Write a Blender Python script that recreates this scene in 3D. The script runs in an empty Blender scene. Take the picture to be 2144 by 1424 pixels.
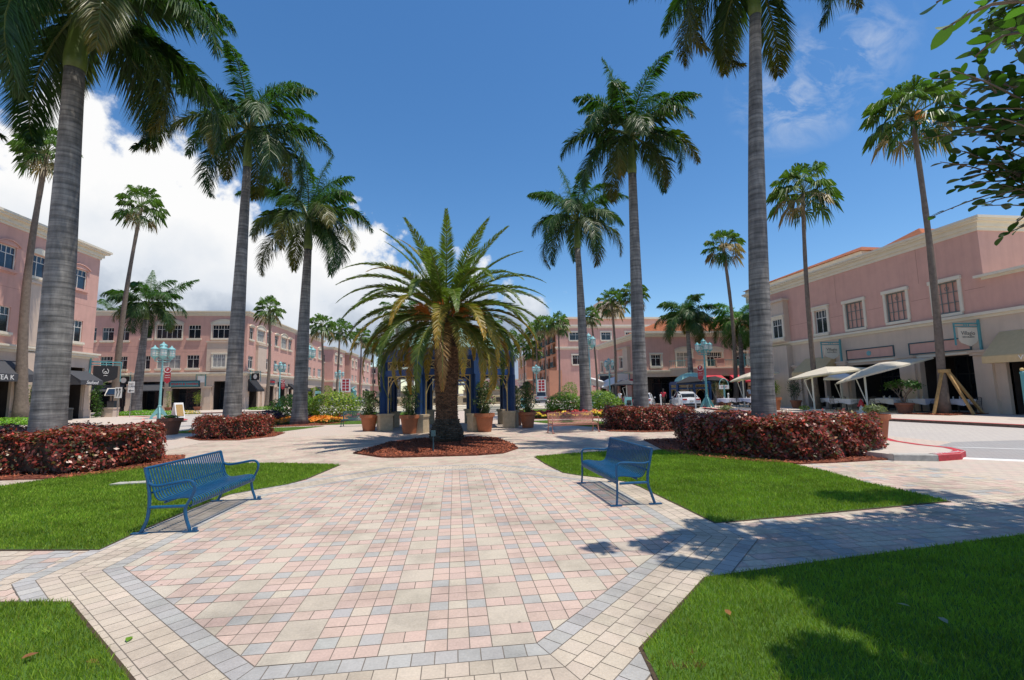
import bpy, bmesh, math, random
import numpy as np
from mathutils import Vector, Matrix, Euler
R = math.radians
PI = math.pi
scene = bpy.context.scene
COL = scene.collection

# ------------------------------------------------------------------ camera
EYE = 1.70625
PITCH, YAW, ROLL = 0.1116, 0.1235, 0.0184
cy_, sy_, cp_, sp_, cr_, sr_ = math.cos(YAW), math.sin(YAW), math.cos(PITCH), math.sin(PITCH), math.cos(ROLL), math.sin(ROLL)
v_right = Vector((cy_, -sy_, 0)); v_f0 = Vector((sy_, cy_, 0)); v_up = Vector((0, 0, 1))
v_F = cp_ * v_f0 + sp_ * v_up; v_U0 = -sp_ * v_f0 + cp_ * v_up
v_R = cr_ * v_right - sr_ * v_U0; v_U = sr_ * v_right + cr_ * v_U0
cam_d = bpy.data.cameras.new('camera'); cam = bpy.data.objects.new('camera', cam_d); COL.objects.link(cam)
cam.matrix_world = Matrix(((v_R.x, v_U.x, -v_F.x, 0), (v_R.y, v_U.y, -v_F.y, 0), (v_R.z, v_U.z, -v_F.z, EYE), (0, 0, 0, 1)))
cam_d.sensor_width = 36; cam_d.sensor_fit = 'HORIZONTAL'; cam_d.lens = 980.7 / 2144 * 36
cam_d.clip_start = 0.05; cam_d.clip_end = 6000
scene.camera = cam

# ------------------------------------------------------------------ light
SUNV = Vector((0.27, -0.13, 1.0)).normalized()
sd = bpy.data.lights.new('sun', 'SUN'); sd.energy = 4.8; sd.angle = R(0.53); sd.color = (1.0, 0.93, 0.82)
sun = bpy.data.objects.new('sun', sd); COL.objects.link(sun)
sun.rotation_euler = SUNV.to_track_quat('Z', 'Y').to_euler()
world = bpy.data.worlds.new('World'); scene.world = world; world.use_nodes = True
def build_world():
    nt = world.node_tree; N = nt.nodes; L = nt.links; N.clear()
    out = N.new('ShaderNodeOutputWorld'); bg = N.new('ShaderNodeBackground'); L.new(bg.outputs[0], out.inputs[0])
    sky = N.new('ShaderNodeTexSky'); sky.sky_type = 'NISHITA'; sky.sun_disc = False
    sky.sun_elevation = math.asin(SUNV.z); sky.sun_rotation = math.atan2(SUNV.x, SUNV.y)
    sky.air_density = 1.0; sky.dust_density = 0.25; sky.ozone_density = 2.6
    bg.inputs['Strength'].default_value = 0.078
    tc = N.new('ShaderNodeTexCoord')
    def math_(op, a, b=None, clamp=False, c=None):
        n = N.new('ShaderNodeMath'); n.operation = op; n.use_clamp = clamp
        for i, v in enumerate((a, b, c)):
            if v is None: continue
            if isinstance(v, (int, float)): n.inputs[i].default_value = v
            else: L.new(v, n.inputs[i])
        return n.outputs[0]
    def noise(scale, detail, rough, vec, off=(0, 0, 0), dist=0.0, sc=(1, 1, 1)):
        mp = N.new('ShaderNodeMapping'); mp.inputs['Location'].default_value = off; mp.inputs['Scale'].default_value = sc
        L.new(vec, mp.inputs['Vector'])
        n = N.new('ShaderNodeTexNoise'); n.inputs['Scale'].default_value = scale; n.inputs['Detail'].default_value = detail
        n.inputs['Roughness'].default_value = rough; n.inputs['Distortion'].default_value = dist
        L.new(mp.outputs[0], n.inputs['Vector']); return n.outputs['Fac']
    dirv = tc.outputs['Generated']
    sep = N.new('ShaderNodeSeparateXYZ'); L.new(dirv, sep.inputs[0])
    def blob(c, rdeg, soft):
        d = N.new('ShaderNodeVectorMath'); d.operation = 'DOT_PRODUCT'; L.new(dirv, d.inputs[0]); d.inputs[1].default_value = Vector(c).normalized()
        ang = math_('ARCCOSINE', math_('MINIMUM', d.outputs['Value'], 0.99999))
        return math_('DIVIDE', math_('SUBTRACT', R(rdeg), ang), R(soft))
    blobs = [((-.70, .66, .19), 9.5), ((-.60, .76, .22), 10), ((-.535, .778, .285), 9.5), ((-.49, .80, .32), 7), ((-.45, .85, .25), 10.5), ((-.38, .90, .17), 9),
             ((-.30, .93, .20), 8.0), ((-.21, .95, .18), 8.5), ((-.15, .955, .235), 5.5), ((-.118, .94, .285), 2.8), ((-.07, .97, .19), 7.5), ((.05, .98, .16), 7.5),
             ((.13, .97, .13), 6.5), ((.20, .955, .09), 6), ((.26, .955, .07), 4.5), ((.33, .93, .05), 3), ((-.9, .4, .15), 9)]
    m = None
    for c, r in blobs:
        b = blob(c, r, 6.0); m = b if m is None else math_('MAXIMUM', m, b)
    n1 = noise(7.0, 12, 0.56, dirv, (3.1, 0.4, 1.7)); n2 = noise(2.6, 6, 0.5, dirv, (1.0, 5.0, 2.0))
    n3 = noise(15.0, 10, 0.6, dirv, (7.0, 2.0, 2.0))
    puff = math_('ADD', math_('MULTIPLY', math_('SUBTRACT', n1, 0.5), 4.2), math_('MULTIPLY', math_('SUBTRACT', n3, 0.5), 1.6))
    dens = math_('ADD', m, puff)
    mask = N.new('ShaderNodeMapRange'); mask.interpolation_type = 'SMOOTHSTEP'
    mask.inputs['From Min'].default_value = -0.05; mask.inputs['From Max'].default_value = 0.42; L.new(dens, mask.inputs['Value'])
    # cirrus wisps at the right
    w = None
    for c, r in [((.555, .665, .485), 6), ((.585, .635, .50), 5.5), ((.615, .60, .515), 5), ((.60, .655, .45), 3.5)]:
        b = blob(c, r, 5.0); w = b if w is None else math_('MAXIMUM', w, b)
    rot = N.new('ShaderNodeMapping'); rot.inputs['Rotation'].default_value = (R(20), R(-38), R(45)); rot.inputs['Scale'].default_value = (1.6, 6.5, 5.5); L.new(dirv, rot.inputs['Vector'])
    nw = N.new('ShaderNodeTexNoise'); nw.inputs['Scale'].default_value = 4.2; nw.inputs['Detail'].default_value = 11; nw.inputs['Roughness'].default_value = 0.62; nw.inputs['Distortion'].default_value = 0.5
    L.new(rot.outputs[0], nw.inputs['Vector'])
    wisp = math_('MULTIPLY', math_('MULTIPLY', math_('ADD', w, 0.0, clamp=True), math_('SUBTRACT', nw.outputs['Fac'], 0.45, clamp=True)), 3.0, clamp=True)
    # colour of the cumulus: bright tops, grey bases near the horizon
    cr = N.new('ShaderNodeValToRGB')
    e = cr.color_ramp.elements; e[0].position = 0.0; e[0].color = (0.50, 0.59, 0.72, 1); e[1].position = 1.0; e[1].color = (1.0, 1.0, 1.0, 1)
    k = cr.color_ramp.elements.new(0.30); k.color = (0.34, 0.42, 0.54, 1)
    k = cr.color_ramp.elements.new(0.55); k.color = (0.76, 0.81, 0.88, 1)
    hgt = math_('ADD', math_('MULTIPLY', math_('SUBTRACT', sep.outputs['Z'], 0.085), 3.9), math_('ADD', math_('MULTIPLY', math_('SUBTRACT', n2, 0.5), 1.5), math_('MULTIPLY', math_('SUBTRACT', n1, 0.5), 0.9)))
    hz = math_('ADD', hgt, math_('MULTIPLY', math_('SUBTRACT', 1.0, math_('DIVIDE', m, 1.6), clamp=True), 0.25))
    L.new(hz, cr.inputs['Fac'])
    cs = N.new('ShaderNodeVectorMath'); cs.operation = 'SCALE'; L.new(cr.outputs['Color'], cs.inputs[0]); cs.inputs['Scale'].default_value = 12.6
    hs = N.new('ShaderNodeHueSaturation'); hs.inputs['Saturation'].default_value = 1.25; hs.inputs['Value'].default_value = 1.95; L.new(sky.outputs[0], hs.inputs['Color'])
    mx = N.new('ShaderNodeMix'); mx.data_type = 'RGBA'; L.new(mask.outputs[0], mx.inputs['Factor']); L.new(hs.outputs[0], mx.inputs['A']); L.new(cs.outputs[0], mx.inputs['B'])
    mx2 = N.new('ShaderNodeMix'); mx2.data_type = 'RGBA'; L.new(wisp, mx2.inputs['Factor']); L.new(mx.outputs['Result'], mx2.inputs['A']); mx2.inputs['B'].default_value = (8.6, 9.3, 10.5, 1)
    L.new(mx2.outputs['Result'], bg.inputs['Color'])
build_world()
scene.view_settings.view_transform = 'Standard'; scene.view_settings.look = 'None'
scene.view_settings.exposure = 0.0; scene.view_settings.gamma = 1.0
scene.cycles.max_bounces = 6; scene.cycles.transparent_max_bounces = 8

# ------------------------------------------------------------------ helpers
def tag(o, label=None, cat=None, group=None, kind=None):
    if label: o['label'] = label
    if cat: o['category'] = cat
    if group: o['group'] = group
    if kind: o['kind'] = kind
    return o
def thing(name, label, cat, loc=(0, 0, 0), rz=0.0, group=None, scale=1.0):
    o = bpy.data.objects.new(name, None); COL.objects.link(o); o.empty_display_size = 0.3
    o.location = loc; o.rotation_euler = (0, 0, rz); o.scale = (scale, scale, scale)
    return tag(o, label, cat, group)
def copy_tree(o, loc=None, rz=None, label=None, scale=None, parent=None, group=None):
    c = o.copy(); COL.objects.link(c)
    if parent is not None: c.parent = parent
    if loc is not None: c.location = loc
    if rz is not None: c.rotation_euler = (0, 0, rz)
    if scale is not None: c.scale = (scale, scale, scale)
    if label: c['label'] = label
    if group: c['group'] = group
    for ch in [x for x in o.children]: copy_tree(ch, parent=c)
    return c

class MB:
    """collects shapes, then links them as one mesh object"""
    def __init__(s): s.v = []; s.f = []; s.c = []; s.mi = []; s.cur = None; s.m = 0
    def _add(s, vs, fs):
        b = len(s.v); s.v += [tuple(p) for p in vs]
        for f in fs: s.f.append(tuple(b + i for i in f)); s.c.append(s.cur or (1, 1, 1)); s.mi.append(s.m)
    def box(s, x0, x1, y0, y1, z0, z1):
        if x0 > x1: x0, x1 = x1, x0
        if y0 > y1: y0, y1 = y1, y0
        s._add([(x0, y0, z0), (x1, y0, z0), (x1, y1, z0), (x0, y1, z0), (x0, y0, z1), (x1, y0, z1), (x1, y1, z1), (x0, y1, z1)],
               [(3, 2, 1, 0), (4, 5, 6, 7), (0, 1, 5, 4), (1, 2, 6, 5), (2, 3, 7, 6), (3, 0, 4, 7)])
    def obox(s, c, size, M=None):
        hx, hy, hz = size[0] / 2, size[1] / 2, size[2] / 2; c = Vector(c)
        vs = [Vector((x, y, z)) for z in (-hz, hz) for (x, y) in ((-hx, -hy), (hx, -hy), (hx, hy), (-hx, hy))]
        if M is not None: vs = [M @ p for p in vs]
        s._add([p + c for p in vs], [(3, 2, 1, 0), (4, 5, 6, 7), (0, 1, 5, 4), (1, 2, 6, 5), (2, 3, 7, 6), (3, 0, 4, 7)])
    def poly(s, pts, flip=False):
        s._add(pts, [tuple(range(len(pts)))[::-1] if flip else tuple(range(len(pts)))])
    def prism(s, pts, z0, z1, top=True, bottom=True):
        n = len(pts); a = sum(pts[i][0] * pts[(i + 1) % n][1] - pts[(i + 1) % n][0] * pts[i][1] for i in range(n))
        if a < 0: pts = pts[::-1]
        vs = [(x, y, z0) for x, y in pts] + [(x, y, z1) for x, y in pts]
        fs = [(i, (i + 1) % n, n + (i + 1) % n, n + i) for i in range(n)]
        if top: fs.append(tuple(range(n, 2 * n)))
        if bottom: fs.append(tuple(range(n))[::-1])
        s._add(vs, fs)
    def slab(s, pts3, off):
        n = len(pts3); o = Vector(off); vs = [Vector(p) for p in pts3] + [Vector(p) + o for p in pts3]
        s._add(vs, [(i, (i + 1) % n, n + (i + 1) % n, n + i) for i in range(n)] + [tuple(range(n, 2 * n)), tuple(range(n))[::-1]])
    def lathe(s, prof, c=(0, 0, 0), n=16, cap=True):
        vs = []; fs = []
        for r, z in prof:
            for i in range(n):
                a = 2 * PI * i / n; vs.append((c[0] + r * math.cos(a), c[1] + r * math.sin(a), c[2] + z))
        for k in range(len(prof) - 1):
            for i in range(n):
                j = (i + 1) % n; fs.append((k * n + i, k * n + j, (k + 1) * n + j, (k + 1) * n + i))
        if cap:
            fs.append(tuple(range(n))[::-1]); fs.append(tuple((len(prof) - 1) * n + i for i in range(n)))
        s._add(vs, fs)
    def tube(s, pts, r, n=8, closed=False):
        pts = [Vector(p) for p in pts]; m = len(pts)
        rs = r if isinstance(r, (list, tuple)) else [r] * m
        vs = []; fs = []; up = None
        for k, p in enumerate(pts):
            if closed: t = pts[(k + 1) % m] - pts[k - 1]
            else: t = pts[min(k + 1, m - 1)] - pts[max(k - 1, 0)]
            t.normalize()
            if up is None: up = t.orthogonal().normalized()
            else: up = (up - t * up.dot(t)).normalized() if (up - t * up.dot(t)).length > 1e-5 else t.orthogonal().normalized()
            w = t.cross(up)
            for i in range(n):
                a = 2 * PI * i / n; vs.append(p + (up * math.cos(a) + w * math.sin(a)) * rs[k])
        rng = m if closed else m - 1
        for k in range(rng):
            for i in range(n):
                j = (i + 1) % n; k2 = (k + 1) % m
                fs.append((k * n + i, k * n + j, k2 * n + j, k2 * n + i))
        if not closed:
            fs.append(tuple(range(n))[::-1]); fs.append(tuple((m - 1) * n + i for i in range(n)))
        s._add(vs, fs)
    def ribbon(s, path, w, th):
        """flat bar with width w (along axis x) following a y,z path; centre x given in path[0]"""
        pass
    def sphere(s, c, r, n=12, m=8, sz=1.0, jit=0, rng=None):
        prof = [(max(1e-4, math.sin(PI * k / m)) * r, -math.cos(PI * k / m) * r * sz) for k in range(m + 1)]
        s.lathe(prof, c, n, cap=False)
    def build(s, name, mat, parent=None, org=None, smooth=False, label=None):
        me = bpy.data.meshes.new(name)
        v = s.v
        if org is not None: v = [(p[0] - org[0], p[1] - org[1], p[2] - org[2]) for p in v]
        me.from_pydata(v, [], s.f); 
        mats = mat if isinstance(mat, (list, tuple)) else [mat]
        for m_ in mats: me.materials.append(m_)
        if len(mats) > 1: me.polygons.foreach_set('material_index', s.mi)
        if any(c != (1, 1, 1) for c in s.c):
            at = me.attributes.new('Col', 'FLOAT_COLOR', 'FACE')
            at.data.foreach_set('color', np.array([(c[0], c[1], c[2], 1.0) for c in s.c], dtype=np.float32).ravel())
        if smooth: me.polygons.foreach_set('use_smooth', [True] * len(me.polygons))
        me.update()
        o = bpy.data.objects.new(name, me); COL.objects.link(o)
        if parent is not None: o.parent = parent
        if label: o['label'] = label
        return o
def set_origin(o, loc):
    """moves the object's origin to loc, the mesh stays where it is"""
    o.data.transform(Matrix.Translation(-Vector(loc))); o.location = loc; return o

def np_mesh(name, V, loops, starts, totals, cols, mat, parent=None, smooth=False, sharp=None):
    me = bpy.data.meshes.new(name)
    me.vertices.add(len(V)); me.vertices.foreach_set('co', np.asarray(V, dtype=np.float32).ravel())
    me.loops.add(len(loops)); me.loops.foreach_set('vertex_index', np.asarray(loops, dtype=np.int32))
    me.polygons.add(len(starts)); me.polygons.foreach_set('loop_start', np.asarray(starts, dtype=np.int32))
    try: me.polygons.foreach_set('loop_total', np.asarray(totals, dtype=np.int32))
    except Exception: pass
    if cols is not None:
        at = me.attributes.new('Col', 'FLOAT_COLOR', 'FACE')
        c = np.ones((len(starts), 4), dtype=np.float32); c[:, :3] = cols; at.data.foreach_set('color', c.ravel())
    me.materials.append(mat)
    if smooth: me.polygons.foreach_set('use_smooth', np.ones(len(starts), dtype=bool))
    me.update(calc_edges=True); me.validate()
    o = bpy.data.objects.new(name, me); COL.objects.link(o)
    if parent is not None: o.parent = parent
    return o
def fan_mesh(name, P, cols, mat, parent=None, smooth=False):
    """P: (n, k, 3) -> n separate k-gons"""
    n, k, _ = P.shape
    return np_mesh(name, P.reshape(-1, 3), np.arange(n * k), np.arange(n) * k, np.full(n, k), cols, mat, parent, smooth)

def text_part(name, s, size, mat, parent, loc, rot, depth=0.006, align='CENTER', shear=0.0, sx=1.0):
    cu = bpy.data.curves.new(name, 'FONT'); cu.body = s; cu.size = size; cu.extrude = depth; cu.align_x = align; cu.align_y = 'CENTER'; cu.shear = shear
    o = bpy.data.objects.new(name, cu); COL.objects.link(o)
    dg = bpy.context.evaluated_depsgraph_get(); me = bpy.data.meshes.new_from_object(o.evaluated_get(dg))
    bpy.data.objects.remove(o); me.materials.clear(); me.materials.append(mat)
    o = bpy.data.objects.new(name, me); COL.objects.link(o); o.parent = parent; o.location = loc; o.rotation_euler = rot; o.scale = (sx, 1, 1)
    return o

# ------------------------------------------------------------------ materials
def mat(name, col, rough=0.6, var=0.12, scale=3.0, bump=0.0, bscale=None, metal=0.0, spec=0.5, coat=0.0, trans=0.0, attr=False, streak=0.0, emis=None, detail=6):
    m = bpy.data.materials.new(name); m.use_nodes = True; nt = m.node_tree; N = nt.nodes; L = nt.links
    b = N['Principled BSDF']; b.inputs['Roughness'].default_value = rough; b.inputs['Metallic'].default_value = metal
    b.inputs['Specular IOR Level'].default_value = spec; b.inputs['Coat Weight'].default_value = coat
    tc = N.new('ShaderNodeTexCoord'); nz = N.new('ShaderNodeTexNoise'); nz.inputs['Scale'].default_value = scale; nz.inputs['Detail'].default_value = detail; nz.inputs['Roughness'].default_value = 0.6
    L.new(tc.outputs['Object'], nz.inputs['Vector'])
    mr = N.new('ShaderNodeMapRange'); mr.inputs['From Min'].default_value = 0.25; mr.inputs['From Max'].default_value = 0.75
    mr.inputs['To Min'].default_value = 1 - var; mr.inputs['To Max'].default_value = 1 + var; L.new(nz.outputs['Fac'], mr.inputs['Value'])
    vs = N.new('ShaderNodeVectorMath'); vs.operation = 'SCALE'; L.new(mr.outputs[0], vs.inputs['Scale'])
    if attr:
        at = N.new('ShaderNodeAttribute'); at.attribute_name = 'Col'; L.new(at.outputs['Color'], vs.inputs[0])
    else: vs.inputs[0].default_value = col[:3]
    cout = vs.outputs[0]
    if streak:
        mp = N.new('ShaderNodeMapping'); mp.inputs['Scale'].default_value = (3.0, 3.0, 0.25); L.new(tc.outputs['Object'], mp.inputs['Vector'])
        n2 = N.new('ShaderNodeTexNoise'); n2.inputs['Scale'].default_value = 1.2; n2.inputs['Detail'].default_value = 8; L.new(mp.outputs[0], n2.inputs['Vector'])
        m2 = N.new('ShaderNodeMapRange'); m2.inputs['From Min'].default_value = 0.45; m2.inputs['From Max'].default_value = 0.8; m2.inputs['To Min'].default_value = 1; m2.inputs['To Max'].default_value = 1 - streak
        L.new(n2.outputs['Fac'], m2.inputs['Value']); v2 = N.new('ShaderNodeVectorMath'); v2.operation = 'SCALE'; L.new(cout, v2.inputs[0]); L.new(m2.outputs[0], v2.inputs['Scale']); cout = v2.outputs[0]
    L.new(cout, b.inputs['Base Color'])
    if bump:
        nb = N.new('ShaderNodeTexNoise'); nb.inputs['Scale'].default_value = bscale or scale * 6; nb.inputs['Detail'].default_value = 6; L.new(tc.outputs['Object'], nb.inputs['Vector'])
        bp = N.new('ShaderNodeBump'); bp.inputs['Strength'].default_value = bump; bp.inputs['Distance'].default_value = 0.02; L.new(nb.outputs['Fac'], bp.inputs['Height']); L.new(bp.outputs[0], b.inputs['Normal'])
    if trans:
        tr = N.new('ShaderNodeBsdfTranslucent'); mx = N.new('ShaderNodeMixShader'); mx.inputs[0].default_value = trans
        v3 = N.new('ShaderNodeVectorMath'); v3.operation = 'MULTIPLY'; L.new(cout, v3.inputs[0]); v3.inputs[1].default_value = (1.5, 1.7, 0.7); L.new(v3.outputs[0], tr.inputs['Color'])
        L.new(b.outputs[0], mx.inputs[1]); L.new(tr.outputs[0], mx.inputs[2]); L.new(mx.outputs[0], N['Material Output'].inputs[0])
    if emis: b.inputs['Emission Color'].default_value = (*emis, 1); b.inputs['Emission Strength'].default_value = 1
    return m
def mat_tiles(name, col, scale_u=4.0, axis='x'):
    """barrel roof tiles: rows of rounded clay tiles, object space"""
    m = mat(name, col, 0.75, 0.18, 5.0); nt = m.node_tree; N = nt.nodes; L = nt.links; b = N['Principled BSDF']
    tc = N.new('ShaderNodeTexCoord'); mp = N.new('ShaderNodeMapping'); L.new(tc.outputs['Object'], mp.inputs[0])
    w = N.new('ShaderNodeTexWave'); w.wave_type = 'BANDS'; w.bands_direction = 'X' if axis == 'x' else 'Y'; w.inputs['Scale'].default_value = scale_u; L.new(mp.outputs[0], w.inputs['Vector'])
    w2 = N.new('ShaderNodeTexWave'); w2.wave_type = 'BANDS'; w2.wave_profile = 'SAW'; w2.bands_direction = 'Z'; w2.inputs['Scale'].default_value = 3.2; L.new(mp.outputs[0], w2.inputs['Vector'])
    ad = N.new('ShaderNodeMath'); ad.operation = 'MULTIPLY_ADD'; L.new(w2.outputs['Fac'], ad.inputs[0]); ad.inputs[1].default_value = 0.5; L.new(w.outputs['Fac'], ad.inputs[2])
    bp = N.new('ShaderNodeBump'); bp.inputs['Distance'].default_value = 0.12; bp.inputs['Strength'].default_value = 1.0; L.new(ad.outputs[0], bp.inputs['Height']); L.new(bp.outputs[0], b.inputs['Normal'])
    return m
def mat_brick(name, c1, c2, c3, bw, bh, off=0.5, mortar=(0.3, 0.27, 0.24), msize=0.012, rot=0.0, var=0.5):
    m = bpy.data.materials.new(name); m.use_nodes = True; nt = m.node_tree; N = nt.nodes; L = nt.links; b = N['Principled BSDF']; b.inputs['Roughness'].default_value = 0.85
    tc = N.new('ShaderNodeTexCoord'); mp = N.new('ShaderNodeMapping'); mp.inputs['Rotation'].default_value = (0, 0, rot); L.new(tc.outputs['Object'], mp.inputs[0])
    br = N.new('ShaderNodeTexBrick'); br.inputs['Scale'].default_value = 1.0; br.inputs['Brick Width'].default_value = bw; br.inputs['Row Height'].default_value = bh; br.offset = off
    br.inputs['Mortar Size'].default_value = msize; br.inputs['Color1'].default_value = (*c1, 1); br.inputs['Color2'].default_value = (*c2, 1); br.inputs['Mortar'].default_value = (*mortar, 1)
    L.new(mp.outputs[0], br.inputs['Vector'])
    nz = N.new('ShaderNodeTexNoise'); nz.inputs['Scale'].default_value = 0.35; nz.inputs['Detail'].default_value = 7; nz.inputs['Roughness'].default_value = 0.65; L.new(mp.outputs[0], nz.inputs['Vector'])
    mx = N.new('ShaderNodeMix'); mx.data_type = 'RGBA'; mr = N.new('ShaderNodeMapRange'); mr.inputs['From Min'].default_value = 0.42; mr.inputs['From Max'].default_value = 0.68; mr.inputs['To Max'].default_value = var
    L.new(nz.outputs['Fac'], mr.inputs['Value']); L.new(mr.outputs[0], mx.inputs['Factor']); L.new(br.outputs['Color'], mx.inputs['A']); mx.inputs['B'].default_value = (*c3, 1)
    L.new(mx.outputs['Result'], b.inputs['Base Color'])
    return m
def mat_royal():
    """pale grey ringed bark of royal palms"""
    m = bpy.data.materials.new('royal_bark'); m.use_nodes = True; nt = m.node_tree; N = nt.nodes; L = nt.links; b = N['Principled BSDF']; b.inputs['Roughness'].default_value = 0.8
    tc = N.new('ShaderNodeTexCoord'); mp = N.new('ShaderNodeMapping'); mp.inputs['Scale'].default_value = (0.12, 0.12, 1.0); L.new(tc.outputs['Object'], mp.inputs[0])
    nz = N.new('ShaderNodeTexNoise'); nz.inputs['Scale'].default_value = 9; nz.inputs['Detail'].default_value = 5; L.new(mp.outputs[0], nz.inputs['Vector'])
    mp2 = N.new('ShaderNodeMapping'); mp2.inputs['Scale'].default_value = (1.0, 1.0, 0.22); L.new(tc.outputs['Object'], mp2.inputs[0])
    n2 = N.new('ShaderNodeTexNoise'); n2.inputs['Scale'].default_value = 3.2; n2.inputs['Detail'].default_value = 9; n2.inputs['Roughness'].default_value = 0.7; L.new(mp2.outputs[0], n2.inputs['Vector'])
    cr = N.new('ShaderNodeValToRGB'); e = cr.color_ramp.elements; e[0].position = 0.36; e[0].color = (0.07, 0.065, 0.06, 1); e[1].position = 0.66; e[1].color = (0.34, 0.315, 0.285, 1)
    k = cr.color_ramp.elements.new(0.5); k.color = (0.17, 0.158, 0.145, 1)
    ad = N.new('ShaderNodeMath'); ad.operation = 'MULTIPLY_ADD'; L.new(nz.outputs['Fac'], ad.inputs[0]); ad.inputs[1].default_value = 0.42; sb = N.new('ShaderNodeMath'); sb.operation = 'MULTIPLY'; L.new(n2.outputs['Fac'], sb.inputs[0]); sb.inputs[1].default_value = 0.6; L.new(sb.outputs[0], ad.inputs[2])
    L.new(ad.outputs[0], cr.inputs[0])
    wv = N.new('ShaderNodeTexWave'); wv.wave_type = 'BANDS'; wv.bands_direction = 'Z'; wv.inputs['Scale'].default_value = 2.1; wv.inputs['Distortion'].default_value = 1.6; wv.inputs['Detail'].default_value = 3; wv.inputs['Detail Scale'].default_value = 0.6; L.new(tc.outputs['Object'], wv.inputs['Vector'])
    wr = N.new('ShaderNodeMapRange'); wr.inputs['From Min'].default_value = 0.0; wr.inputs['From Max'].default_value = 0.16; wr.inputs['To Min'].default_value = 0.72; wr.inputs['To Max'].default_value = 1.0; L.new(wv.outputs['Fac'], wr.inputs['Value'])
    sc_ = N.new('ShaderNodeVectorMath'); sc_.operation = 'SCALE'; L.new(cr.outputs[0], sc_.inputs[0]); L.new(wr.outputs[0], sc_.inputs['Scale']); L.new(sc_.outputs[0], b.inputs['Base Color'])
    bp = N.new('ShaderNodeBump'); bp.inputs['Strength'].default_value = 0.7; bp.inputs['Distance'].default_value = 0.03; L.new(nz.outputs['Fac'], bp.inputs['Height']); L.new(bp.outputs[0], b.inputs['Normal'])
    return m
def mat_paver():
    m = mat('concrete_paver', (0, 0, 0), 0.85, 0.13, 55, 0.4, 220, attr=True, detail=4); nt = m.node_tree; N = nt.nodes; L = nt.links; b = N['Principled BSDF']; src = b.inputs['Base Color'].links[0].from_socket
    tc = N.new('ShaderNodeTexCoord'); n = N.new('ShaderNodeTexNoise'); n.inputs['Scale'].default_value = 0.9; n.inputs['Detail'].default_value = 9; n.inputs['Roughness'].default_value = 0.68; L.new(tc.outputs['Object'], n.inputs['Vector'])
    r = N.new('ShaderNodeMapRange'); r.inputs['From Min'].default_value = 0.46; r.inputs['From Max'].default_value = 0.74; r.inputs['To Min'].default_value = 1.04; r.inputs['To Max'].default_value = 0.58; L.new(n.outputs['Fac'], r.inputs['Value'])
    v = N.new('ShaderNodeTexVoronoi'); v.inputs['Scale'].default_value = 1.6; L.new(tc.outputs['Object'], v.inputs['Vector'])
    r2 = N.new('ShaderNodeMapRange'); r2.inputs['From Min'].default_value = 0.012; r2.inputs['From Max'].default_value = 0.028; r2.inputs['To Min'].default_value = 0.35; r2.inputs['To Max'].default_value = 1.0; L.new(v.outputs['Distance'], r2.inputs['Value'])
    mu = N.new('ShaderNodeMath'); mu.operation = 'MULTIPLY'; L.new(r.outputs[0], mu.inputs[0]); L.new(r2.outputs[0], mu.inputs[1])
    s = N.new('ShaderNodeVectorMath'); s.operation = 'SCALE'; L.new(src, s.inputs[0]); L.new(mu.outputs[0], s.inputs['Scale']); L.new(s.outputs[0], b.inputs['Base Color']); return m
def mat_glass(name, col=(0.015, 0.02, 0.028), rough=0.06, spec=0.6):
    m = mat(name, col, rough, 0.5, 1.2, spec=spec); return m
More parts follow.
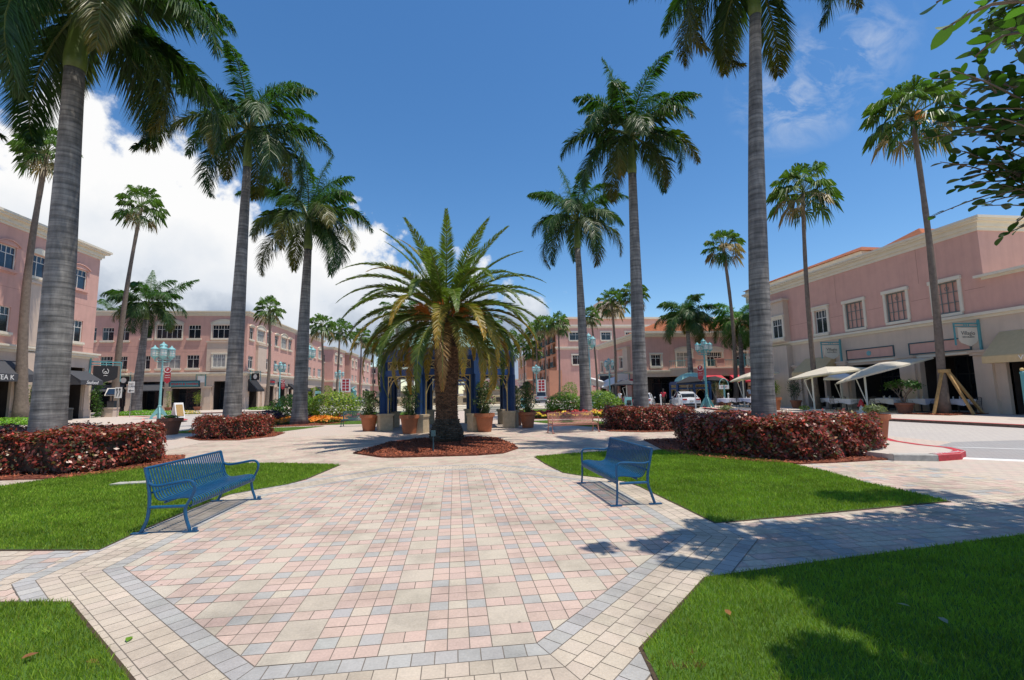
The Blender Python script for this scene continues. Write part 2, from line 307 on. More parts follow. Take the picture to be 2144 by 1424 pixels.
M = dict(
    pink=mat('pink_stucco', (0.64, 0.365, 0.295), 0.9, 0.07, 1.1, 0.25, 60, streak=0.10),
    beige=mat('beige_stucco', (0.60, 0.475, 0.375), 0.9, 0.06, 1.3, 0.25, 60, streak=0.10),
    cream=mat('cream_trim', (0.72, 0.65, 0.52), 0.85, 0.05, 2.0, 0.12, 40, streak=0.04), joint=mat('stucco_joint', (0.36, 0.19, 0.15), 0.9, 0.1, 3),
    tan=mat('tan_stone', (0.50, 0.40, 0.27), 0.9, 0.2, 6.0, 0.5, 40),
    orange=mat('orange_stucco', (0.60, 0.28, 0.17), 0.9, 0.08, 1.0, 0.2, 50),
    glass=mat_glass('dark_glass'), glass_b=mat_glass('blue_glass', (0.02, 0.035, 0.06)), glass_w=mat('curtained_glass', (0.30, 0.30, 0.29), 0.25, 0.35, 1.5),
    frame=mat('white_frame', (0.70, 0.68, 0.62), 0.5, 0.05, 3.0),
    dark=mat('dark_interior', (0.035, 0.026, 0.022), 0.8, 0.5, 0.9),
    darkmetal=mat('dark_metal', (0.03, 0.032, 0.035), 0.45, 0.2, 8.0),
    awn_grey=mat('charcoal_canvas', (0.055, 0.057, 0.065), 0.85, 0.12, 5, 0.2, 80), awn_black=mat('black_canvas', (0.018, 0.018, 0.022), 0.85, 0.15, 5, 0.2, 80),
    awn_tan=mat('tan_canvas', (0.56, 0.42, 0.23), 0.85, 0.08, 5, 0.2, 80), awn_red=mat('red_canvas', (0.52, 0.035, 0.06), 0.85, 0.1, 5, 0.2, 80),
    canvas=mat('ivory_canvas', (0.66, 0.60, 0.50), 0.85, 0.05, 4, 0.2, 60, trans=0.18), white_canvas=mat('white_canvas', (0.8, 0.8, 0.8), 0.8, 0.04, 4, 0.2, 60),
    teal=mat('teal_paint', (0.09, 0.30, 0.32), 0.45, 0.12, 7, 0.1, 30), teal_light=mat('aged_teal_paint', (0.20, 0.44, 0.45), 0.5, 0.14, 7, 0.1, 30), teal_dark=mat('dark_teal_trim', (0.03, 0.085, 0.10), 0.5, 0.12, 6),
    blue=mat('blue_paint', (0.007, 0.080, 0.185), 0.40, 0.28, 16, 0.15, 120),
    navy=mat('navy_paint', (0.012, 0.05, 0.155), 0.45, 0.14, 5, 0.1, 30), ochre=mat('ochre_rail_paint', (0.62, 0.44, 0.17), 0.55, 0.12, 6),
    mint=mat('mint_roof', (0.40, 0.66, 0.56), 0.5, 0.12, 3.0, streak=0.2),
    salmon=mat('salmon_paint', (0.46, 0.19, 0.14), 0.5, 0.1, 9), terracotta=mat('terracotta', (0.40, 0.135, 0.06), 0.8, 0.16, 6, 0.2, 40), terracotta_d=mat('dark_terracotta', (0.24, 0.09, 0.05), 0.8, 0.16, 6, 0.2, 40),
    roof=mat_tiles('clay_roof_tiles', (0.78, 0.23, 0.07)), roof_y=mat_tiles('clay_roof_tiles_side', (0.78, 0.23, 0.07), 4.0, 'y'),
    bark=mat_royal(), fanbark=mat('fan_palm_bark', (0.17, 0.13, 0.10), 0.9, 0.35, 5, 0.8, 14), brownbark=mat('brown_bark', (0.13, 0.10, 0.075), 0.9, 0.3, 6, 0.8, 20),
    shaft=mat('green_crownshaft', (0.10, 0.15, 0.03), 0.45, 0.25, 3), datebark=mat('date_palm_bark', (0, 0, 0), 0.9, 0.35, 9, 0.6, 30, attr=True),
    leaf=mat('palm_leaf', (0, 0, 0), 0.43, 0.25, 3, trans=0.22, attr=True, spec=0.4), leafm=mat('broad_leaf', (0, 0, 0), 0.42, 0.2, 3, trans=0.32, attr=True, spec=0.4),
    redleaf=mat('copper_leaf', (0, 0, 0), 0.36, 0.3, 5, trans=0.15, attr=True, spec=0.45), grass=mat('grass_blade', (0, 0, 0), 0.6, 0.25, 2.0, trans=0.3, attr=True, spec=0.25),
    turf=mat('turf_base', (0.06, 0.125, 0.014), 0.95, 0.3, 2.5, 0.6, 60), fruit=mat('orange_date_stalks', (0.62, 0.20, 0.03), 0.7, 0.25, 8), twig=mat('dark_twigs', (0.05, 0.032, 0.022), 0.9, 0.3, 8),
    paver=mat_paver(), mortar=mat('paver_joint_sand', (0.16, 0.135, 0.11), 0.95, 0.3, 10, 0.3, 60),
    mulch=mat('red_mulch', (0, 0, 0), 0.95, 0.3, 12, attr=True), soil=mat('earth_edge', (0.07, 0.045, 0.025), 0.95, 0.5, 25, 0.8, 90), mulchbase=mat('red_mulch_bed', (0.17, 0.045, 0.022), 0.95, 0.45, 14, 0.9, 50),
    redpaint=mat('red_kerb_paint', (0.46, 0.03, 0.04), 0.65, 0.35, 9, 0.3, 60), concrete=mat('kerb_concrete', (0.42, 0.40, 0.36), 0.85, 0.3, 7, 0.2, 60), whitepaint=mat('white_paint', (0.78, 0.77, 0.74), 0.6, 0.06, 5),
    chrome=mat('chrome', (0.6, 0.6, 0.62), 0.2, 0.03, 3, metal=1.0), rubber=mat('black_rubber', (0.02, 0.02, 0.02), 0.8, 0.1, 8), red=mat('red_lacquer', (0.5, 0.02, 0.02), 0.35, 0.1, 4),
    wood=mat('raw_timber', (0.42, 0.26, 0.10), 0.8, 0.25, 8, 0.3, 40), cloth=mat('white_tablecloth', (0.72, 0.71, 0.80), 0.85, 0.05, 5), flower=mat('flower_petals', (0, 0, 0), 0.6, 0.15, 9, trans=0.2, attr=True),
    trellis=mat('grey_teal_trellis', (0.15, 0.19, 0.18), 0.6, 0.1, 5), lampglass=mat('lantern_glass', (0.66, 0.65, 0.60), 0.15, 0.1, 5, spec=0.7), signred=mat('sign_red', (0.36, 0.02, 0.03), 0.5, 0.1, 4), skin=mat('skin', (0.32, 0.17, 0.11), 0.6, 0.08, 5), skin_d=mat('dark_skin', (0.10, 0.05, 0.035), 0.6, 0.08, 5),
    hair=mat('dark_hair', (0.02, 0.015, 0.012), 0.7, 0.2, 20), shirt_w=mat('white_cotton', (0.75, 0.75, 0.75), 0.85, 0.05, 6), shirt_r=mat('red_cotton', (0.62, 0.045, 0.07), 0.85, 0.08, 6), shirt_b=mat('pale_blue_cotton', (0.42, 0.52, 0.75), 0.85, 0.05, 6), black_c=mat('black_cloth', (0.018, 0.018, 0.02), 0.85, 0.15, 6),
    car_white=mat('white_car_paint', (0.72, 0.73, 0.75), 0.25, 0.02, 2, coat=0.8), car_grey=mat('grey_car_paint', (0.16, 0.18, 0.21), 0.25, 0.05, 2, coat=0.8, metal=0.4), car_dark=mat('black_car_paint', (0.015, 0.017, 0.022), 0.2, 0.05, 2, coat=0.8), car_silver=mat('silver_car_paint', (0.42, 0.43, 0.45), 0.25, 0.05, 2, coat=0.8, metal=0.4),
)
M['plaza'] = mat_brick('pale_plaza_pavers', (0.53, 0.45, 0.36), (0.55, 0.42, 0.35), (0.46, 0.41, 0.35), 0.30, 0.15, 0.5, (0.34, 0.29, 0.25), 0.010)
M['road'] = mat_brick('pale_road_pavers', (0.50, 0.455, 0.40), (0.46, 0.415, 0.375), (0.42, 0.38, 0.35), 0.26, 0.13, 0.5, (0.33, 0.30, 0.27), 0.008)
M['roadgrey'] = mat_brick('grey_road_pavers', (0.36, 0.35, 0.34), (0.30, 0.295, 0.29), (0.33, 0.29, 0.27), 0.2, 0.1, 0.5, (0.2, 0.19, 0.18), 0.008, R(45), 0.7)
M['walk'] = mat_brick('pale_walk_pavers', (0.54, 0.45, 0.38), (0.55, 0.475, 0.405), (0.46, 0.41, 0.36), 0.5, 0.25, 0.5, (0.38, 0.33, 0.29), 0.010)
# ------------------------------------------------------------------ ground
rng = np.random.default_rng(7)
U = 0.15; GX, GY = 1.3694, 24.2423
# paving grid: u to the right, v towards the viewer
def W(u, v): return ((u - GX) * U, (GY - v) * U)
g = MB(); g.poly([(-3000, -3000, 0), (3000, -3000, 0), (3000, 3000, 0), (-3000, 3000, 0)]); tag(g.build('ground', M['mortar']), kind='structure')
def sheet(name, pts, z, m, kind='structure'):
    g = MB(); a = sum(pts[i][0] * pts[(i + 1) % len(pts)][1] - pts[(i + 1) % len(pts)][0] * pts[i][1] for i in range(len(pts)))
    if a < 0: pts = pts[::-1]
    g.poly([(x, y, z) for x, y in pts]); return tag(g.build(name, m), kind=kind)
sheet('road', [(-300, -60), (300, -60), (300, 400), (-300, 400)], 0.004, M['road'])
sheet('plaza', [(-14.6, 19), (-13.5, 26), (-12.5, 34), (-7.5, 38.5), (-9.5, 70), (-9.5, 150), (12, 150), (12, 70), (8.5, 30), (9.5, 24), (14.6, 15), (14.6, 12), (14.6, -20), (-40, -20), (-40, 10), (-17, 19)], 0.008, M['plaza'])
# --- pavers laid one by one near the viewer
C_B = (0.52, 0.445, 0.35); C_P = (0.54, 0.40, 0.33); C_G = (0.405, 0.388, 0.362); C_S = (0.495, 0.43, 0.34); C_W = (0.53, 0.445, 0.35)
def clip(poly, nx, ny, d):
    """keep the part where nx*x + ny*y <= d"""
    out = []
    for i in range(len(poly)):
        a, b = poly[i], poly[(i + 1) % len(poly)]; da = nx * a[0] + ny * a[1] - d; db = nx * b[0] + ny * b[1] - d
        if da <= 0: out.append(a)
        if (da < 0 < db) or (db < 0 < da):
            t = da / (da - db); out.append((a[0] + t * (b[0] - a[0]), a[1] + t * (b[1] - a[1])))
    return out
OCT = [(-7, 2), (5, 2), (19, -12), (19, -33.5), (5, -47.5), (-7, -47.5), (-21, -33.5), (-21, -12)]
def oct_planes(off):
    pl = []
    for i in range(8):
        a, b = OCT[i], OCT[(i + 1) % 8]; dx, dy = b[0] - a[0], b[1] - a[1]; l = math.hypot(dx, dy); nx, ny = -dy / l, dx / l
        if nx * (-1 - a[0]) + ny * (-22.75 - a[1]) > 0: nx, ny = -nx, -ny
        pl.append((nx, ny, nx * a[0] + ny * a[1] + off))
    return pl
pv = MB()
def jit(c, s=0.035):
    k = 1 + rng.normal(0, s); return tuple(min(0.8, x * k * (1 + rng.normal(0, 0.008))) for x in c)
def paver(poly, c, z, gap=0.045, planes=None):
    cx = sum(p[0] for p in poly) / len(poly); cy = sum(p[1] for p in poly) / len(poly)
    ws = max(p[0] for p in poly) - min(p[0] for p in poly); hs = max(p[1] for p in poly) - min(p[1] for p in poly)
    q = [(p[0] - math.copysign(gap / 2, p[0] - cx), p[1] - math.copysign(gap / 2, p[1] - cy)) for p in poly]
    if planes:
        for nx, ny, d in planes:
            q = clip(q, nx, ny, d - 0.03)
            if len(q) < 3: return
    pv.cur = jit(c); dz = rng.normal(0, 0.0006)
    pv.poly([(*W(a, b), z + dz) for a, b in q][::-1])
ins = oct_planes(0.0)
for bu in range(-6, 6):
    for bv in range(-18, 3):
        u0 = bu * 5; v0 = bv * 3
        for k in range(3):
            for r in range(3):
                c = (C_G, C_B, C_G)[k] if r == 0 else C_P
                u_, v_ = u0 + k, v0 + r; paver([(u_, v_), (u_ + 1, v_), (u_ + 1, v_ + 1), (u_, v_ + 1)], c, 0.0185, planes=ins)
        for k in (3, 4): paver([(u0 + k, v0), (u0 + k + 1, v0), (u0 + k + 1, v0 + 1), (u0 + k, v0 + 1)], C_P, 0.0185, planes=ins)
        paver([(u0 + 3, v0 + 1), (u0 + 5, v0 + 1), (u0 + 5, v0 + 3), (u0 + 3, v0 + 3)], C_S, 0.0185, planes=ins)
# rings round the octagon
def offset_pt(i, off):
    pl = oct_planes(off); a, b = pl[i - 1], pl[i]; det = a[0] * b[1] - a[1] * b[0]
    return ((a[2] * b[1] - a[1] * b[2]) / det, (a[0] * b[2] - a[2] * b[0]) / det)
for k, c in ((0, C_G), (1, C_W), (2, C_W), (3, C_W), (4, C_G)):
    for i in range(8):
        if k == 4 and i == 0: continue
        A0, B0, A1, B1 = offset_pt(i, k), offset_pt((i + 1) % 8, k), offset_pt(i, k + 1), offset_pt((i + 1) % 8, k + 1)
        Ln = math.dist(A1, B1); n = max(1, round(Ln)); ex = ((B1[0] - A1[0]) / Ln, (B1[1] - A1[1]) / Ln); nx, ny, _ = oct_planes(0)[i]
        for j in range(n):
            s0, s1 = j * Ln / n, (j + 1) * Ln / n
            q = [(A1[0] + ex[0] * s - nx * w, A1[1] + ex[1] * s - ny * w) for s, w in ((s0, 0), (s1, 0), (s1, 1), (s0, 1))]
            m_ = [(q[0][0] + q[2][0]) / 2, (q[0][1] + q[2][1]) / 2]; q = [(m_[0] + (p[0] - m_[0]) * 0.955, m_[1] + (p[1] - m_[1]) * 0.955) for p in q]
            # mitre lines at the two ends
            for P0, P1, sg in ((A0, A1, 1), (B0, B1, -1)):
                dx, dy = P1[0] - P0[0], P1[1] - P0[1]; nx2, ny2 = -dy, dx; l = math.hypot(nx2, ny2); nx2, ny2 = nx2 / l, ny2 / l
                mid = ((A1[0] + B1[0]) / 2, (A1[1] + B1[1]) / 2)
                if nx2 * (mid[0] - P0[0]) + ny2 * (mid[1] - P0[1]) > 0: nx2, ny2 = -nx2, -ny2
                q = clip(q, nx2, ny2, nx2 * P0[0] + ny2 * P0[1] - 0.02)
                if len(q) < 3: break
            if len(q) >= 3: pv.cur = jit(c, 0.05); pv.poly([(*W(a, b), 0.0185) for a, b in q][::-1])
# bed under the octagon so that no other paver shows through its joints
big = [W(*offset_pt(i, 5.02)) for i in range(8)]
g = MB(); g.poly([(x, y, 0.0165) for x, y in big][::-1]); tag(g.build('joint_bed', M['mortar']), kind='structure')
# field pavers outside: rectangles in running rows, with grey marks, paler with distance
v = 12.0
row = 0
inn = oct_planes(4.9)
def inside_oct(a, b): return all(nx * a + ny * b <= d for nx, ny, d in inn)
while v > -118:
    u_ = -62.0 - (row % 2) * 0.75
    while u_ < 66:
        w_ = 1.0 if rng.random() < 0.45 else 1.5
        if not inside_oct(u_ + w_ / 2, v + .5):
            t = rng.random(); far = v < -50
            c = C_W if t < 0.5 else (C_P if t < 0.86 else (C_G if t < 0.965 and not far else C_B))
            if (abs(u_ - 27) < 1.2 or abs(u_ + 29) < 1.2) and -45 < v < 2: c = C_G if abs(v + 10) < 9 else c
            if -51 > v > -52.5 or -58 > v > -59.5: c = C_B
            paver([(u_, v), (u_ + w_, v), (u_ + w_, v + 1), (u_, v + 1)], c, 0.0125)
        u_ += w_
    v -= 1; row += 1
tag(pv.build('paving', M['paver']), kind='structure')

# ------------------------------------------------------------------ lawns
def pip(x, y, poly):
    ins = np.zeros(len(x), dtype=bool); n = len(poly); j = n - 1
    for i in range(n):
        xi, yi = poly[i]; xj, yj = poly[j]
        c = ((yi > y) != (yj > y)) & (x < (xj - xi) * (y - yi) / (yj - yi + 1e-12) + xi); ins ^= c; j = i
    return ins
def blades(poly, dens, h, w, r, z, dens_far=None, dry=()):
    P = np.array(poly); x0, y0 = P.min(0); x1, y1 = P.max(0); n = int((x1 - x0) * (y1 - y0) * dens)
    x = r.uniform(x0, x1, n); y = r.uniform(y0, y1, n); k = pip(x, y, poly); x, y = x[k], y[k]
    d = np.hypot(x, y); keep = r.random(len(x)) < np.clip((4.5 / np.maximum(d, 0.5)) ** 1.1, 0.12, 1.0); x, y, d = x[keep], y[keep], d[keep]
    n = len(x); a = r.uniform(0, 2 * PI, n); hh = h * r.uniform(0.55, 1.25, n); ww = w * r.uniform(0.7, 1.3, n) * np.clip(d / 4.5, 1, 3)
    ln = r.normal(0, 0.35, (n, 2)) * hh[:, None]
    Pv = np.zeros((n, 4, 3)); ca, sa = np.cos(a), np.sin(a)
    Pv[:, 0] = np.stack([x - ca * ww / 2, y - sa * ww / 2, np.full(n, z)], 1); Pv[:, 1] = np.stack([x + ca * ww / 2, y + sa * ww / 2, np.full(n, z)], 1)
    Pv[:, 2] = np.stack([x + ca * ww * .3 + ln[:, 0] * .6, y + sa * ww * .3 + ln[:, 1] * .6, z + hh * .7], 1); Pv[:, 3] = np.stack([x + ln[:, 0], y + ln[:, 1], z + hh], 1)
    base = np.array([0.215, 0.325, 0.030]); t = np.sin(x * 1.7 + np.sin(y * 2.1)) * 0.5 + np.sin(y * 3.3 + x * 0.9) * 0.5 + .8 * np.sin(x * 5.1 + 2 * np.sin(y * 4.3)) * np.sin(y * 6.1 + x)
    c = base[None] * (1 + 0.12 * t + r.normal(0, 0.16, n))[:, None]; yl = r.random(n) < 0.09; c[yl] = np.array([0.20, 0.22, 0.03]) * r.uniform(0.7, 1.2, (yl.sum(), 1))
    for dx, dy, dr in dry:
        q = np.hypot((x - dx), (y - dy) * 1.6) < dr * r.uniform(0.6, 1.1, n); c[q] = np.array([0.34, 0.20, 0.07]) * r.uniform(0.6, 1.2, (q.sum(), 1))
    return Pv, np.clip(c, 0.01, 1)
def W2(l): return [W(a, b) for a, b in l]
LAWNS = [
    ('lawn', W2([(15.3, -58.4), (15.6, -50), (16.4, -41.4), (18.3, -38.6), (20.4, -36.4), (22.4, -33.5), (23.0, -30), (23.1, -22), (23.2, -14.4), (36, -15.8), (48.9, -17.2), (49.2, -27.6), (50.5, -34), (50.6, -43.2), (47.8, -53.8), (41.7, -60.3), (32.7, -62.3), (23, -60.8)]), ()),
    ('lawn', W2([(-62, -41), (-58, -50), (-55.0, -55.8), (-50.6, -62.7), (-38.9, -64.0), (-27, -61), (-17.3, -57.1), (-18.9, -44.6), (-20.2, -41), (-22.6, -38.6), (-24.9, -35.8), (-25.5, -28.7), (-25.6, -20.6), (-25.4, -16.3), (-33.2, -17.7), (-58, -21)]), ()),
    ('lawn', W2([(-36, -8.3), (-24.0, -6.9), (-20.2, -6.3), (-11.6, 2.3), (-11.2, 14), (-36, 14)]), ()),
    ('lawn', W2([(62, -9.5), (43.3, -7.1), (29, -5.3), (16.3, -3.6), (9.5, 3.2), (9.2, 5.6), (9.4, 14), (62, 14)]), [(1.46, 2.90, .062), (1.31, 2.92, .05), (1.50, 3.04, .032), (1.37, 2.90, .04)]),
    ('lawn', [(-14.36, 25.49), (-14.02, 27.85), (-10.9, 27.0), (-11.3, 24.6)], ()), ('lawn', [(-9.6, 22.6), (-8.85, 22.9), (-7.3, 27.9), (-10.7, 27.4), (-11.0, 24)], ()),
    ('lawn', [(5.2, 24.4), (7.09, 21.0), (8.2, 21.6), (8.0, 26.6), (5.8, 27.8), (4.2, 27.8)], ()),
    ('lawn', [(3.5, 30), (8.2, 29.4), (9.5, 33), (4, 34)], ()), ('lawn', [(3.5, 36), (9.5, 35), (10.5, 46), (4, 46)], ()),
    ('lawn', [(-8.4, 29), (-4.2, 29), (-4.2, 32.5), (-7.4, 32.5)], ()), ('lawn', [(-7.6, 40), (-4.5, 36), (-3.6, 47), (-9, 50)], ()),
]
for i, (nm, poly, dry) in enumerate(LAWNS):
    g = MB(); g.prism(poly, 0.006, 0.024, bottom=False); pass
    o = tag(g.build('lawn', M['turf']), kind='structure')
    if i < 4:
        n_ = len(poly); ar = sum(poly[k][0] * poly[(k + 1) % n_][1] - poly[(k + 1) % n_][0] * poly[k][1] for k in range(n_)); sgn = 1 if ar > 0 else -1; edge = []
        for k in range(n_):   # narrow strip of bare earth between turf and pavers
            p0, p1, p2 = Vector(poly[k - 1]), Vector(poly[k]), Vector(poly[(k + 1) % n_]); t1 = (p1 - p0).normalized(); t2 = (p2 - p1).normalized(); nn = Vector((t1.y + t2.y, -t1.x - t2.x)) * sgn
            if nn.length > 1e-3: nn.normalize()
            edge.append((p1.x + nn.x * .028, p1.y + nn.y * .028))
        g = MB(); g.prism(edge, 0.006, 0.0215, bottom=False); tag(g.build('soil', M['soil']), kind='structure')
    Pv, c = blades(poly, 8000 if i < 4 else 2200, 0.042 if i < 4 else 0.035, 0.0048, rng, 0.022, dry=dry)
    tag(fan_mesh('grass', Pv, c, M['grass']), kind='stuff')
def chips(name, poly, n, z, size, r, edge_h=0.03):
    g = MB(); g.prism(poly, 0.006, z, bottom=False); tag(g.build('mulch_bed', M['mulchbase']), kind='structure')
    P = np.array(poly); x0, y0 = P.min(0); x1, y1 = P.max(0); x = r.uniform(x0, x1, n); y = r.uniform(y0, y1, n); k = pip(x, y, poly); x, y = x[k], y[k]; n = len(x)
    a = r.uniform(0, 2 * PI, n); L_ = size * r.uniform(0.5, 1.6, n); w = L_ * r.uniform(.2, .5, n); tz = r.normal(0, .35, n)
    ca, sa = np.cos(a), np.sin(a); zz = z + .004 + r.uniform(0, .02, n); Pv = np.zeros((n, 4, 3))
    for q, (s, t) in enumerate(((-1, -1), (1, -1), (1, 1), (-1, 1))):
        Pv[:, q] = np.stack([x + ca * L_ / 2 * s - sa * w / 2 * t, y + sa * L_ / 2 * s + ca * w / 2 * t, zz + s * L_ / 2 * tz], 1)
    c = np.array([0.32, 0.085, 0.035])[None] * r.uniform(0.35, 1.3, (n, 1)); tag(fan_mesh('mulch', Pv, np.clip(c, 0.01, 1), M['mulch']), kind='stuff')
chips('m', [(-2.95, 14.45), (-2.0, 13.35), (-1.7, 13.2), (.55, 13.05), (1.35, 13.3), (1.9, 14.3), (1.9, 15.2), (1.6, 17.6), (.9, 18.4), (-1.3, 18.4), (-2.3, 17.3)], 16000, 0.05, 0.055, rng)
chips('m', [(6.3, 10.9), (6.75, 10.3), (7.5, 9.75), (8.6, 9.75), (10.2, 9.9), (11.0, 10.1), (10.9, 13.5), (11, 15.6), (6.4, 15.6), (5.7, 12.2)], 9000, 0.04, 0.055, rng)
chips('m', [(-14, 12.2), (-10.3, 11.75), (-8.4, 11.6), (-7.5, 12.6), (-7.4, 14.2), (-8, 15.4), (-14, 15.8)], 7000, 0.04, 0.055, rng)
chips('m', [(-11.6, 22.2), (-10.2, 20.6), (-8.5, 20.1), (-7.7, 21.6), (-7.9, 23.5), (-9, 24.8), (-11.4, 24.8)], 5000, 0.03, 0.055, rng)
chips('m', [(6.3, 20.6), (6.4, 19.2), (7.5, 18.4), (10.4, 18.2), (10.8, 22.9), (7.0, 23.2)], 5000, 0.03, 0.055, rng)
chips('m', [(-12.6, 31), (-11, 28.0), (-7.6, 28.8), (-6.9, 31), (-7.5, 36.5), (-9.5, 37)], 5000, 0.03, 0.06, rng)
chips('m', [(4.6, 29.4), (11.5, 27.9), (11.5, 33.5), (6, 34.5)], 4000, 0.03, 0.06, rng)
chips('m', [(24.6, 23.4), (25.2, 21.4), (27.9, 21.7), (27.9, 23.3)], 3000, 0.15, 0.07, rng)

# ------------------------------------------------------------------ raised sidewalks and kerbs
def kerbed(name, poly, z, m, red_edges, kz=0.0, other=None):
    """sidewalk slab with a painted kerb along the listed edges"""
    g = MB(); g.prism(poly, 0.0, z, bottom=False); tag(g.build(name, m), kind='structure')
def kerb(path, z, w, mt, name='kerb', label=None, cat='kerb', texts=()):
    """kerb stones along a path, outer face on the left-hand side of travel"""
    g = MB(); n = len(path); L_ = []; Rr = []
    for i in range(n):
        a = Vector(path[max(i - 1, 0)]); b = Vector(path[min(i + 1, n - 1)]); t = (b - a).normalized(); nn = Vector((-t.y, t.x))
        p = Vector(path[i]); L_.append(p + nn * 0.012); Rr.append(p - nn * w)
    for i in range(n - 1):
        a, b, c, d = L_[i], L_[i + 1], Rr[i + 1], Rr[i]; zt = z + 0.006
        g._add([(a.x + 0, a.y, 0.0), (b.x, b.y, 0.0), (b.x, b.y, zt - .02), (a.x, a.y, zt - .02)], [(0, 1, 2, 3)])
        a2 = a + (d - a) * 0.12; b2 = b + (c - b) * 0.12
        g._add([(a.x, a.y, zt - .02), (b.x, b.y, zt - .02), (b2.x, b2.y, zt), (a2.x, a2.y, zt)], [(0, 1, 2, 3)])
        g._add([(a2.x, a2.y, zt), (b2.x, b2.y, zt), (c.x, c.y, zt), (d.x, d.y, zt)], [(0, 1, 2, 3)])
    o = g.build(name, mt); tag(o, kind='structure'); return o
SWZ = 0.12
k1 = [(-27.6, 22), (-25.2, 27), (-23.8, 28.6), (-22.9, 30.8), (-21.6, 33.4), (-20.4, 35.4), (-19.95, 36.6), (-20.0, 37.8), (-20.7, 39.2), (-22.4, 41.0), (-26, 44.5), (-30.0, 48.6), (-33.5, 51)]
kerbed('sidewalk', [(-80, 22)] + k1 + [(-80, 51)], SWZ, M['walk'], ())
kerb(k1, SWZ, 0.32, M['redpaint'])
k2 = [(-80, 58.0), (-40, 58.0), (-31, 56.5), (-27.4, 56.0), (-21.5, 57.3), (-19.9, 58.5), (-19.9, 66), (-21.2, 72), (-21.2, 170)]
kerbed('sidewalk', k2 + [(-80, 170)], SWZ, M['walk'], ())
kerb(k2[1:4], SWZ, 0.32, M['redpaint']); kerb(k2[3:7], SWZ, 0.32, M['redpaint'])
k3 = [(22.6, 6), (22.2, 12), (21.6, 17), (21.0, 21.0), (20.5, 25), (20.3, 29), (20.6, 34), (21.4, 38.4), (23.5, 41.2), (27.5, 42.5), (45, 43)]
kerbed('sidewalk', [(80, 6)] + k3[::1] + [(80, 43)], SWZ, M['walk'], ())
kerb(k3[::-1], SWZ, 0.30, M['redpaint'])
kerbed('sidewalk', [(22.5, 50.0), (80, 50), (80, 170), (15.5, 170), (15.5, 72), (17.6, 56)], SWZ, M['walk'], ())
kerb([(15.5, 120), (15.5, 72), (17.6, 56), (22.5, 50)][::-1], SWZ, 0.3, M['redpaint'])
# grey paved road on the right with the traffic island and its red nose
sheet('road', [(10.6, 10.35), (14.9, 7.0), (22.5, 4), (22.2, 12), (14.6, 12.4)], 0.017, M['roadgrey'])
sheet('road_marking', [(13.4, 11.45), (13.45, 11.30), (18.5, 7.6), (18.55, 7.8)], 0.0215, M['whitepaint'])
isl = [(9.9, 9.75), (10.7, 9.45), (11.4, 9.55), (11.95, 9.9), (12.25, 10.45), (12.2, 11.1), (12.4, 12.0), (13.1, 13.2), (13.9, 14.6), (13.6, 17), (11.2, 18.5), (9.6, 17), (9.4, 12)]
kerbed('traffic_island', isl, 0.15, M['walk'], ())
kerb(isl[1:9][::-1], 0.15, 0.2, M['redpaint']); kerb(isl[0:2][::-1], 0.15, 0.2, M['concrete'])
kerb([(14.9, 7.0), (10.6, 10.35), (9.4, 10.9)], 0.02, 0.16, M['whitepaint'])
def flat_text(s, size, loc, rz, name='kerb_lettering'):
    o = text_part(name, s, size, M['whitepaint'], None, loc, (0, 0, rz), 0.001); tag(o, kind='structure'); return o
flat_text('NO PARKING', 0.17, (11.25, 9.69, .1575), R(12))
flat_text('NO PARKING', 0.30, (-20.85, 34.95, .1275), R(62))
flat_text('NO PARKING', 0.30, (20.45, 28.2, .1275), R(-94))
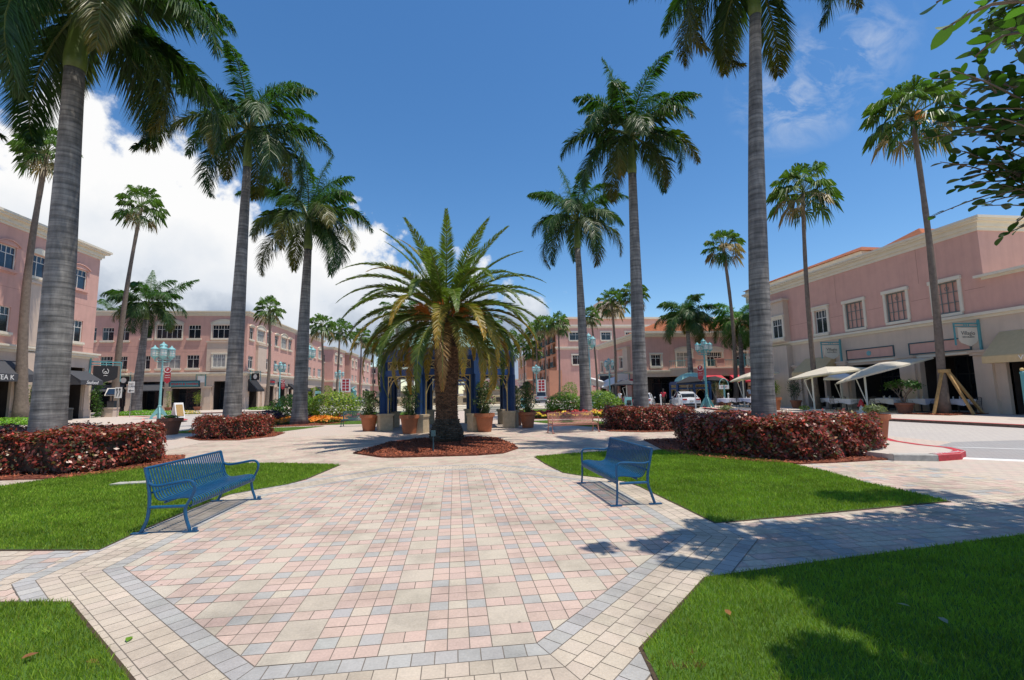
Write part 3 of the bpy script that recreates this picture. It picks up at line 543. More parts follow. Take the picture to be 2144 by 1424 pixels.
# ------------------------------------------------------------------ palms
def vn(a): return a / (np.linalg.norm(a, axis=-1, keepdims=True) + 1e-9)
def pinnate(base, az, el, L_, droop, nleaf, ll, lw, r, col, vee=0.1, hang=0.5, plum=0.5, fwd=0.5, start=0.12, tipcol=None, curl=0.0, sway=0.0):
    """one feather frond: returns leaflet polygons, colours and the rachis path"""
    K = 22; ts = np.linspace(0, 1, K); pts = [np.array(base, float)]; T = []
    for i in range(K):
        e = el - droop * ts[i] ** 1.35; a = az + sway * ts[i] ** 2
        d = np.array([math.cos(e) * math.cos(a), math.cos(e) * math.sin(a), math.sin(e)]); T.append(d)
        if i < K - 1: pts.append(pts[-1] + d * L_ / (K - 1))
    pts = np.array(pts); T = np.array(T)
    n = nleaf; t = np.linspace(start, 1.0, n) + r.normal(0, .004, n); t = np.clip(t, 0, .999); k = t * (K - 1); i0 = k.astype(int); fr = (k - i0)[:, None]; i1 = np.minimum(i0 + 1, K - 1)
    Pp = pts[i0] * (1 - fr) + pts[i1] * fr; Tt = vn(T[i0] * (1 - fr) + T[i1] * fr)
    S = vn(np.cross(Tt, np.array([0, 0, 1.0]))); S = np.where(np.abs(Tt[:, 2:3]) > 0.97, np.array([[-math.sin(az), math.cos(az), 0]]), S); Nn = np.cross(S, Tt)
    out = []; cols = []
    prof = np.sin(np.clip((t - start) / (1 - start), 0, 1) ** 0.6 * PI * 0.88 + 0.22) * 0.95 + 0.05
    for sg in (-1, 1):
        v = vee + r.normal(0, plum, n)[:, None] if plum else np.full((n, 1), vee)
        D = vn(S * sg + Tt * (fwd + 0.9 * t[:, None] ** 2 * fwd) + Nn * v); l = (ll * prof * r.uniform(.85, 1.12, n))[:, None]; wv = vn(np.cross(D, Nn + r.normal(0, .25, (n, 3))))
        w = (lw * r.uniform(.8, 1.2, n))[:, None]; g_ = np.array([[0, 0, -1.0]])
        mid = Pp + D * l * .52 + g_ * l * hang * .16; tip = Pp + D * l * .9 + g_ * l * hang * .62
        out.append(np.stack([Pp - wv * w * .3, Pp + wv * w * .3, mid + wv * w * .5, tip, mid - wv * w * .5], 1))
        c = col[None] * r.uniform(.7, 1.3, (n, 1)); 
        if tipcol is not None: f = np.clip((t[:, None] - .35) * 1.5, 0, 1) * r.uniform(.3, 1.2, (n, 1)); f = np.clip(f, 0, 1); c = c * (1 - f) + tipcol[None] * f * r.uniform(.7, 1.2, (n, 1))
        cols.append(c)
    return np.concatenate(out), np.concatenate(cols), pts
def rachis(mb, pts, r0, r1, col, n=5, step=2):
    mb.cur = tuple(col); q = list(pts[::step]) + ([pts[-1]] if (len(pts) - 1) % step else []); m = len(q)
    mb.tube(q, [r0 + (r1 - r0) * i / (m - 1) for i in range(m)], n)
def royal(name, label, loc, trunk_h, shaft_h, r0, r1, seed, fronds=15, flen=3.6, lean=(0, 0), dens=92, spike=None, extra=(), group='royal palms', col=(0.034, 0.078, 0.015), dead=0, wl=1.0, az0=0.0, skirt=0.0):
    r = np.random.default_rng(seed); t = thing(name, label, 'palm tree', loc, 0, group)
    g = MB(); K = 26; pth = []; rad = []
    for i in range(K):
        s = i / (K - 1); x = lean[0] * s ** 1.4; y = lean[1] * s ** 1.4; bul = 1 + 0.10 * math.sin(s * PI * 1.3 + .3) + (0.38 * math.exp(-s * 16)); pth.append((x, y, s * trunk_h)); rad.append((r0 + (r1 - r0) * s) * bul)
    g.tube(pth, rad, 20); g.build('trunk', M['bark'], t, smooth=True)
    tx, ty = lean; top = trunk_h + shaft_h
    g = MB(); g.tube([(tx, ty, trunk_h - .02), (tx, ty, trunk_h + .15 * shaft_h), (tx, ty, trunk_h + .6 * shaft_h), (tx, ty, top)], [r1 * .98, r1 * 1.08, r1 * .8, r1 * .42], 14); g.build('crownshaft', M['shaft'], t, smooth=True)
    Ps = []; Cs = []; mb = MB(); base_c = np.array(col)
    specs = []
    ga = 2.399963
    for i in range(fronds):
        a = az0 + i * ga + r.normal(0, .12); q = i / max(1, fronds - 1)   # young (up) to old (hanging)
        el = R(82) - q ** .9 * R(92 + skirt) + r.normal(0, .08); dr = R(88) + q * R(34) + r.normal(0, .15)
        specs.append((a, el, flen * (0.84 + .25 * r.random()), dr, q))
    if spike: specs.append((spike[0], R(84), spike[1], R(22), -0.3))
    for s in extra: specs.append(s)
    for a, el, fl, dr, q in specs:
        c = base_c * (1.55 - .65 * max(q, 0)) * (np.array([1.0, 1.15, .9]) if q < .35 else np.array([1, 1, 1])); tipc = None
        if q > .9 and dead and r.random() < dead: c = np.array([.24, .13, .02])
        elif q > .55 and r.random() < .45: tipc = np.array([.17, .13, .015])
        P_, c_, pts = pinnate((tx + .1 * math.cos(a), ty + .1 * math.sin(a), top - .12 * q), a, el, fl, dr, int(dens * 1.25 * fl / 3.6), .86 * (flen / 3.6) ** .5 * wl, .029 * wl, r, c, vee=.05, hang=.95, plum=.5, fwd=.6, start=.16, tipcol=tipc, sway=r.normal(0, .12))
        Ps.append(P_); Cs.append(c_); rachis(mb, pts, .045, .008, (0.11, .14, .03))
    mb.build('rachis', M['leaf'], t)
    o = fan_mesh('fronds', np.concatenate(Ps), np.clip(np.concatenate(Cs), .005, 1), M['leaf'], t)
    return t
def fanpalm(name, label, loc, h, r0, r1, cr, seed, n=34, lean=(0, 0), skirt=.25, group='tall fan palms', curve=1.6, col=(0.065, 0.13, 0.02), segs=19, fruit=False, flare=1.0, bend=0):
    r = np.random.default_rng(seed); t = thing(name, label, 'palm tree', loc, 0, group)
    g = MB(); K = 22; pth = []; rad = []
    for i in range(K):
        s = i / (K - 1); pth.append((lean[0] * s ** curve + bend * math.sin(s * PI), lean[1] * s ** curve, s * h)); rad.append((r0 + (r1 - r0) * min(1, s * 1.3)) * (1 + .55 * flare * math.exp(-s * 14)) * r.uniform(.96, 1.05))
    g.tube(pth, rad, 12); g.build('trunk', M['fanbark'], t, smooth=True)
    c0 = np.array([lean[0], lean[1], h]); Ps = []; Cs = []; mb = MB(); Pd = []; Cd = []
    for i in range(n):
        q = i / (n - 1); a = i * 2.399963 + r.normal(0, .2); e = R(80) - q * R(132) + r.normal(0, .1); pl = cr * r.uniform(.52, .70); fr = cr * r.uniform(.38, .50)
        d = np.array([math.cos(e) * math.cos(a), math.cos(e) * math.sin(a), math.sin(e)]); b = c0 + np.array([0, 0, .25 * (1 - q)]); hub = b + d * pl
        d2 = vn(d + np.array([0, 0, -.35])); S = vn(np.cross(d2, np.array([0, 0, 1.0]))); Nn = np.cross(S, d2)
        mb.cur = (.16, .19, .05); mb.tube([b, (b + hub) / 2, hub], [.03, .022, .014], 4)
        deadl = q > 1 - skirt; cc = np.array([.26, .19, .09]) if deadl and r.random() < .55 else np.array(col) * (1.3 - .5 * q)
        for j in range(segs):
            u_ = (j / (segs - 1) - .5) * R(235); dd = vn(d2 * math.cos(u_) + S * math.sin(u_) + Nn * (.12 * math.cos(u_ * 2)) + r.normal(0, .05, 3)); l = fr * (1 - .22 * abs(u_) / R(118)) * r.uniform(.9, 1.08)
            wv = vn(np.cross(dd, Nn)); w = l * (.078 if segs > 14 else .13); mid = hub + dd * l * .58; tip = hub + dd * l * .93 + np.array([0, 0, -l * (.42 + .25 * q)]) + r.normal(0, .03, 3)
            (Pd if deadl else Ps).append(np.stack([hub - wv * w * .12, hub + wv * w * .12, mid + wv * w * .62, tip, mid - wv * w * .62])); (Cd if deadl else Cs).append(cc * r.uniform(.7, 1.35))
    mb.build('petioles', M['leaf'], t)
    fan_mesh('fan_leaves', np.array(Ps), np.clip(np.array(Cs), .005, 1), M['leaf'], t)
    if Pd: fan_mesh('dead_skirt', np.array(Pd), np.clip(np.array(Cd), .005, 1), M['leaf'], t, )
    if fruit:
        g = MB(); g.sphere((lean[0] + .15, lean[1] - .3, h - .15), .28, 8, 6, 1.5); g.build('fruit_cluster', M['fruit'], t)
    return t

# the six royal palms of the near rows
royal('royal_palm', "huge royal palm behind the leftmost red hedge, its crown cut by the photo's top edge", (-10.35, 13.55, 0), 10.9, 1.9, .335, .25, 11, 26, 5.0, (-0.15, 0), 180, dead=.1, skirt=14)
royal('royal_palm', 'tall royal palm in the clipped red hedge between the left bench and the parking kerb', (-9.98, 22.8, 0), 12.7, 2.0, .34, .19, 12, 20, 4.2, (0.15, 0), 150, dead=.3, skirt=8)
royal('royal_palm', 'royal palm beside the orange and pink flower bed on the left', (-9.4, 30.3, 0), 11.0, 2.1, .40, .25, 23, 19, 4.9, (0.2, 0), 135, spike=(.3, 4.4), wl=1.1, skirt=6)
royal('royal_palm', 'large royal palm in the red hedge behind the right blue bench, crown above the photo', (8.5, 12.2, 0), 13.3, 2.0, .28, .18, 14, 20, 4.0, (0.9, 0.2), 165, skirt=14)
royal('royal_palm', 'royal palm with an upright green spear frond in the long red hedge right of centre', (8.45, 20.7, 0), 12.1, 2.0, .31, .21, 25, 22, 3.8, (0.12, 0), 150, spike=(2.9, 4.3), dead=.25, skirt=8)
royal('royal_palm', 'royal palm behind the pink bench, bright green crownshaft', (8.85, 31.2, 0), 11.7, 2.1, .36, .21, 16, 18, 4.5, (-.2, 0), 135, spike=(2.6, 4.4), wl=1.05, skirt=4)
# smaller feather palms further back
royal('royal_palm', 'short royal palm with two bare bleached fronds in front of the far left pink building', (-37.6, 61.2, .12), 11.2, 1.8, .52, .30, 31, 16, 5.0, (.5, 0), 90, wl=1.4, group='royal palms', skirt=4, extra=((.35, R(48), 6.2, R(30), -.2), (1.9, R(75), 5.2, R(18), -.2)))
royal('royal_palm', 'full crowned royal palm in front of the orange roofed restaurant', (24.6, 46.5, .12), 7.7, 1.6, .30, .2, 32, 19, 3.9, (-.1, 0), 100, wl=1.3, skirt=4)
royal('royal_palm', 'bushy green palm half hidden behind the large right royal trunk', (29.0, 44.5, .12), 7.2, 1.2, .26, .2, 33, 20, 3.6, (.1, 0), 100, wl=1.25, skirt=10, col=(.06, .14, .02))
royal('royal_palm', 'royal palm of which only the crown shows over the pavilion, left of its dome', (-6.1, 52, .0), 9.0, 1.2, .30, .2, 34, 12, 3.4, (-.1, 0), 50, wl=1.3)
royal('royal_palm', 'dark palm fronds seen past the corner of the near left building', (-58.0, 86, .0), 15.2, 1.2, .30, .2, 35, 12, 4.2, (0, 0), 50, wl=1.3)

# fan palms: label, base, height, radii, crown radius
FP = [
    ('leaning fan palm in front of the steak house awning at the far left', (-31.3, 38.6, .12), 20.4, .36, .17, 2.3, 41, (.3, -.4), .15, -.5),
    ('slim fan palm with a bent trunk between the near and far left buildings', (-35.6, 54.6, .12), 22.6, .34, .17, 2.7, 42, (1.2, 0), .12, -.2),
    ('fan palm at the corner of the far left building', (-24.7, 66.0, .12), 13.1, .24, .15, 2.3, 43, (-.1, 0), .2, .2),
    ('fan palm half hidden behind the left flower bed palm, taller of two', (-21.9, 82, .12), 13.2, .24, .16, 2.6, 44, (-.4, 0), .15, .1),
    ('fan palm on the left avenue just right of the flower bed palm', (-22.3, 93, .12), 13.8, .24, .16, 2.9, 45, (.4, 0), .15, .1),
    ('first fan palm before the orange roof of the left avenue', (-21.9, 113, .12), 15.0, .24, .16, 3.0, 46, (.2, 0), .15, .1),
    ('second fan palm before the orange roof of the left avenue', (-22.0, 132, .12), 14.8, .24, .16, 3.2, 47, (-.3, 0), .15, .1),
    ('third fan palm of the left avenue, next to the date palm fronds', (-19.8, 133, .12), 15.0, .24, .16, 3.2, 48, (.2, 0), .2, .1),
    ('fan palm of the left avenue seen through the date palm fronds', (-20, 158, .12), 15.0, .24, .16, 3.4, 49, (0, 0), .2, .1),
    ('fan palm with a brown skirt left of the largest right trunk', (27.2, 43.0, .12), 15.6, .20, .15, 2.2, 50, (-.2, 0), .5, .3),
    ('tall fan palm with brown lower leaves behind the umbrellas', (26.0, 31.2, .12), 16.2, .17, .13, 2.7, 51, (.35, 0), .3, -.15),
    ('tallest fan palm, propped by timber stakes before the restaurant corner', (26.2, 22.5, .12), 17.2, .20, .13, 2.6, 52, (.55, .3), .2, .25),
    ('fan palm against the peach balconied building, right of the bare grey trunk', (18.6, 60, .12), 11.3, .15, .11, 1.7, 53, (-.5, 0), .25, .1),
    ('fan palm with a shaggy skirt before the small tower of the balconied building', (19.3, 55, .12), 12.1, .18, .13, 2.2, 54, (.0, 0), .4, .2),
    ('tall dark fan palm left of the long hedge palm trunk', (20.2, 50.5, .12), 12.4, .17, .12, 1.9, 55, (.2, 0), .15, -.1),
    ('fan palm at the near corner of the balconied building', (17.6, 78, .12), 13.0, .18, .13, 2.5, 56, (.1, 0), .25, .1),
    ('fan palm before the balconies, second from the corner', (17.6, 90, .12), 14.4, .2, .13, 2.7, 57, (0, 0), .2, .1),
    ('fan palm before the balconies, third from the corner', (17.5, 99, .12), 14.6, .2, .13, 2.8, 58, (0, 0), .2, .1),
    ('low fan palm before the balconies', (17.0, 101, .12), 10.4, .2, .13, 2.6, 59, (0, 0), .15, .1),
    ('fan palm at the far end of the balconied building', (17.4, 117, .12), 14.0, .2, .13, 3.0, 60, (0, 0), .2, .1),
    ('far fan palm at the end of the right avenue', (17.0, 141, .12), 13.5, .2, .13, 3.0, 61, (0, 0), .2, .1),
]
for lb, p, h, r0, r1, crn, sd_, ln, sk, bd in FP:
    fanpalm('fan_palm', lb, p, h, r0, r1, crn * .95, sd_, 40, ln, sk, fruit=(sd_ == 52), bend=bd, segs=20 if p[1] < 70 else 12)
# potted palm tuft on the balcony is built with its building

# ------------------------------------------------------------------ the date palm
def date_palm():
    r = np.random.default_rng(5); loc = (-0.28, 17.0, 0.04); t = thing('date_palm', 'big canary date palm with orange fruit stalks in the ring of red mulch', 'palm tree', loc)
    g = MB(); H = 3.55
    prof = [(.56, 0), (.58, .12), (.52, .34), (.42, .56), (.375, .74), (.37, 1.2), (.39, 2.0), (.41, 2.6), (.40, 3.1), (.43, 3.5), (.47, 4.0), (.36, 4.6), (.1, 4.9)]
    def rad(z):
        for (a, za), (b, zb) in zip(prof, prof[1:]):
            if z <= zb: return a + (b - a) * (z - za) / (zb - za)
        return .1
    g.cur = (.05, .035, .025); g.lathe([(a * .93, z) for a, z in prof], n=28)
    rows = 62; per = 17
    for k in range(rows):
        z = .06 + k * (H + .25) / rows
        for j in range(per):
            a = 2 * PI * (j + (k % 2) * .5) / per + r.normal(0, .03); rr = rad(z) * .95; w = 2 * PI * rr / per * 1.02; hh = .085 if z > .75 else .11
            ca, sa = math.cos(a), math.sin(a); tx, ty = -sa, ca; o1 = .015 + r.uniform(0, .012); o2 = .05 + r.uniform(-.01, .03) + (.05 * r.random() if z < .7 else 0)
            tilt = r.normal(0, .010)
            p = [(rr * ca + tx * w / 2, rr * sa + ty * w / 2, z - tilt), (rr * ca - tx * w / 2, rr * sa - ty * w / 2, z + tilt), ((rr + o2) * ca - tx * w * .3, (rr + o2) * sa - ty * w * .3, z + hh * .75), ((rr + o2) * ca + tx * w * .3, (rr + o2) * sa + ty * w * .3, z + hh * .75),
                 (rr * ca + tx * w / 2, rr * sa + ty * w / 2, z + hh * 1.05), (rr * ca - tx * w / 2, rr * sa - ty * w / 2, z + hh * 1.05)]
            f = r.uniform(.6, 1.5); base = (.15, .085, .05) if z < 3.3 else (.07, .045, .03)
            if z < .7: base = (.085, .065, .045)
            g.cur = tuple(min(1, c * f) for c in base); g._add(p, [(0, 1, 2, 3), (3, 2, 5, 4), (0, 3, 4), (1, 5, 2)])
    g.build('trunk', M['datebark'], t)
    Ps = []; Cs = []; mb = MB(); G_ = np.array([.115, .17, .030]); tipc = np.array([.50, .27, .03])
    n = 74
    for i in range(n):
        q = i / (n - 1); a = i * 2.399963 + r.normal(0, .08)
        el = R(86) - q ** .62 * R(94) + r.normal(0, .06); L_ = 4.0 * (1 - .08 * q) * r.uniform(.93, 1.07); dr = R(74) + q * R(44) + r.normal(0, .09)
        if q < .15: L_ *= .93; dr = R(42) + r.normal(0, .1)
        z0 = 4.75 - q * .6; b = (.22 * math.cos(a), .22 * math.sin(a), z0)
        tc_ = tipc * r.uniform(.8, 1.3) if (q > .55 and r.random() < .75) or r.random() < .05 else None
        if q > .93 and r.random() < .5: c = np.array([.30, .17, .06])
        else: c = G_ * (1.15 - .3 * q) * r.uniform(.85, 1.15)
        P_, c_, pts = pinnate(b, a, el, L_, dr, 150, .52, .027, r, c, vee=.30, hang=.20, plum=.10, fwd=.85, start=.14, tipcol=tc_, sway=r.normal(0, .1))
        Ps.append(P_); Cs.append(c_); rachis(mb, pts, .032, .006, (.20, .22, .05) if tc_ is None else (.30, .24, .06))
    mb.build('rachis', M['leaf'], t); fan_mesh('fronds', np.concatenate(Ps), np.clip(np.concatenate(Cs), .005, 1), M['leaf'], t)
    g = MB()
    for k in range(11):
        a = k * 2.4 + .3; e = R(50) + r.normal(0, .2)
        for j in range(40):
            a2 = a + r.normal(0, .30); e2 = e + r.normal(0, .3); l = r.uniform(.55, 1.0); d = Vector((math.cos(e2) * math.cos(a2), math.cos(e2) * math.sin(a2), math.sin(e2)))
            s = Vector((.3 * math.cos(a), .3 * math.sin(a), 4.15)); g.tube([s, s + Vector((math.cos(a) * .35, math.sin(a) * .35, .3)), s + Vector((math.cos(a) * .4, math.sin(a) * .4, .3)) + d * l * .5, s + Vector((math.cos(a) * .45, math.sin(a) * .45, .2)) + d * l * .8 + Vector((0, 0, -.12))], [.02, .012, .009, .012], 3)
    g.build('fruit_stalks', M['fruit'], t)
    return t
date_palm()
g = MB(); g.tube([(0, 0, 0), (0, 0, .48)], .022, 8); g.obox((0, 0, .52), (.13, .10, .16)); o = g.build('garden_spotlight', M['teal_dark']); o.location = (-.62, 14.1, .04); tag(o, 'small dark green spotlight standing in the mulch before the date palm', 'spotlight')

# ------------------------------------------------------------------ leaf masses
def leaf_polys(P, Nm, size, r, aspect=.55, fold=.25, up=.3, k=4):
    """one pointed leaf per point; Nm: facing normals"""
    n = len(P); Nn = vn(Nm + r.normal(0, .55, (n, 3)) + np.array([0, 0, up])); A = vn(np.cross(Nn, r.normal(0, 1, (n, 3)))); B = np.cross(Nn, A); s = (size * r.uniform(.6, 1.35, n))[:, None]; w = s * aspect / 2
    if k == 4: return np.stack([P - A * s * .5, P + B * w - Nn * fold * w, P + A * s * .5, P - B * w - Nn * fold * w], 1)
    return np.stack([P - A * s * .5, P - A * s * .2 + B * w * .85, P + A * s * .15 + B * w, P + A * s * .5, P + A * s * .15 - B * w, P - A * s * .2 - B * w * .85], 1)
def ring_samples(poly_out, n, h, thick, r, bumpy=.05, z0=.05):
    """points on the outside and top of a hedge with the given outline"""
    P = np.array(poly_out); m = len(P); E = np.roll(P, -1, 0) - P; ln = np.linalg.norm(E, axis=1); cum = ln / ln.sum(); i = r.choice(m, n, p=cum); t = r.random(n)[:, None]; pos = P[i] + E[i] * t
    a = 0.5 * sum(P[j][0] * P[(j + 1) % m][1] - P[(j + 1) % m][0] * P[j][1] for j in range(m)); nrm = np.stack([E[i][:, 1], -E[i][:, 0]], 1) / ln[i][:, None] * (1 if a > 0 else -1)
    return pos, nrm
def hedge(label, poly, h, n, size, seed, group='clipped red hedges', colset=None, loc=None, name='hedge', cat='hedge', mt='redleaf', round_=.18, z0=0.0, thin_bottom=True, k=4, up=.3, core_c=None):
    r = np.random.default_rng(seed); cx = sum(p[0] for p in poly) / len(poly); cy = sum(p[1] for p in poly) / len(poly); loc = (cx, cy, z0); t = thing(name, label, cat, loc, 0, group)
    pl = [(x - cx, y - cy) for x, y in poly]; P = np.array(pl)
    per = sum(math.dist(pl[i], pl[(i + 1) % len(pl)]) for i in range(len(pl))); xs = P[:, 0]; ys = P[:, 1]; area = abs(0.5 * sum(pl[i][0] * pl[(i + 1) % len(pl)][1] - pl[(i + 1) % len(pl)][0] * pl[i][1] for i in range(len(pl))))
    ns = int(n * per * h / (per * h + area)); nt = n - ns
    pos, nr = ring_samples(pl, ns, h, .2, r); z = h * (1 - r.random(ns) ** (1.15 if thin_bottom else 1.0)); z = np.maximum(z, .04)
    lump = .09 * np.sin(pos[:, 0] * 3.1 + pos[:, 1] * 2.7 + z) + .07 * np.sin(pos[:, 0] * 8.7 - pos[:, 1] * 7.1 + z * 7)
    inset = np.where(z > h - round_, (1 - np.sqrt(np.clip(1 - ((z - (h - round_)) / round_) ** 2, 0, 1))) * round_, 0) + np.where(z < h * .25, .10 * (1 - z / (h * .25)), 0)
    off = lump + r.normal(-.03, .05, ns) - inset; p1 = np.concatenate([pos + nr * off[:, None], z[:, None]], 1); n1 = np.concatenate([nr, np.full((ns, 1), .15)], 1)
    m = int(nt * 2.2); q = np.stack([r.uniform(xs.min(), xs.max(), m), r.uniform(ys.min(), ys.max(), m)], 1); q = q[pip(q[:, 0], q[:, 1], pl)][:nt * 2]
    zt = h - .03 + .05 * np.sin(q[:, 0] * 3.3 + q[:, 1] * 2.1) + .04 * np.sin(q[:, 1] * 7.7 - q[:, 0] * 3) + r.normal(0, .045, len(q)) + .09 * (r.random(len(q)) > .96); p2 = np.concatenate([q, zt[:, None]], 1); n2 = np.tile(np.array([[0, 0, 1.0]]), (len(q), 1))
    Pp = np.concatenate([p1, p2]); Nm = np.concatenate([n1, n2]); tt = len(Pp)
    Lv = leaf_polys(Pp, Nm, size, r, k=k, up=up); cs = colset or [((.24, .042, .026), .38), ((.14, .042, .022), .28), ((.42, .060, .035), .15), ((.07, .07, .02), .13), ((.16, .13, .03), .06), ((.42, .22, .12), .05), ((.58, .24, .18), .03)]
    pr = np.array([w for _, w in cs]); pr = pr / pr.sum(); idx = r.choice(len(cs), tt, p=pr); C_ = np.array([c for c, _ in cs])[idx] * r.uniform(.6, 1.35, (tt, 1))
    fan_mesh('foliage', Lv, np.clip(C_, .004, 1), M[mt], t)
    g = MB(); sh = [(x * (1 - .16 / max(.4, math.hypot(x, y))), y * (1 - .16 / max(.4, math.hypot(x, y)))) for x, y in pl]; g.prism(sh, .10, h - .10); g.build('branches', core_c or M['twig'], t)
    return t
hedge('long red leaved hedge at the left edge round the huge royal palm', [(-14.5, 12.9), (-10.5, 12.3), (-8.8, 12.1), (-8.2, 12.8), (-7.95, 13.8), (-8.4, 15.0), (-10, 15.6), (-14.5, 15.6)], .92, 26000, .095, 101)
hedge('square clipped red hedge round the second palm on the left', [(-11.3, 22.3), (-10.15, 21.0), (-8.7, 20.6), (-8.2, 21.7), (-8.35, 23.3), (-9.1, 24.4), (-11.1, 24.4)], .84, 13000, .085, 102)
hedge('longest red hedge, behind the right blue bench and round the largest right palm', [(6.45, 12.6), (6.6, 11.6), (7.15, 10.5), (7.85, 10.05), (9.3, 10.2), (10.7, 10.75), (11.1, 11.3), (11.0, 12.4), (9.9, 13.3), (8, 13.4), (6.7, 13.2)], .87, 26000, .095, 103)
hedge('red hedge with ragged near corner beside the pink bench', [(6.8, 20.7), (6.95, 19.6), (7.7, 19.0), (9.2, 18.75), (10.2, 19.1), (10.4, 21), (9.8, 22.7), (7.4, 22.8)], .88, 16000, .09, 104)
hedge('small dark end of the red hedges, between the two right ones', [(6.85, 14.1), (7.2, 13.65), (9.5, 13.7), (10.8, 14.1), (10.8, 15.1), (7.7, 15.4)], .84, 9000, .09, 105)

def shrub(label, loc, rx, ry, rz_, n, size, seed, cols, name='shrub', cat='shrub', group=None, mt='leafm', lumps=9, z_off=None, k=4, stem=True, up=.4):
    r = np.random.default_rng(seed); t = thing(name, label, cat, loc, 0, group); zc = rz_ * .95 if z_off is None else z_off
    d = vn(r.normal(0, 1, (n, 3))); rad_ = np.clip(r.normal(.93, .09, n), .5, 1.12)
    lc = vn(r.normal(0, 1, (lumps, 3))); lump = np.max(np.clip(d @ lc.T, 0, 1) ** 8, axis=1) * .16; P = d * (rad_ + lump)[:, None] * np.array([rx, ry, rz_]) + np.array([0, 0, zc]); P[:, 2] = np.maximum(P[:, 2], .03)
    Lv = leaf_polys(P, d, size, r, k=k, up=up); pr = np.array([w for _, w in cols]); idx = r.choice(len(cols), n, p=pr / pr.sum()); C_ = np.array([c for c, _ in cols])[idx] * r.uniform(.6, 1.4, (n, 1))
    fan_mesh('foliage', Lv, np.clip(C_, .004, 1), M[mt], t)
    if stem:
        g = MB()
        for i in range(7):
            a = i * .9; g.tube([(0, 0, 0), (.25 * rx * math.cos(a), .25 * ry * math.sin(a), zc * .5), (.7 * rx * math.cos(a), .7 * ry * math.sin(a), zc * 1.1)], [.03, .02, .008], 5)
        g.build('stems', M['brownbark'], t)
    return t
GREEN = [((.10, .20, .02), .5), ((.16, .27, .03), .3), ((.05, .11, .015), .2)]
LIME = [((.20, .30, .02), .6), ((.30, .36, .03), .2), ((.10, .18, .02), .2)]
shrub('rounded lime green shrub right of the flower bed palm', (-8.2, 34.0, 0), 1.7, 1.2, 1.0, 5200, .13, 111, LIME, group='rounded shrubs')
shrub('rounded dark green shrub left of the flower bed palm', (-11.0, 34.4, 0), 1.5, 1.2, .95, 4600, .13, 112, GREEN, group='rounded shrubs')
shrub('rounded green shrub left of the trunk behind the pink bench', (7.9, 33.4, 0), 1.35, 1.1, .8, 4200, .13, 113, [((.12, .22, .02), .6), ((.20, .30, .03), .4)], group='rounded shrubs')
shrub('rounded green shrub right of the trunk behind the pink bench', (10.4, 33.2, 0), 1.5, 1.1, .85, 4600, .13, 114, [((.12, .22, .02), .6), ((.20, .30, .03), .4)], group='rounded shrubs')
shrub('dark purple leaved plants at the left end of the flower bed', (-11.9, 32.4, 0), .9, .7, .42, 1500, .13, 115, [((.03, .012, .03), .7), ((.06, .02, .05), .3)], cat='plant', name='purple_plant')
def flowerbed(label, poly, n, seed, flowers, h=.32, name='flower_bed'):
    r = np.random.default_rng(seed); P = np.array(poly); cx, cy = P.mean(0); t = thing(name, label, 'flower bed', (cx, cy, 0)); pl = [(x - cx, y - cy) for x, y in poly]; q = P - P.mean(0)
    m = n * 3; x = r.uniform(q[:, 0].min(), q[:, 0].max(), m); y = r.uniform(q[:, 1].min(), q[:, 1].max(), m); kk = pip(x, y, pl); x, y = x[kk][:n], y[kk][:n]; hh = h * (.8 + .25 * np.sin(x * 3 + y * 2) + .15 * np.sin(x * 7 - y * 5))
    z = hh * np.sqrt(r.random(len(x))); Lv = leaf_polys(np.stack([x, y, z], 1), np.tile([[0, -.3, 1.0]], (len(x), 1)), .11, r, up=.2); fan_mesh('leaves', Lv, np.array([.09, .17, .02])[None] * r.uniform(.5, 1.4, (len(x), 1)), M['leafm'], t)
    for nm, c, fn, frac in flowers:
        s = fn(x, y) & (r.random(len(x)) < frac); xs, ys, hs = x[s], y[s], hh[s]; P3 = np.stack([xs, ys, hs * r.uniform(.75, 1.15, len(xs)) + .03], 1)
        fan_mesh(nm, leaf_polys(P3, np.tile([[0, -.4, 1.0]], (len(xs), 1)), .12, r, aspect=.95, k=6, up=.2), np.array(c)[None] * r.uniform(.65, 1.25, (len(xs), 1)), M['flower'], t)
    return t
flowerbed('bed of orange and pink flowers round the foot of the left palm', [(-12.2, 31.3), (-10.5, 30.0), (-8.6, 31.0), (-7.7, 30.0), (-7.0, 31.6), (-6.9, 36.5), (-9, 35), (-12.4, 34.4)], 9000, 121,
          [('orange_flowers', (.75, .24, .01), lambda x, y: y < .6, .42), ('pink_flowers', (.68, .05, .13), lambda x, y: y > .2, .36), ('yellow_flowers', (.75, .5, .02), lambda x, y: x > 1.0, .06)])
flowerbed('bed of red and yellow flowers behind the pink bench', [(4.5, 29.8), (6.0, 29.3), (8.0, 29.8), (10.0, 28.6), (11.6, 28.2), (11.6, 31.5), (8.5, 32.4), (5.2, 32.6)], 6500, 122,
          [('red_flowers', (.50, .035, .03), lambda x, y: (y > -.3), .62), ('yellow_flowers', (.80, .55, .02), lambda x, y: (y <= -.3), .45)], .34)
for lb, lc, rx, ry in (('low mat of bright green ground cover before the steak house', (-30.6, 36.6, .12), 2.8, 1.1), ('low mat of bright green ground cover at the foot of the slim fan palm', (-30.9, 51.8, .12), 3.0, .9)):
    shrub(lb, lc, rx, ry, .34, 4200, .12, 131, [((.14, .32, .02), .7), ((.22, .38, .04), .3)], name='ground_cover', cat='ground cover', group='low green ground cover', z_off=.12, stem=False)
shrub('small green clump with yellow flowers beside the red kerb corner', (-27.6, 52.6, .12), 1.3, .7, .3, 900, .12, 133, [((.12, .2, .02), .6), ((.7, .45, .03), .4)], name='flower_clump', cat='plant', z_off=.1, stem=False)
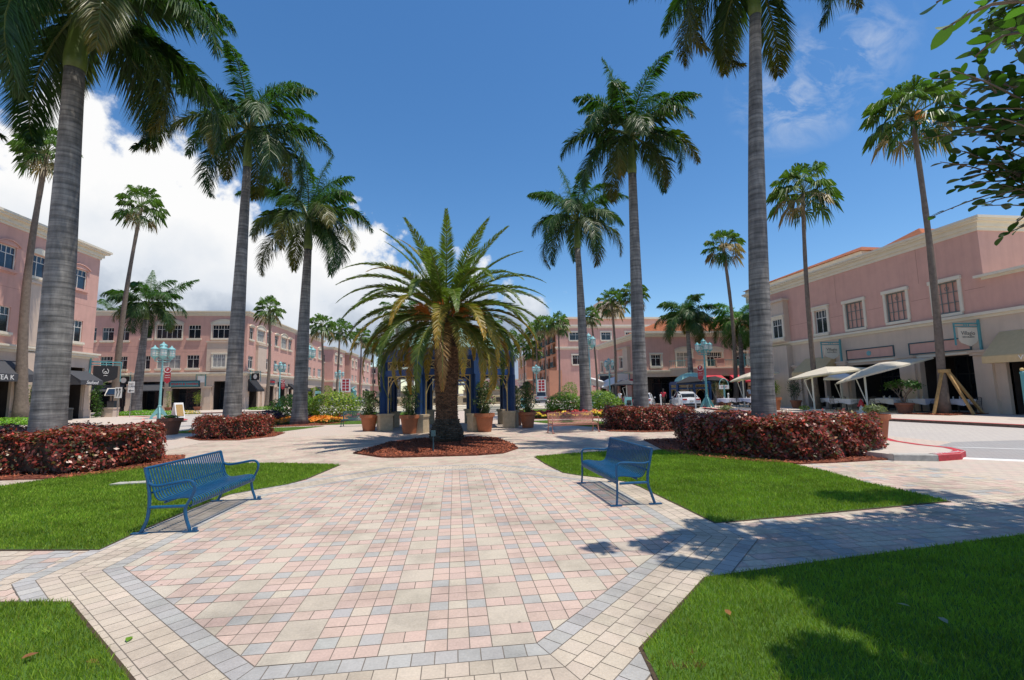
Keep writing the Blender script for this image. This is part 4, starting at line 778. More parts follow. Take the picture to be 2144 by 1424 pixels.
shrub('low green ground cover at the foot of the fan palm by the far left corner', (-23.6, 63.0, .12), 2.0, .8, .3, 1500, .14, 134, [((.14, .30, .02), .7), ((.22, .36, .04), .3)], name='ground_cover', cat='ground cover', group='low green ground cover', z_off=.1, stem=False)
for lb, p, s in (('clipped lime green bush between the left avenue shopfronts', (-27.2, 96, .12), 1.3), ('darker clipped bush beside it on the left avenue', (-27.0, 104, .12), 1.5), ('tall dark clipped bush under the balconied building', (20.4, 82, .12), 1.3)):
    shrub(lb, p, s, s, s * 1.25, 1500, .2, 135, LIME if 'lime' in lb else GREEN, group='clipped street bushes')
# potted plants
def pot(mb, r=.36, h=.58, c=(0, 0, 0)):
    mb.lathe([(r * .66, 0), (r * .88, h * .78), (r * .90, h * .80), (r * 1.03, h * .82), (r * 1.03, h), (r * .92, h), (r * .9, h * .9), (r * .01, h * .9)], c, 24)
def potted(label, loc, r, h, seed, kind='vine', mt='terracotta', ph=1.25, pr=.42, cols=GREEN, name='potted_plant', group='potted plants', fl=None, sc=1.0, n=1500):
    t = thing(name, label, 'potted plant', loc, seed * .7, group, sc); g = MB(); pot(g, r, h); g.build('pot', M[mt], t, smooth=False); q = np.random.default_rng(seed)
    if kind in ('vine', 'ball', 'tuft'):
        d = vn(q.normal(0, 1, (n, 3))); rr = q.random(n) ** .45
        if kind == 'vine': tz = np.clip(q.random(n), .02, 1); wd = pr * (.55 + .65 * np.sin(tz * PI) + .25 * np.sin(tz * 13 + seed)); P = np.stack([d[:, 0] * wd * rr, d[:, 1] * wd * rr, h * .95 + tz * ph], 1)
        else: P = d * rr[:, None] * np.array([pr, pr, ph / 2]) * (.8 + .2 * np.sin(5 * np.arctan2(d[:, 1], d[:, 0])))[:, None] + np.array([0, 0, h + ph * .5])
        Lv = leaf_polys(P, d, .085 if kind != 'tuft' else .13, q, aspect=.5 if kind != 'tuft' else .2, up=.4); pp = np.array([w for _, w in cols]); ix = q.choice(len(cols), n, p=pp / pp.sum())
        fan_mesh('foliage', Lv, np.clip(np.array([c for c, _ in cols])[ix] * q.uniform(.5, 1.4, (n, 1)), .004, 1), M['leafm'], t)
        g = MB()
        for i in range(6):
            a = i * 1.05; g.tube([(.05 * math.cos(a), .05 * math.sin(a), h * .9), (.4 * pr * math.cos(a), .4 * pr * math.sin(a), h + ph * .4), (.3 * pr * math.cos(a + .6), .3 * pr * math.sin(a + .6), h + ph * .85)], [.014, .01, .005], 4)
        g.build('stems', M['brownbark'], t)
    if fl:
        m = fl[1]; P = np.stack([q.normal(fl[2], pr * .5, m), q.normal(-pr * .5, pr * .3, m), h + ph * q.uniform(.25, 1.02, m)], 1); fan_mesh('flowers', leaf_polys(P, np.tile([[0, -1.0, .3]], (m, 1)), .075, q, aspect=.9, k=6), np.array(fl[0])[None] * q.uniform(.6, 1.3, (m, 1)), M['flower'], t)
    return t
PDG = [((.07, .12, .03), .6), ((.12, .17, .05), .3), ((.16, .14, .08), .1)]
potted('leafy plant in the leftmost terracotta pot before the pavilion', (-4.05, 23.3, 0.02), .42, .76, 1, pr=.46, ph=1.15, cols=PDG, n=2200)
potted('leafy plant in a terracotta pot left of the date palm trunk', (-1.95, 21.1, .02), .43, .80, 2, pr=.42, ph=1.3, cols=PDG, n=2200)
potted('pink flowering bougainvillea in a terracotta pot right of the date palm trunk', (1.32, 20.95, .02), .44, .80, 3, pr=.44, ph=1.45, cols=PDG, fl=((.55, .06, .40), 130, .25), n=2400)
potted('vine with a few pink flowers in the rightmost terracotta pot before the pavilion', (3.5, 22.6, .02), .40, .74, 4, pr=.40, ph=1.5, cols=PDG, fl=((.6, .2, .42), 40, 0), n=2200)
potted('leafy plant in the pot half hidden behind the rightmost pavilion pot', (3.15, 24.3, .02), .40, .76, 5, pr=.36, ph=1.3, cols=PDG, n=1200)
potted('leafy plant in a brown pot behind the first pavilion pot on the left', (-3.6, 24.9, .02), .40, .76, 6, pr=.40, ph=1.2, cols=PDG, n=1200, mt='terracotta_d')
potted('low plant in a dark brown pot by the left road', (-13.55, 24.6, .02), .52, .76, 7, 'ball', 'terracotta_d', .16, .42, GREEN, n=420)
potted('grey green herb in the terracotta pot at the end of the longest red hedge', (12.05, 12.35, .15), .38, .74, 8, 'tuft', 'terracotta', .3, .36, [((.16, .2, .08), .7), ((.22, .25, .12), .3)], n=600)
potted('tall lime plant spilling over a terracotta pot beside the largest right trunk', (22.5, 31.0, .12), .48, .9, 9, 'tuft', 'terracotta', 1.35, .52, LIME, n=1500)
potted('low herb in a wide terracotta bowl behind the red hedges', (15.4, 25.4, .02), .62, .42, 10, 'tuft', 'terracotta', .35, .5, [((.16, .2, .08), .7), ((.22, .25, .12), .3)], n=500)
potted('dark leafy tree in a brown pot by the restaurant door', (25.9, 33.2, .12), .40, .6, 11, 'ball', 'terracotta_d', 1.9, .72, [((.04, .07, .03), .7), ((.12, .14, .08), .3)], n=1300)
potted('small green plant in a low pot under the restaurant table at the kerb', (23.2, 38.0, .12), .36, .36, 12, 'tuft', 'terracotta_d', .35, .45, LIME, n=400)
potted('bushy light green plant on the restaurant terrace', (25.3, 42.3, .12), .36, .5, 13, 'ball', 'terracotta_d', 2.4, .95, [((.16, .24, .06), .6), ((.26, .32, .12), .4)], n=1500)
potted('cone shaped lime shrub in a pot left of the red lettered shopfront', (-36.9, 66.3, .12), .4, .5, 14, 'vine', 'terracotta_d', 2.1, .5, LIME, n=700)
potted('yellow leaved plant in a pot right of the red lettered shopfront', (-33.3, 66.2, .12), .45, .5, 15, 'ball', 'terracotta_d', 2.2, .7, [((.3, .32, .03), .5), ((.1, .2, .02), .5)], n=700)
def frangipani(label, loc):
    t = thing('potted_tree', label, 'potted plant', loc, 0, None, .82); g = MB(); pot(g, .55, .72); g.build('pot', M['terracotta_d'], t); g = MB(); q = np.random.default_rng(77); tips = []
    def br(p, d, l, rr, k):
        e = p + d * l; g.tube([p, p + d * l * .5 + Vector((0, 0, .02)), e], [rr, rr * .85, rr * .7], 6)
        if k == 0: tips.append(e); return
        for j in range(3 if k > 1 else 2):
            a = q.uniform(0, 6.28); d2 = (d + Vector((math.cos(a), math.sin(a), .35)) * .75).normalized(); br(e, d2, l * .72, rr * .66, k - 1)
    for j in range(3): br(Vector((0, 0, .65)), Vector((.45 * math.cos(j * 2.1), .45 * math.sin(j * 2.1), 1)).normalized(), .62, .055, 3)
    g.build('branches', M['fanbark'], t); P = np.array([list(e) for e in tips]); P = np.repeat(P, 16, 0) + q.normal(0, .13, (len(P) * 16, 3)); d = vn(P - np.array([0, 0, 1.4]))
    fan_mesh('foliage', leaf_polys(P, d, .19, q, aspect=.42, up=.4), np.array([.06, .14, .025])[None] * q.uniform(.5, 1.5, (len(P), 1)), M['leafm'], t); return t
frangipani('branchy frangipani with green leaf tufts in a brown pot beside the staked palm', (25.3, 23.9, .12))
# climbing vines on the left building
for lb, x, y in (('climbing vine on the pillar left of the huge palm trunk', -32.7, 41.4), ('climbing vine on the corner column of the near left building', -32.8, 47.9)):
    r = np.random.default_rng(int(y * 10)); t = thing('climbing_vine', lb, 'vine', (x, y, .12), 0, 'climbing vines'); n = 1300; z = r.random(n) * 3.3; P = np.stack([r.normal(.1, .12, n), np.sin(z * 2.2) * .25 + r.normal(0, .28, n), z], 1)
    fan_mesh('foliage', leaf_polys(P, np.tile([[1.0, 0, .2]], (n, 1)), .15, r), np.array([.07, .14, .02])[None] * r.uniform(.4, 1.5, (n, 1)), M['leafm'], t); g = MB(); g.tube([(0, 0, 0), (.05, .15, 1), (0, -.1, 2), (.02, .1, 3.2)], .03, 5); g.build('stem', M['brownbark'], t)

# ------------------------------------------------------------------ broadleaf tree at the right, whose crown overhangs the lawn
def ficus():
    r = np.random.default_rng(91); bx, by = 8.8, 1.4; t = thing('shade_tree', 'broad leaved tree whose leafy branches reach in at the top right', 'tree', (bx, by, 0)); g = MB()
    root = Vector((0, 0, 0)); fork = Vector((-.2, .1, 2.9)); g.tube([root, Vector((-.1, 0, 1.5)), fork], [.34, .26, .22], 12)
    CL = []   # clusters: centre (world), radius, leaves
    sx, sy = SUNV.x / SUNV.z, SUNV.y / SUNV.z
    def over(gx_, gy_, z, rad, n): CL.append((np.array([gx_ + sx * z, gy_ + sy * z, z]), rad, n))
    # crown masses over the dark parts of the lawn
    for gx_, gy_, z, rad, n in ((4.6, 3.2, 6.8, .9, 1300), (5.6, 3.6, 7.0, 1.0, 1500), (3.6, 2.7, 6.6, .8, 1200), (3.1, 3.3, 6.4, .5, 500), (5.0, 2.2, 7.2, 1.0, 1400), (3.9, 1.8, 6.8, .9, 1200), (6.5, 2.6, 7.5, 1.1, 1400), (2.6, 4.35, 6.6, .3, 260), (2.2, 4.6, 6.6, .22, 150), (2.15, 5.12, 6.6, .26, 170), (2.6, 5.3, 6.6, .3, 260), (3.0, 5.35, 7.2, .4, 420), (3.9, 5.3, 7.6, .5, 700), (4.7, 5.35, 7.6, .5, 700), (5.6, 5.4, 6.4, .55, 650), (6.6, 5.6, 6.4, .6, 700), (8.4, 5.4, 6.4, .8, 900), (1.55, 5.15, 6.6, .20, 80), (2.9, 4.85, 6.6, .45, 380), (3.7, 4.7, 6.6, .55, 520),
                             (4.6, 4.6, 6.6, .6, 600), (5.6, 4.7, 6.4, .6, 600), (6.6, 4.9, 6.4, .7, 700), (7.4, 5.6, 6.2, .6, 500), (3.2, 5.75, 7.0, .35, 260), (5.9, 6.7, 10.5, .45, 420), (6.6, 6.55, 10.5, .5, 480), (7.3, 6.6, 10.5, .5, 480), (2.35, 2.75, 6.0, .42, 330), (7.8, 3.6, 7.0, 1.1, 1200), (3.2, 4.0, 6.4, .5, 420), (4.2, 3.9, 6.6, .6, 600), (5.2, 4.0, 6.5, .7, 700)):
        over(gx_, gy_, z, rad, n)
    for i in range(7):
        for j in range(4): over(3.35 + i * .8 + r.normal(0, .12), 1.9 + j * .85 + r.normal(0, .12) + .05 * i, 6.9 + r.normal(0, .3), .60, 800)
    def at(px, py, dist):
        d = v_F + v_R * ((px - 1072) / 980.7) + v_U * ((712 - py) / 980.7); p = Vector((0, 0, EYE)) + d.normalized() * dist; return np.array(p)
    limbs = [Vector((-3.4, 1.6, 5.9)), Vector((-1.2, 2.6, 6.0)), Vector((-3.0, -.1, 6.3)), Vector((.6, .8, 6.6)), Vector((-.4, 3.8, 7.6)), Vector((1.2, 3.6, 6.4))]
    for q in limbs: g.tube([fork, fork.lerp(q, .35) + Vector((0, 0, .7)), fork.lerp(q, .7) + Vector((0, 0, .45)), q], [.13, .10, .07, .045], 7)
    for c, rad, n in CL:
        c_l = Vector((c[0] - bx, c[1] - by, c[2])); q = min(limbs, key=lambda a: (a - c_l).length); g.tube([q, q.lerp(c_l, .5) + Vector((0, 0, .18)), c_l], [.03, .02, .008], 5)
    near_hub = Vector(at(2420, 60, 3.3)) - Vector((bx, by, 0)); far_hub = Vector(at(2480, 330, 4.8)) - Vector((bx, by, 0))
    for q in (near_hub, far_hub): s_ = Vector((-.15, .05, 2.3)); g.tube([s_, s_.lerp(q, .4) + Vector((0, 0, .25)), s_.lerp(q, .75) + Vector((0, 0, .15)), q], [.08, .06, .04, .024], 7)
    # twigs that show inside the frame: twig path, leaf size, count
    tw = []
    def twig(p0, p1, n, size, sag=.08, rad=.006):
        a, b = Vector(p0), Vector(p1); pts = [a.lerp(b, s) + Vector((0, 0, sag * math.sin(s * PI))) for s in np.linspace(0, 1, 6)]; g.tube([p - Vector((bx, by, 0)) for p in pts], [rad * (1.6 - s) for s in np.linspace(0, 1, 6)], 5)
        for i in range(n):
            s = (i + .5) / n; k = s * 5; j = min(4, int(k)); p = pts[j].lerp(pts[j + 1], k - j); tw.append((np.array(p) - np.array([bx, by, 0]), vn(np.array(pts[j + 1] - pts[j])), size * r.uniform(.75, 1.2), i % 2 * 2 - 1))
    for (a, b, n, s, d0, d1) in (((2260, 30), (1975, 62), 13, .082, 2.7, 2.6), ((2230, 95), (2040, 120), 9, .075, 2.8, 2.9), ((2240, -10), (1960, 5), 10, .08, 3.1, 3.1), ((2300, 250), (1950, 165), 24, .082, 4.0, 4.1), ((2300, 310), (1960, 225), 20, .082, 4.2, 4.2), ((2300, 350), (1975, 285), 22, .082, 4.3, 4.4), ((2300, 420), (1990, 345), 18, .082, 4.2, 4.3),
                                 ((2300, 390), (2010, 375), 20, .082, 4.4, 4.3), ((2300, 330), (2050, 250), 20, .082, 4.1, 4.1), ((2300, 460), (2090, 400), 12, .10, 4.3, 4.3), ((2300, 210), (2080, 190), 16, .10, 4.3, 4.3), ((2280, 60), (2100, -20), 10, .10, 3.0, 3.0), ((2260, 130), (2090, 70), 9, .10, 3.0, 3.1), ((2280, 440), (2125, 468), 8, .10, 4.2, 4.2)):
        p0 = at(*a, d0); p1 = at(*b, d1); twig(p0, p1, n, s)
        q0 = Vector(p0) - Vector((bx, by, 0)); hb = near_hub if d0 < 3.5 else far_hub; g.tube([hb, hb.lerp(q0, .5) + Vector((0, 0, .05)), q0], [.02, .014, .009], 5)
        if a[1] > 150:
            for q in range(7):   # side twigs
                s = r.uniform(.0, .6); a2 = p0 + (p1 - p0) * s; d_ = vn((p1 - p0) + r.normal(0, .35, 3)); twig(a2, a2 + d_ * r.uniform(.25, .5), 8, .085, .02, .004)
    g.build('trunk', M['brownbark'], t, smooth=True)
    Lf = []; Cf = []
    for p, d, s, sg in tw:
        up = np.array([0, 0, 1.0]); side = vn(np.cross(d, up)) * sg; ax = vn(d * .65 + side * .85 + np.array([0, 0, r.uniform(-.25, .35)])); nn = vn(np.cross(ax, np.cross(up, ax)) + r.normal(0, .45, 3)); b = vn(np.cross(nn, ax)); nn = np.cross(ax, b); w = s * .27; q = p + ax * .012
        pf = ((.0, 0), (.12, .5), (.3, .88), (.5, 1.0), (.7, .85), (.87, .5), (1, 0), (.87, -.5), (.7, -.85), (.5, -1.0), (.3, -.88), (.12, -.5)); Lf.append(np.stack([q + ax * s * f_ + b * w * g_ + nn * (abs(g_) * w * .22 - s * .12 * f_ * f_) for f_, g_ in pf])); Cf.append(np.array([.034, .088, .010]) * r.uniform(.6, 1.3) * (2.0 if len(Cf) < 20 else 1))
    fan_mesh('foliage', np.array(Lf), np.array(Cf), M['leafm'], t)
    Pp = []; 
    for c, rad, n in CL:
        d = vn(r.normal(0, 1, (n, 3))); Pp.append(np.array([c[0] - bx, c[1] - by, c[2]]) + d * (r.random(n) ** .4)[:, None] * np.array([rad, rad, rad * .6]))
    Pp = np.concatenate(Pp); fan_mesh('crown', leaf_polys(Pp, np.tile([[0, 0, 1.0]], (len(Pp), 1)), .11, r, up=.6, k=6), np.array([.036, .09, .010])[None] * r.uniform(.6, 1.3, (len(Pp), 1)), M['leafm'], t)
ficus()
# ------------------------------------------------------------------ buildings
class Fac:
    """facade frame: axis 'x' = plane X=const with s=Y, axis 'y' = plane Y=const with s=X; sg = outward sign"""
    def __init__(s, axis, c, sg): s.a, s.c, s.sg = axis, c, sg
    def box(s, mb, s0, s1, z0, z1, d0, d1):
        a, b = s.c + s.sg * d0, s.c + s.sg * d1
        if s.a == 'x': mb.box(min(a, b), max(a, b), s0, s1, z0, z1)
        else: mb.box(s0, s1, min(a, b), max(a, b), z0, z1)
    def pt(s, u, z, d=0): return (s.c + s.sg * d, u, z) if s.a == 'x' else (u, s.c + s.sg * d, z)
    def quad(s, mb, pts): mb.poly(pts)
def wall(mb, F, s0, s1, z0, z1, holes, rev=.18):
    xs = sorted({s0, s1, *[h[0] for h in holes], *[h[1] for h in holes]}); zs = sorted({z0, z1, *[h[2] for h in holes], *[h[3] for h in holes]})
    for i in range(len(xs) - 1):
        for j in range(len(zs) - 1):
            cx, cz = (xs[i] + xs[i + 1]) / 2, (zs[j] + zs[j + 1]) / 2
            if cx < s0 or cx > s1 or cz < z0 or cz > z1 or any(h[0] < cx < h[1] and h[2] < cz < h[3] for h in holes): continue
            mb.poly([F.pt(xs[i], zs[j]), F.pt(xs[i + 1], zs[j]), F.pt(xs[i + 1], zs[j + 1]), F.pt(xs[i], zs[j + 1])])
    for h in holes:
        a, b, c, d = h[:4]; r_ = h[4] if len(h) > 4 else rev
        for P0, P1 in (((a, c), (a, d)), ((b, c), (b, d)), ((a, d), (b, d)), ((a, c), (b, c))):
            mb.poly([F.pt(*P0), F.pt(*P1), F.pt(*P1, -r_), F.pt(*P0, -r_)])
def joint(root, org, F, s0, s1, z, h=.022):
    g = MB(); F.box(g, s0, s1, z, z + h, -.012, .0035); return g.build('control_joint', M['joint'], root, org)
def window(root, org, F, s0, s1, z0, z1, nv=1, th=.68, d=-.12, sill=True, glass='glass', fm='frame', bar=.05, surround=0, arch=0, hood=False, trans_only=0, sm='cream', name='window'):
    g = MB(); w = .06
    F.box(g, s0 - .004, s0 + w, z0, z1, d - .03, d + .03); F.box(g, s1 - w, s1 + .004, z0, z1, d - .03, d + .03); F.box(g, s0 + w, s1 - w, z1 - w, z1 + .004, d - .03, d + .03); F.box(g, s0 + w, s1 - w, z0 - .004, z0 + w, d - .03, d + .03)
    W_ = s1 - s0
    for i in range(1, nv + 1):
        x = s0 + W_ * i / (nv + 1); F.box(g, x - bar / 2, x + bar / 2, z0 + w, z1 - w, d - .02, d + .02)
    if th:
        zz = z0 + (z1 - z0) * th; F.box(g, s0 + w, s1 - w, zz - bar / 2, zz + bar / 2, d - .017, d + .023)
        for i in range(nv + 1):   # half bars in the upper lights
            x = s0 + W_ * (i + .5) / (nv + 1); F.box(g, x - bar / 3, x + bar / 3, zz + bar / 2, z1 - w, d - .015, d + .015)
    fr = g.build(name, M[fm], root, org)
    g = MB(); g.poly([F.pt(s0, z0, d - .012), F.pt(s1, z0, d - .012), F.pt(s1, z1, d - .012), F.pt(s0, z1, d - .012)]); g.build('pane', M[glass], fr, org)
    if sill: g = MB(); F.box(g, s0 - .15, s1 + .15, z0 - .20, z0 - .003, -.02, .17); F.box(g, s0 - .08, s1 + .08, z0 - .30, z0 - .203, -.02, .09); g.build('sill', M[sm], fr, org)
    if surround:
        g = MB(); q = surround; F.box(g, s0 - q, s0 - .002, z0, z1 + .002, -.01, .08); F.box(g, s1 + .002, s1 + q, z0, z1 + .002, -.01, .08); F.box(g, s0 - q - .05, s1 + q + .05, z1 + .004, z1 + q * 1.1, -.01, .13)
        if hood: F.box(g, s0 - q - .1, s1 + q + .1, z1 + q * 1.1 + .002, z1 + q * 1.1 + .1, -.01, .2)
        g.build('surround', M[sm], fr, org)
    if arch:
        g = MB(); n = 12; zb = z1 + (surround * 1.1 + .012 if surround else .03); q = surround or .12
        A = [(s0 - q + (W_ + 2 * q) * i / n, zb + arch * math.sin(PI * i / n) ** .8) for i in range(n + 1)]
        pts = [F.pt(u, z, .002) for u, z in A] ; off = F.pt(0, 0, .10); o0 = F.pt(0, 0, 0); g.slab(pts, (off[0] - o0[0], off[1] - o0[1], 0))
        B = [(s0 - q - .08 + (W_ + 2 * q + .16) * i / n, zb + .012 + arch * math.sin(PI * i / n) ** .8) for i in range(n + 1)]
        B2 = [(u, z + .09) for u, z in B]
        for i in range(n): g.slab([F.pt(*B[i], .003), F.pt(*B[i + 1], .003), F.pt(*B2[i + 1], .003), F.pt(*B2[i], .003)], ((F.pt(0, 0, .17)[0] - o0[0]), (F.pt(0, 0, .17)[1] - o0[1]), 0))
        g.build('arch', M[sm], fr, org)
    return fr
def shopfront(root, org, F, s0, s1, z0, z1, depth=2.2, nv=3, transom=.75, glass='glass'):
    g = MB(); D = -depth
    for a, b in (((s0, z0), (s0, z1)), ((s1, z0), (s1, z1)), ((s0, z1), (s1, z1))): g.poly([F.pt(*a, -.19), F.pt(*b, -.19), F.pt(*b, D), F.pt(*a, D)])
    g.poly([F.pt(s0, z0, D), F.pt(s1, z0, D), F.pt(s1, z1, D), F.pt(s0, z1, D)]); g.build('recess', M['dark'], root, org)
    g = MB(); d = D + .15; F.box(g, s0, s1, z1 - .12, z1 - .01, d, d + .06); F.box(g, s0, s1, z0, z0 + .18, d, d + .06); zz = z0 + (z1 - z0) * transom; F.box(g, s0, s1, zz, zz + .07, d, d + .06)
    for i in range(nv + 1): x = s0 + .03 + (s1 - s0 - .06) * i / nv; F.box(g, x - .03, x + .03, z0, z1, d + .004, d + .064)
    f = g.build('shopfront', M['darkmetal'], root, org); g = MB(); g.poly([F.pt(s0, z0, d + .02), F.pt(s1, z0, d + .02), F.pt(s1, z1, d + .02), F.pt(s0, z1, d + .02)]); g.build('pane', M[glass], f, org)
def awning(root, org, F, s0, s1, z0, z1, out, m, val=.3, text=None, name='awning', tsize=.3, tm='whitepaint', stripe=None):
    g = MB(); A = [F.pt(s0, z1, .02), F.pt(s1, z1, .02), F.pt(s1 + .04, z0 + val, out), F.pt(s0 - .04, z0 + val, out)]; off = (0, 0, -.03); g.slab(A, off)
    B = [F.pt(s0 - .04, z0, out), F.pt(s1 + .04, z0, out), F.pt(s1 + .04, z0 + val - .031, out), F.pt(s0 - .04, z0 + val - .031, out)]; o = F.pt(0, 0, .025); o0 = F.pt(0, 0, 0); g.slab(B, (o[0] - o0[0], o[1] - o0[1], 0))
    for s in (s0, s1):
        e = .012 if s == s1 else -.012; T = [F.pt(s, z1 - .04, .02), F.pt(s, z0 + val - .04, out - .01), F.pt(s, z0, out - .01), F.pt(s, z0, .02)]; o = F.pt(e, 0, 0); g.slab(T, (o[0] - o0[0] if F.a == 'y' else 0, e if F.a == 'x' else 0, 0))
    a = g.build(name, M[m], root, org)
    if text:
        c = F.pt((s0 + s1) / 2, z0 + val / 2, out + .03); rz = {('x', 1): 90, ('x', -1): -90, ('y', -1): 0, ('y', 1): 180}[(F.a, F.sg)]
        text_part('lettering', text[0], tsize, M[tm], a, (c[0] - org[0], c[1] - org[1], c[2] - org[2]), (R(90), 0, R(rz)), .004, shear=text[1] if len(text) > 1 else 0)
    return a
def slabs(root, org, fp, bands, m='cream', name='cornice'):
    """full-footprint bands: (z0, z1, overhang)"""
    x0, x1, y0, y1 = fp; g = MB()
    for z0, z1, o in bands: g.box(x0 - o, x1 + o, y0 - o, y1 + o, z0, z1)
    return g.build(name, M[m], root, org)
def shell(root, org, x0, x1, y0, y1, z0, z1, m, faces, name='wall'):
    """plain outer walls on the sides that carry no openings"""
    g = MB()
    if 'n' in faces: g.poly([(x1, y1, z0), (x0, y1, z0), (x0, y1, z1), (x1, y1, z1)])
    if 's' in faces: g.poly([(x0, y0, z0), (x1, y0, z0), (x1, y0, z1), (x0, y0, z1)])
    if 'e' in faces: g.poly([(x1, y0, z0), (x1, y1, z0), (x1, y1, z1), (x1, y0, z1)])
    if 'w' in faces: g.poly([(x0, y1, z0), (x0, y0, z0), (x0, y0, z1), (x0, y1, z1)])
    return g.build(name, M[m], root, org)
def pilaster(root, org, F, s0, s1, z0, z1, d=.3, cap=True, base=True, m='beige'):
    g = MB()
    F.box(g, s0, s1, z0, z1, -.05, d)
    if cap: F.box(g, s0 - .08, s1 + .08, z1 + .002, z1 + .16, -.05, d + .10); F.box(g, s0 - .14, s1 + .14, z1 + .162, z1 + .28, -.05, d + .17)
    if base: F.box(g, s0 - .07, s1 + .07, z0, z0 + .7, -.05, d + .08)
    return g.build('column', M[m], root, org)
def hip_roof(root, org, x0, x1, y0, y1, z, h, m='roof', over=.5, name='roof'):
    g = MB(); x0 -= over; x1 += over; y0 -= over; y1 += over; w = min(x1 - x0, y1 - y0) / 2
    if x1 - x0 > y1 - y0: A, B = (x0 + w, (y0 + y1) / 2, z + h), (x1 - w, (y0 + y1) / 2, z + h)
    else: A, B = ((x0 + x1) / 2, y0 + w, z + h), ((x0 + x1) / 2, y1 - w, z + h)
    c = [(x0, y0, z), (x1, y0, z), (x1, y1, z), (x0, y1, z)]
    if x1 - x0 > y1 - y0: fs = [[c[0], c[1], B, A], [c[1], c[2], B], [c[2], c[3], A, B], [c[3], c[0], A]]
    else: fs = [[c[0], c[1], A], [c[1], c[2], B, A], [c[2], c[3], B], [c[3], c[0], A, B]]
    for f in fs: g.poly(f)
    g.poly(c[::-1]); return g.build(name, M[m], root, org)

# ---- 1: near left building (steak house)
def bld_left():
    o = (-33, 40, SWZ); t = thing('shop_building', 'three storey pink building at the left edge with charcoal awnings and cream cornice', 'building', o); F = Fac('x', -33, 1)
    win3 = [(a, b, 11.55, 13.3) for a, b in ((29.8, 31.2), (32.3, 33.8), (35.0, 36.0), (37.5, 38.95), (40.05, 41.6), (44.05, 45.9))]; win2 = [(a, b, 6.85, 8.75) for a, b in ((29.8, 31.2), (32.3, 33.8), (37.5, 38.96), (44.35, 45.87))]
    g = MB(); wall(g, F, 22, 47.3, 5.6, 14.8, win3 + win2); g.build('wall', M['pink'], t, o)
    doors = [(34.6, 39.6, SWZ, 4.4), (44.5, 46.5, SWZ, 4.6)]
    g = MB(); wall(g, F, 22, 47.3, SWZ, 5.6, doors, .19); g.build('lower_wall', M['beige'], t, o)
    g = MB(); F.box(g, 39.85, 43.4, 5.98, 10.9, -.05, .32); F.box(g, 39.7, 43.55, 10.902, 11.12, -.05, .45); F.box(g, 39.85, 43.4, SWZ, 5.5, -.05, .32); F.box(g, 39.6, 43.7, 3.86, 4.02, -.05, .5); F.box(g, 39.7, 43.6, SWZ, .95, -.05, .40)
    g.build('bay', M['beige'], t, o)
    joint(t, o, F, 22, 47.3, 10.2); joint(t, o, F, 43.9, 47.3, 6.4)
    for i, w in enumerate(win3): window(t, o, F, *w, nv=1, glass='glass_b', arch=.35 if i != 4 else .0, sm='pink' if i != 4 else 'cream')
    for w in win2: window(t, o, F, *w, nv=1, glass='glass')
    # upper window of the bay gets a cream arched hood
    g = MB(); n = 12; A = [(39.85 + 1.95 * i / n, 13.35 + .5 * math.sin(PI * i / n)) for i in range(n + 1)]; g.slab([F.pt(u, z, .0) for u, z in A] , (.18, 0, 0)); g.build('window_hood', M['cream'], t, o)
    slabs(t, o, (-60, -33, 22, 47.3), [(14.8, 15.0, .08), (15.0, 15.35, .22), (15.35, 15.5, .5), (15.5, 15.68, .62)])
    slabs(t, o, (-60, -33, 22, 47.3), [(5.42, 5.6, .06), (5.6, 5.80, .30), (5.80, 5.95, .42)], name='belt_course')
    pilaster(t, o, F, 46.55, 47.28, SWZ, 3.7, .12); pilaster(t, o, F, 43.62, 44.4, SWZ, 3.7, .2)
    shell(t, o, -60, -33, 22, 47.3, SWZ, 14.8, 'pink', 'nsw'); shell(t, o, -60, -33.001, 22, 47.29, 0, 1, 'pink', '')
    for d in doors: shopfront(t, o, F, *d[:4], depth=1.6, nv=3)
    awning(t, o, F, 34.4, 39.9, 3.15, 4.75, 1.5, 'awn_grey', .55, ('STEA K',), tsize=.5); awning(t, o, F, 44.3, 46.8, 3.05, 4.3, 1.35, 'awn_grey', .38, ('Seafood', .3), tsize=.42)
bld_left()
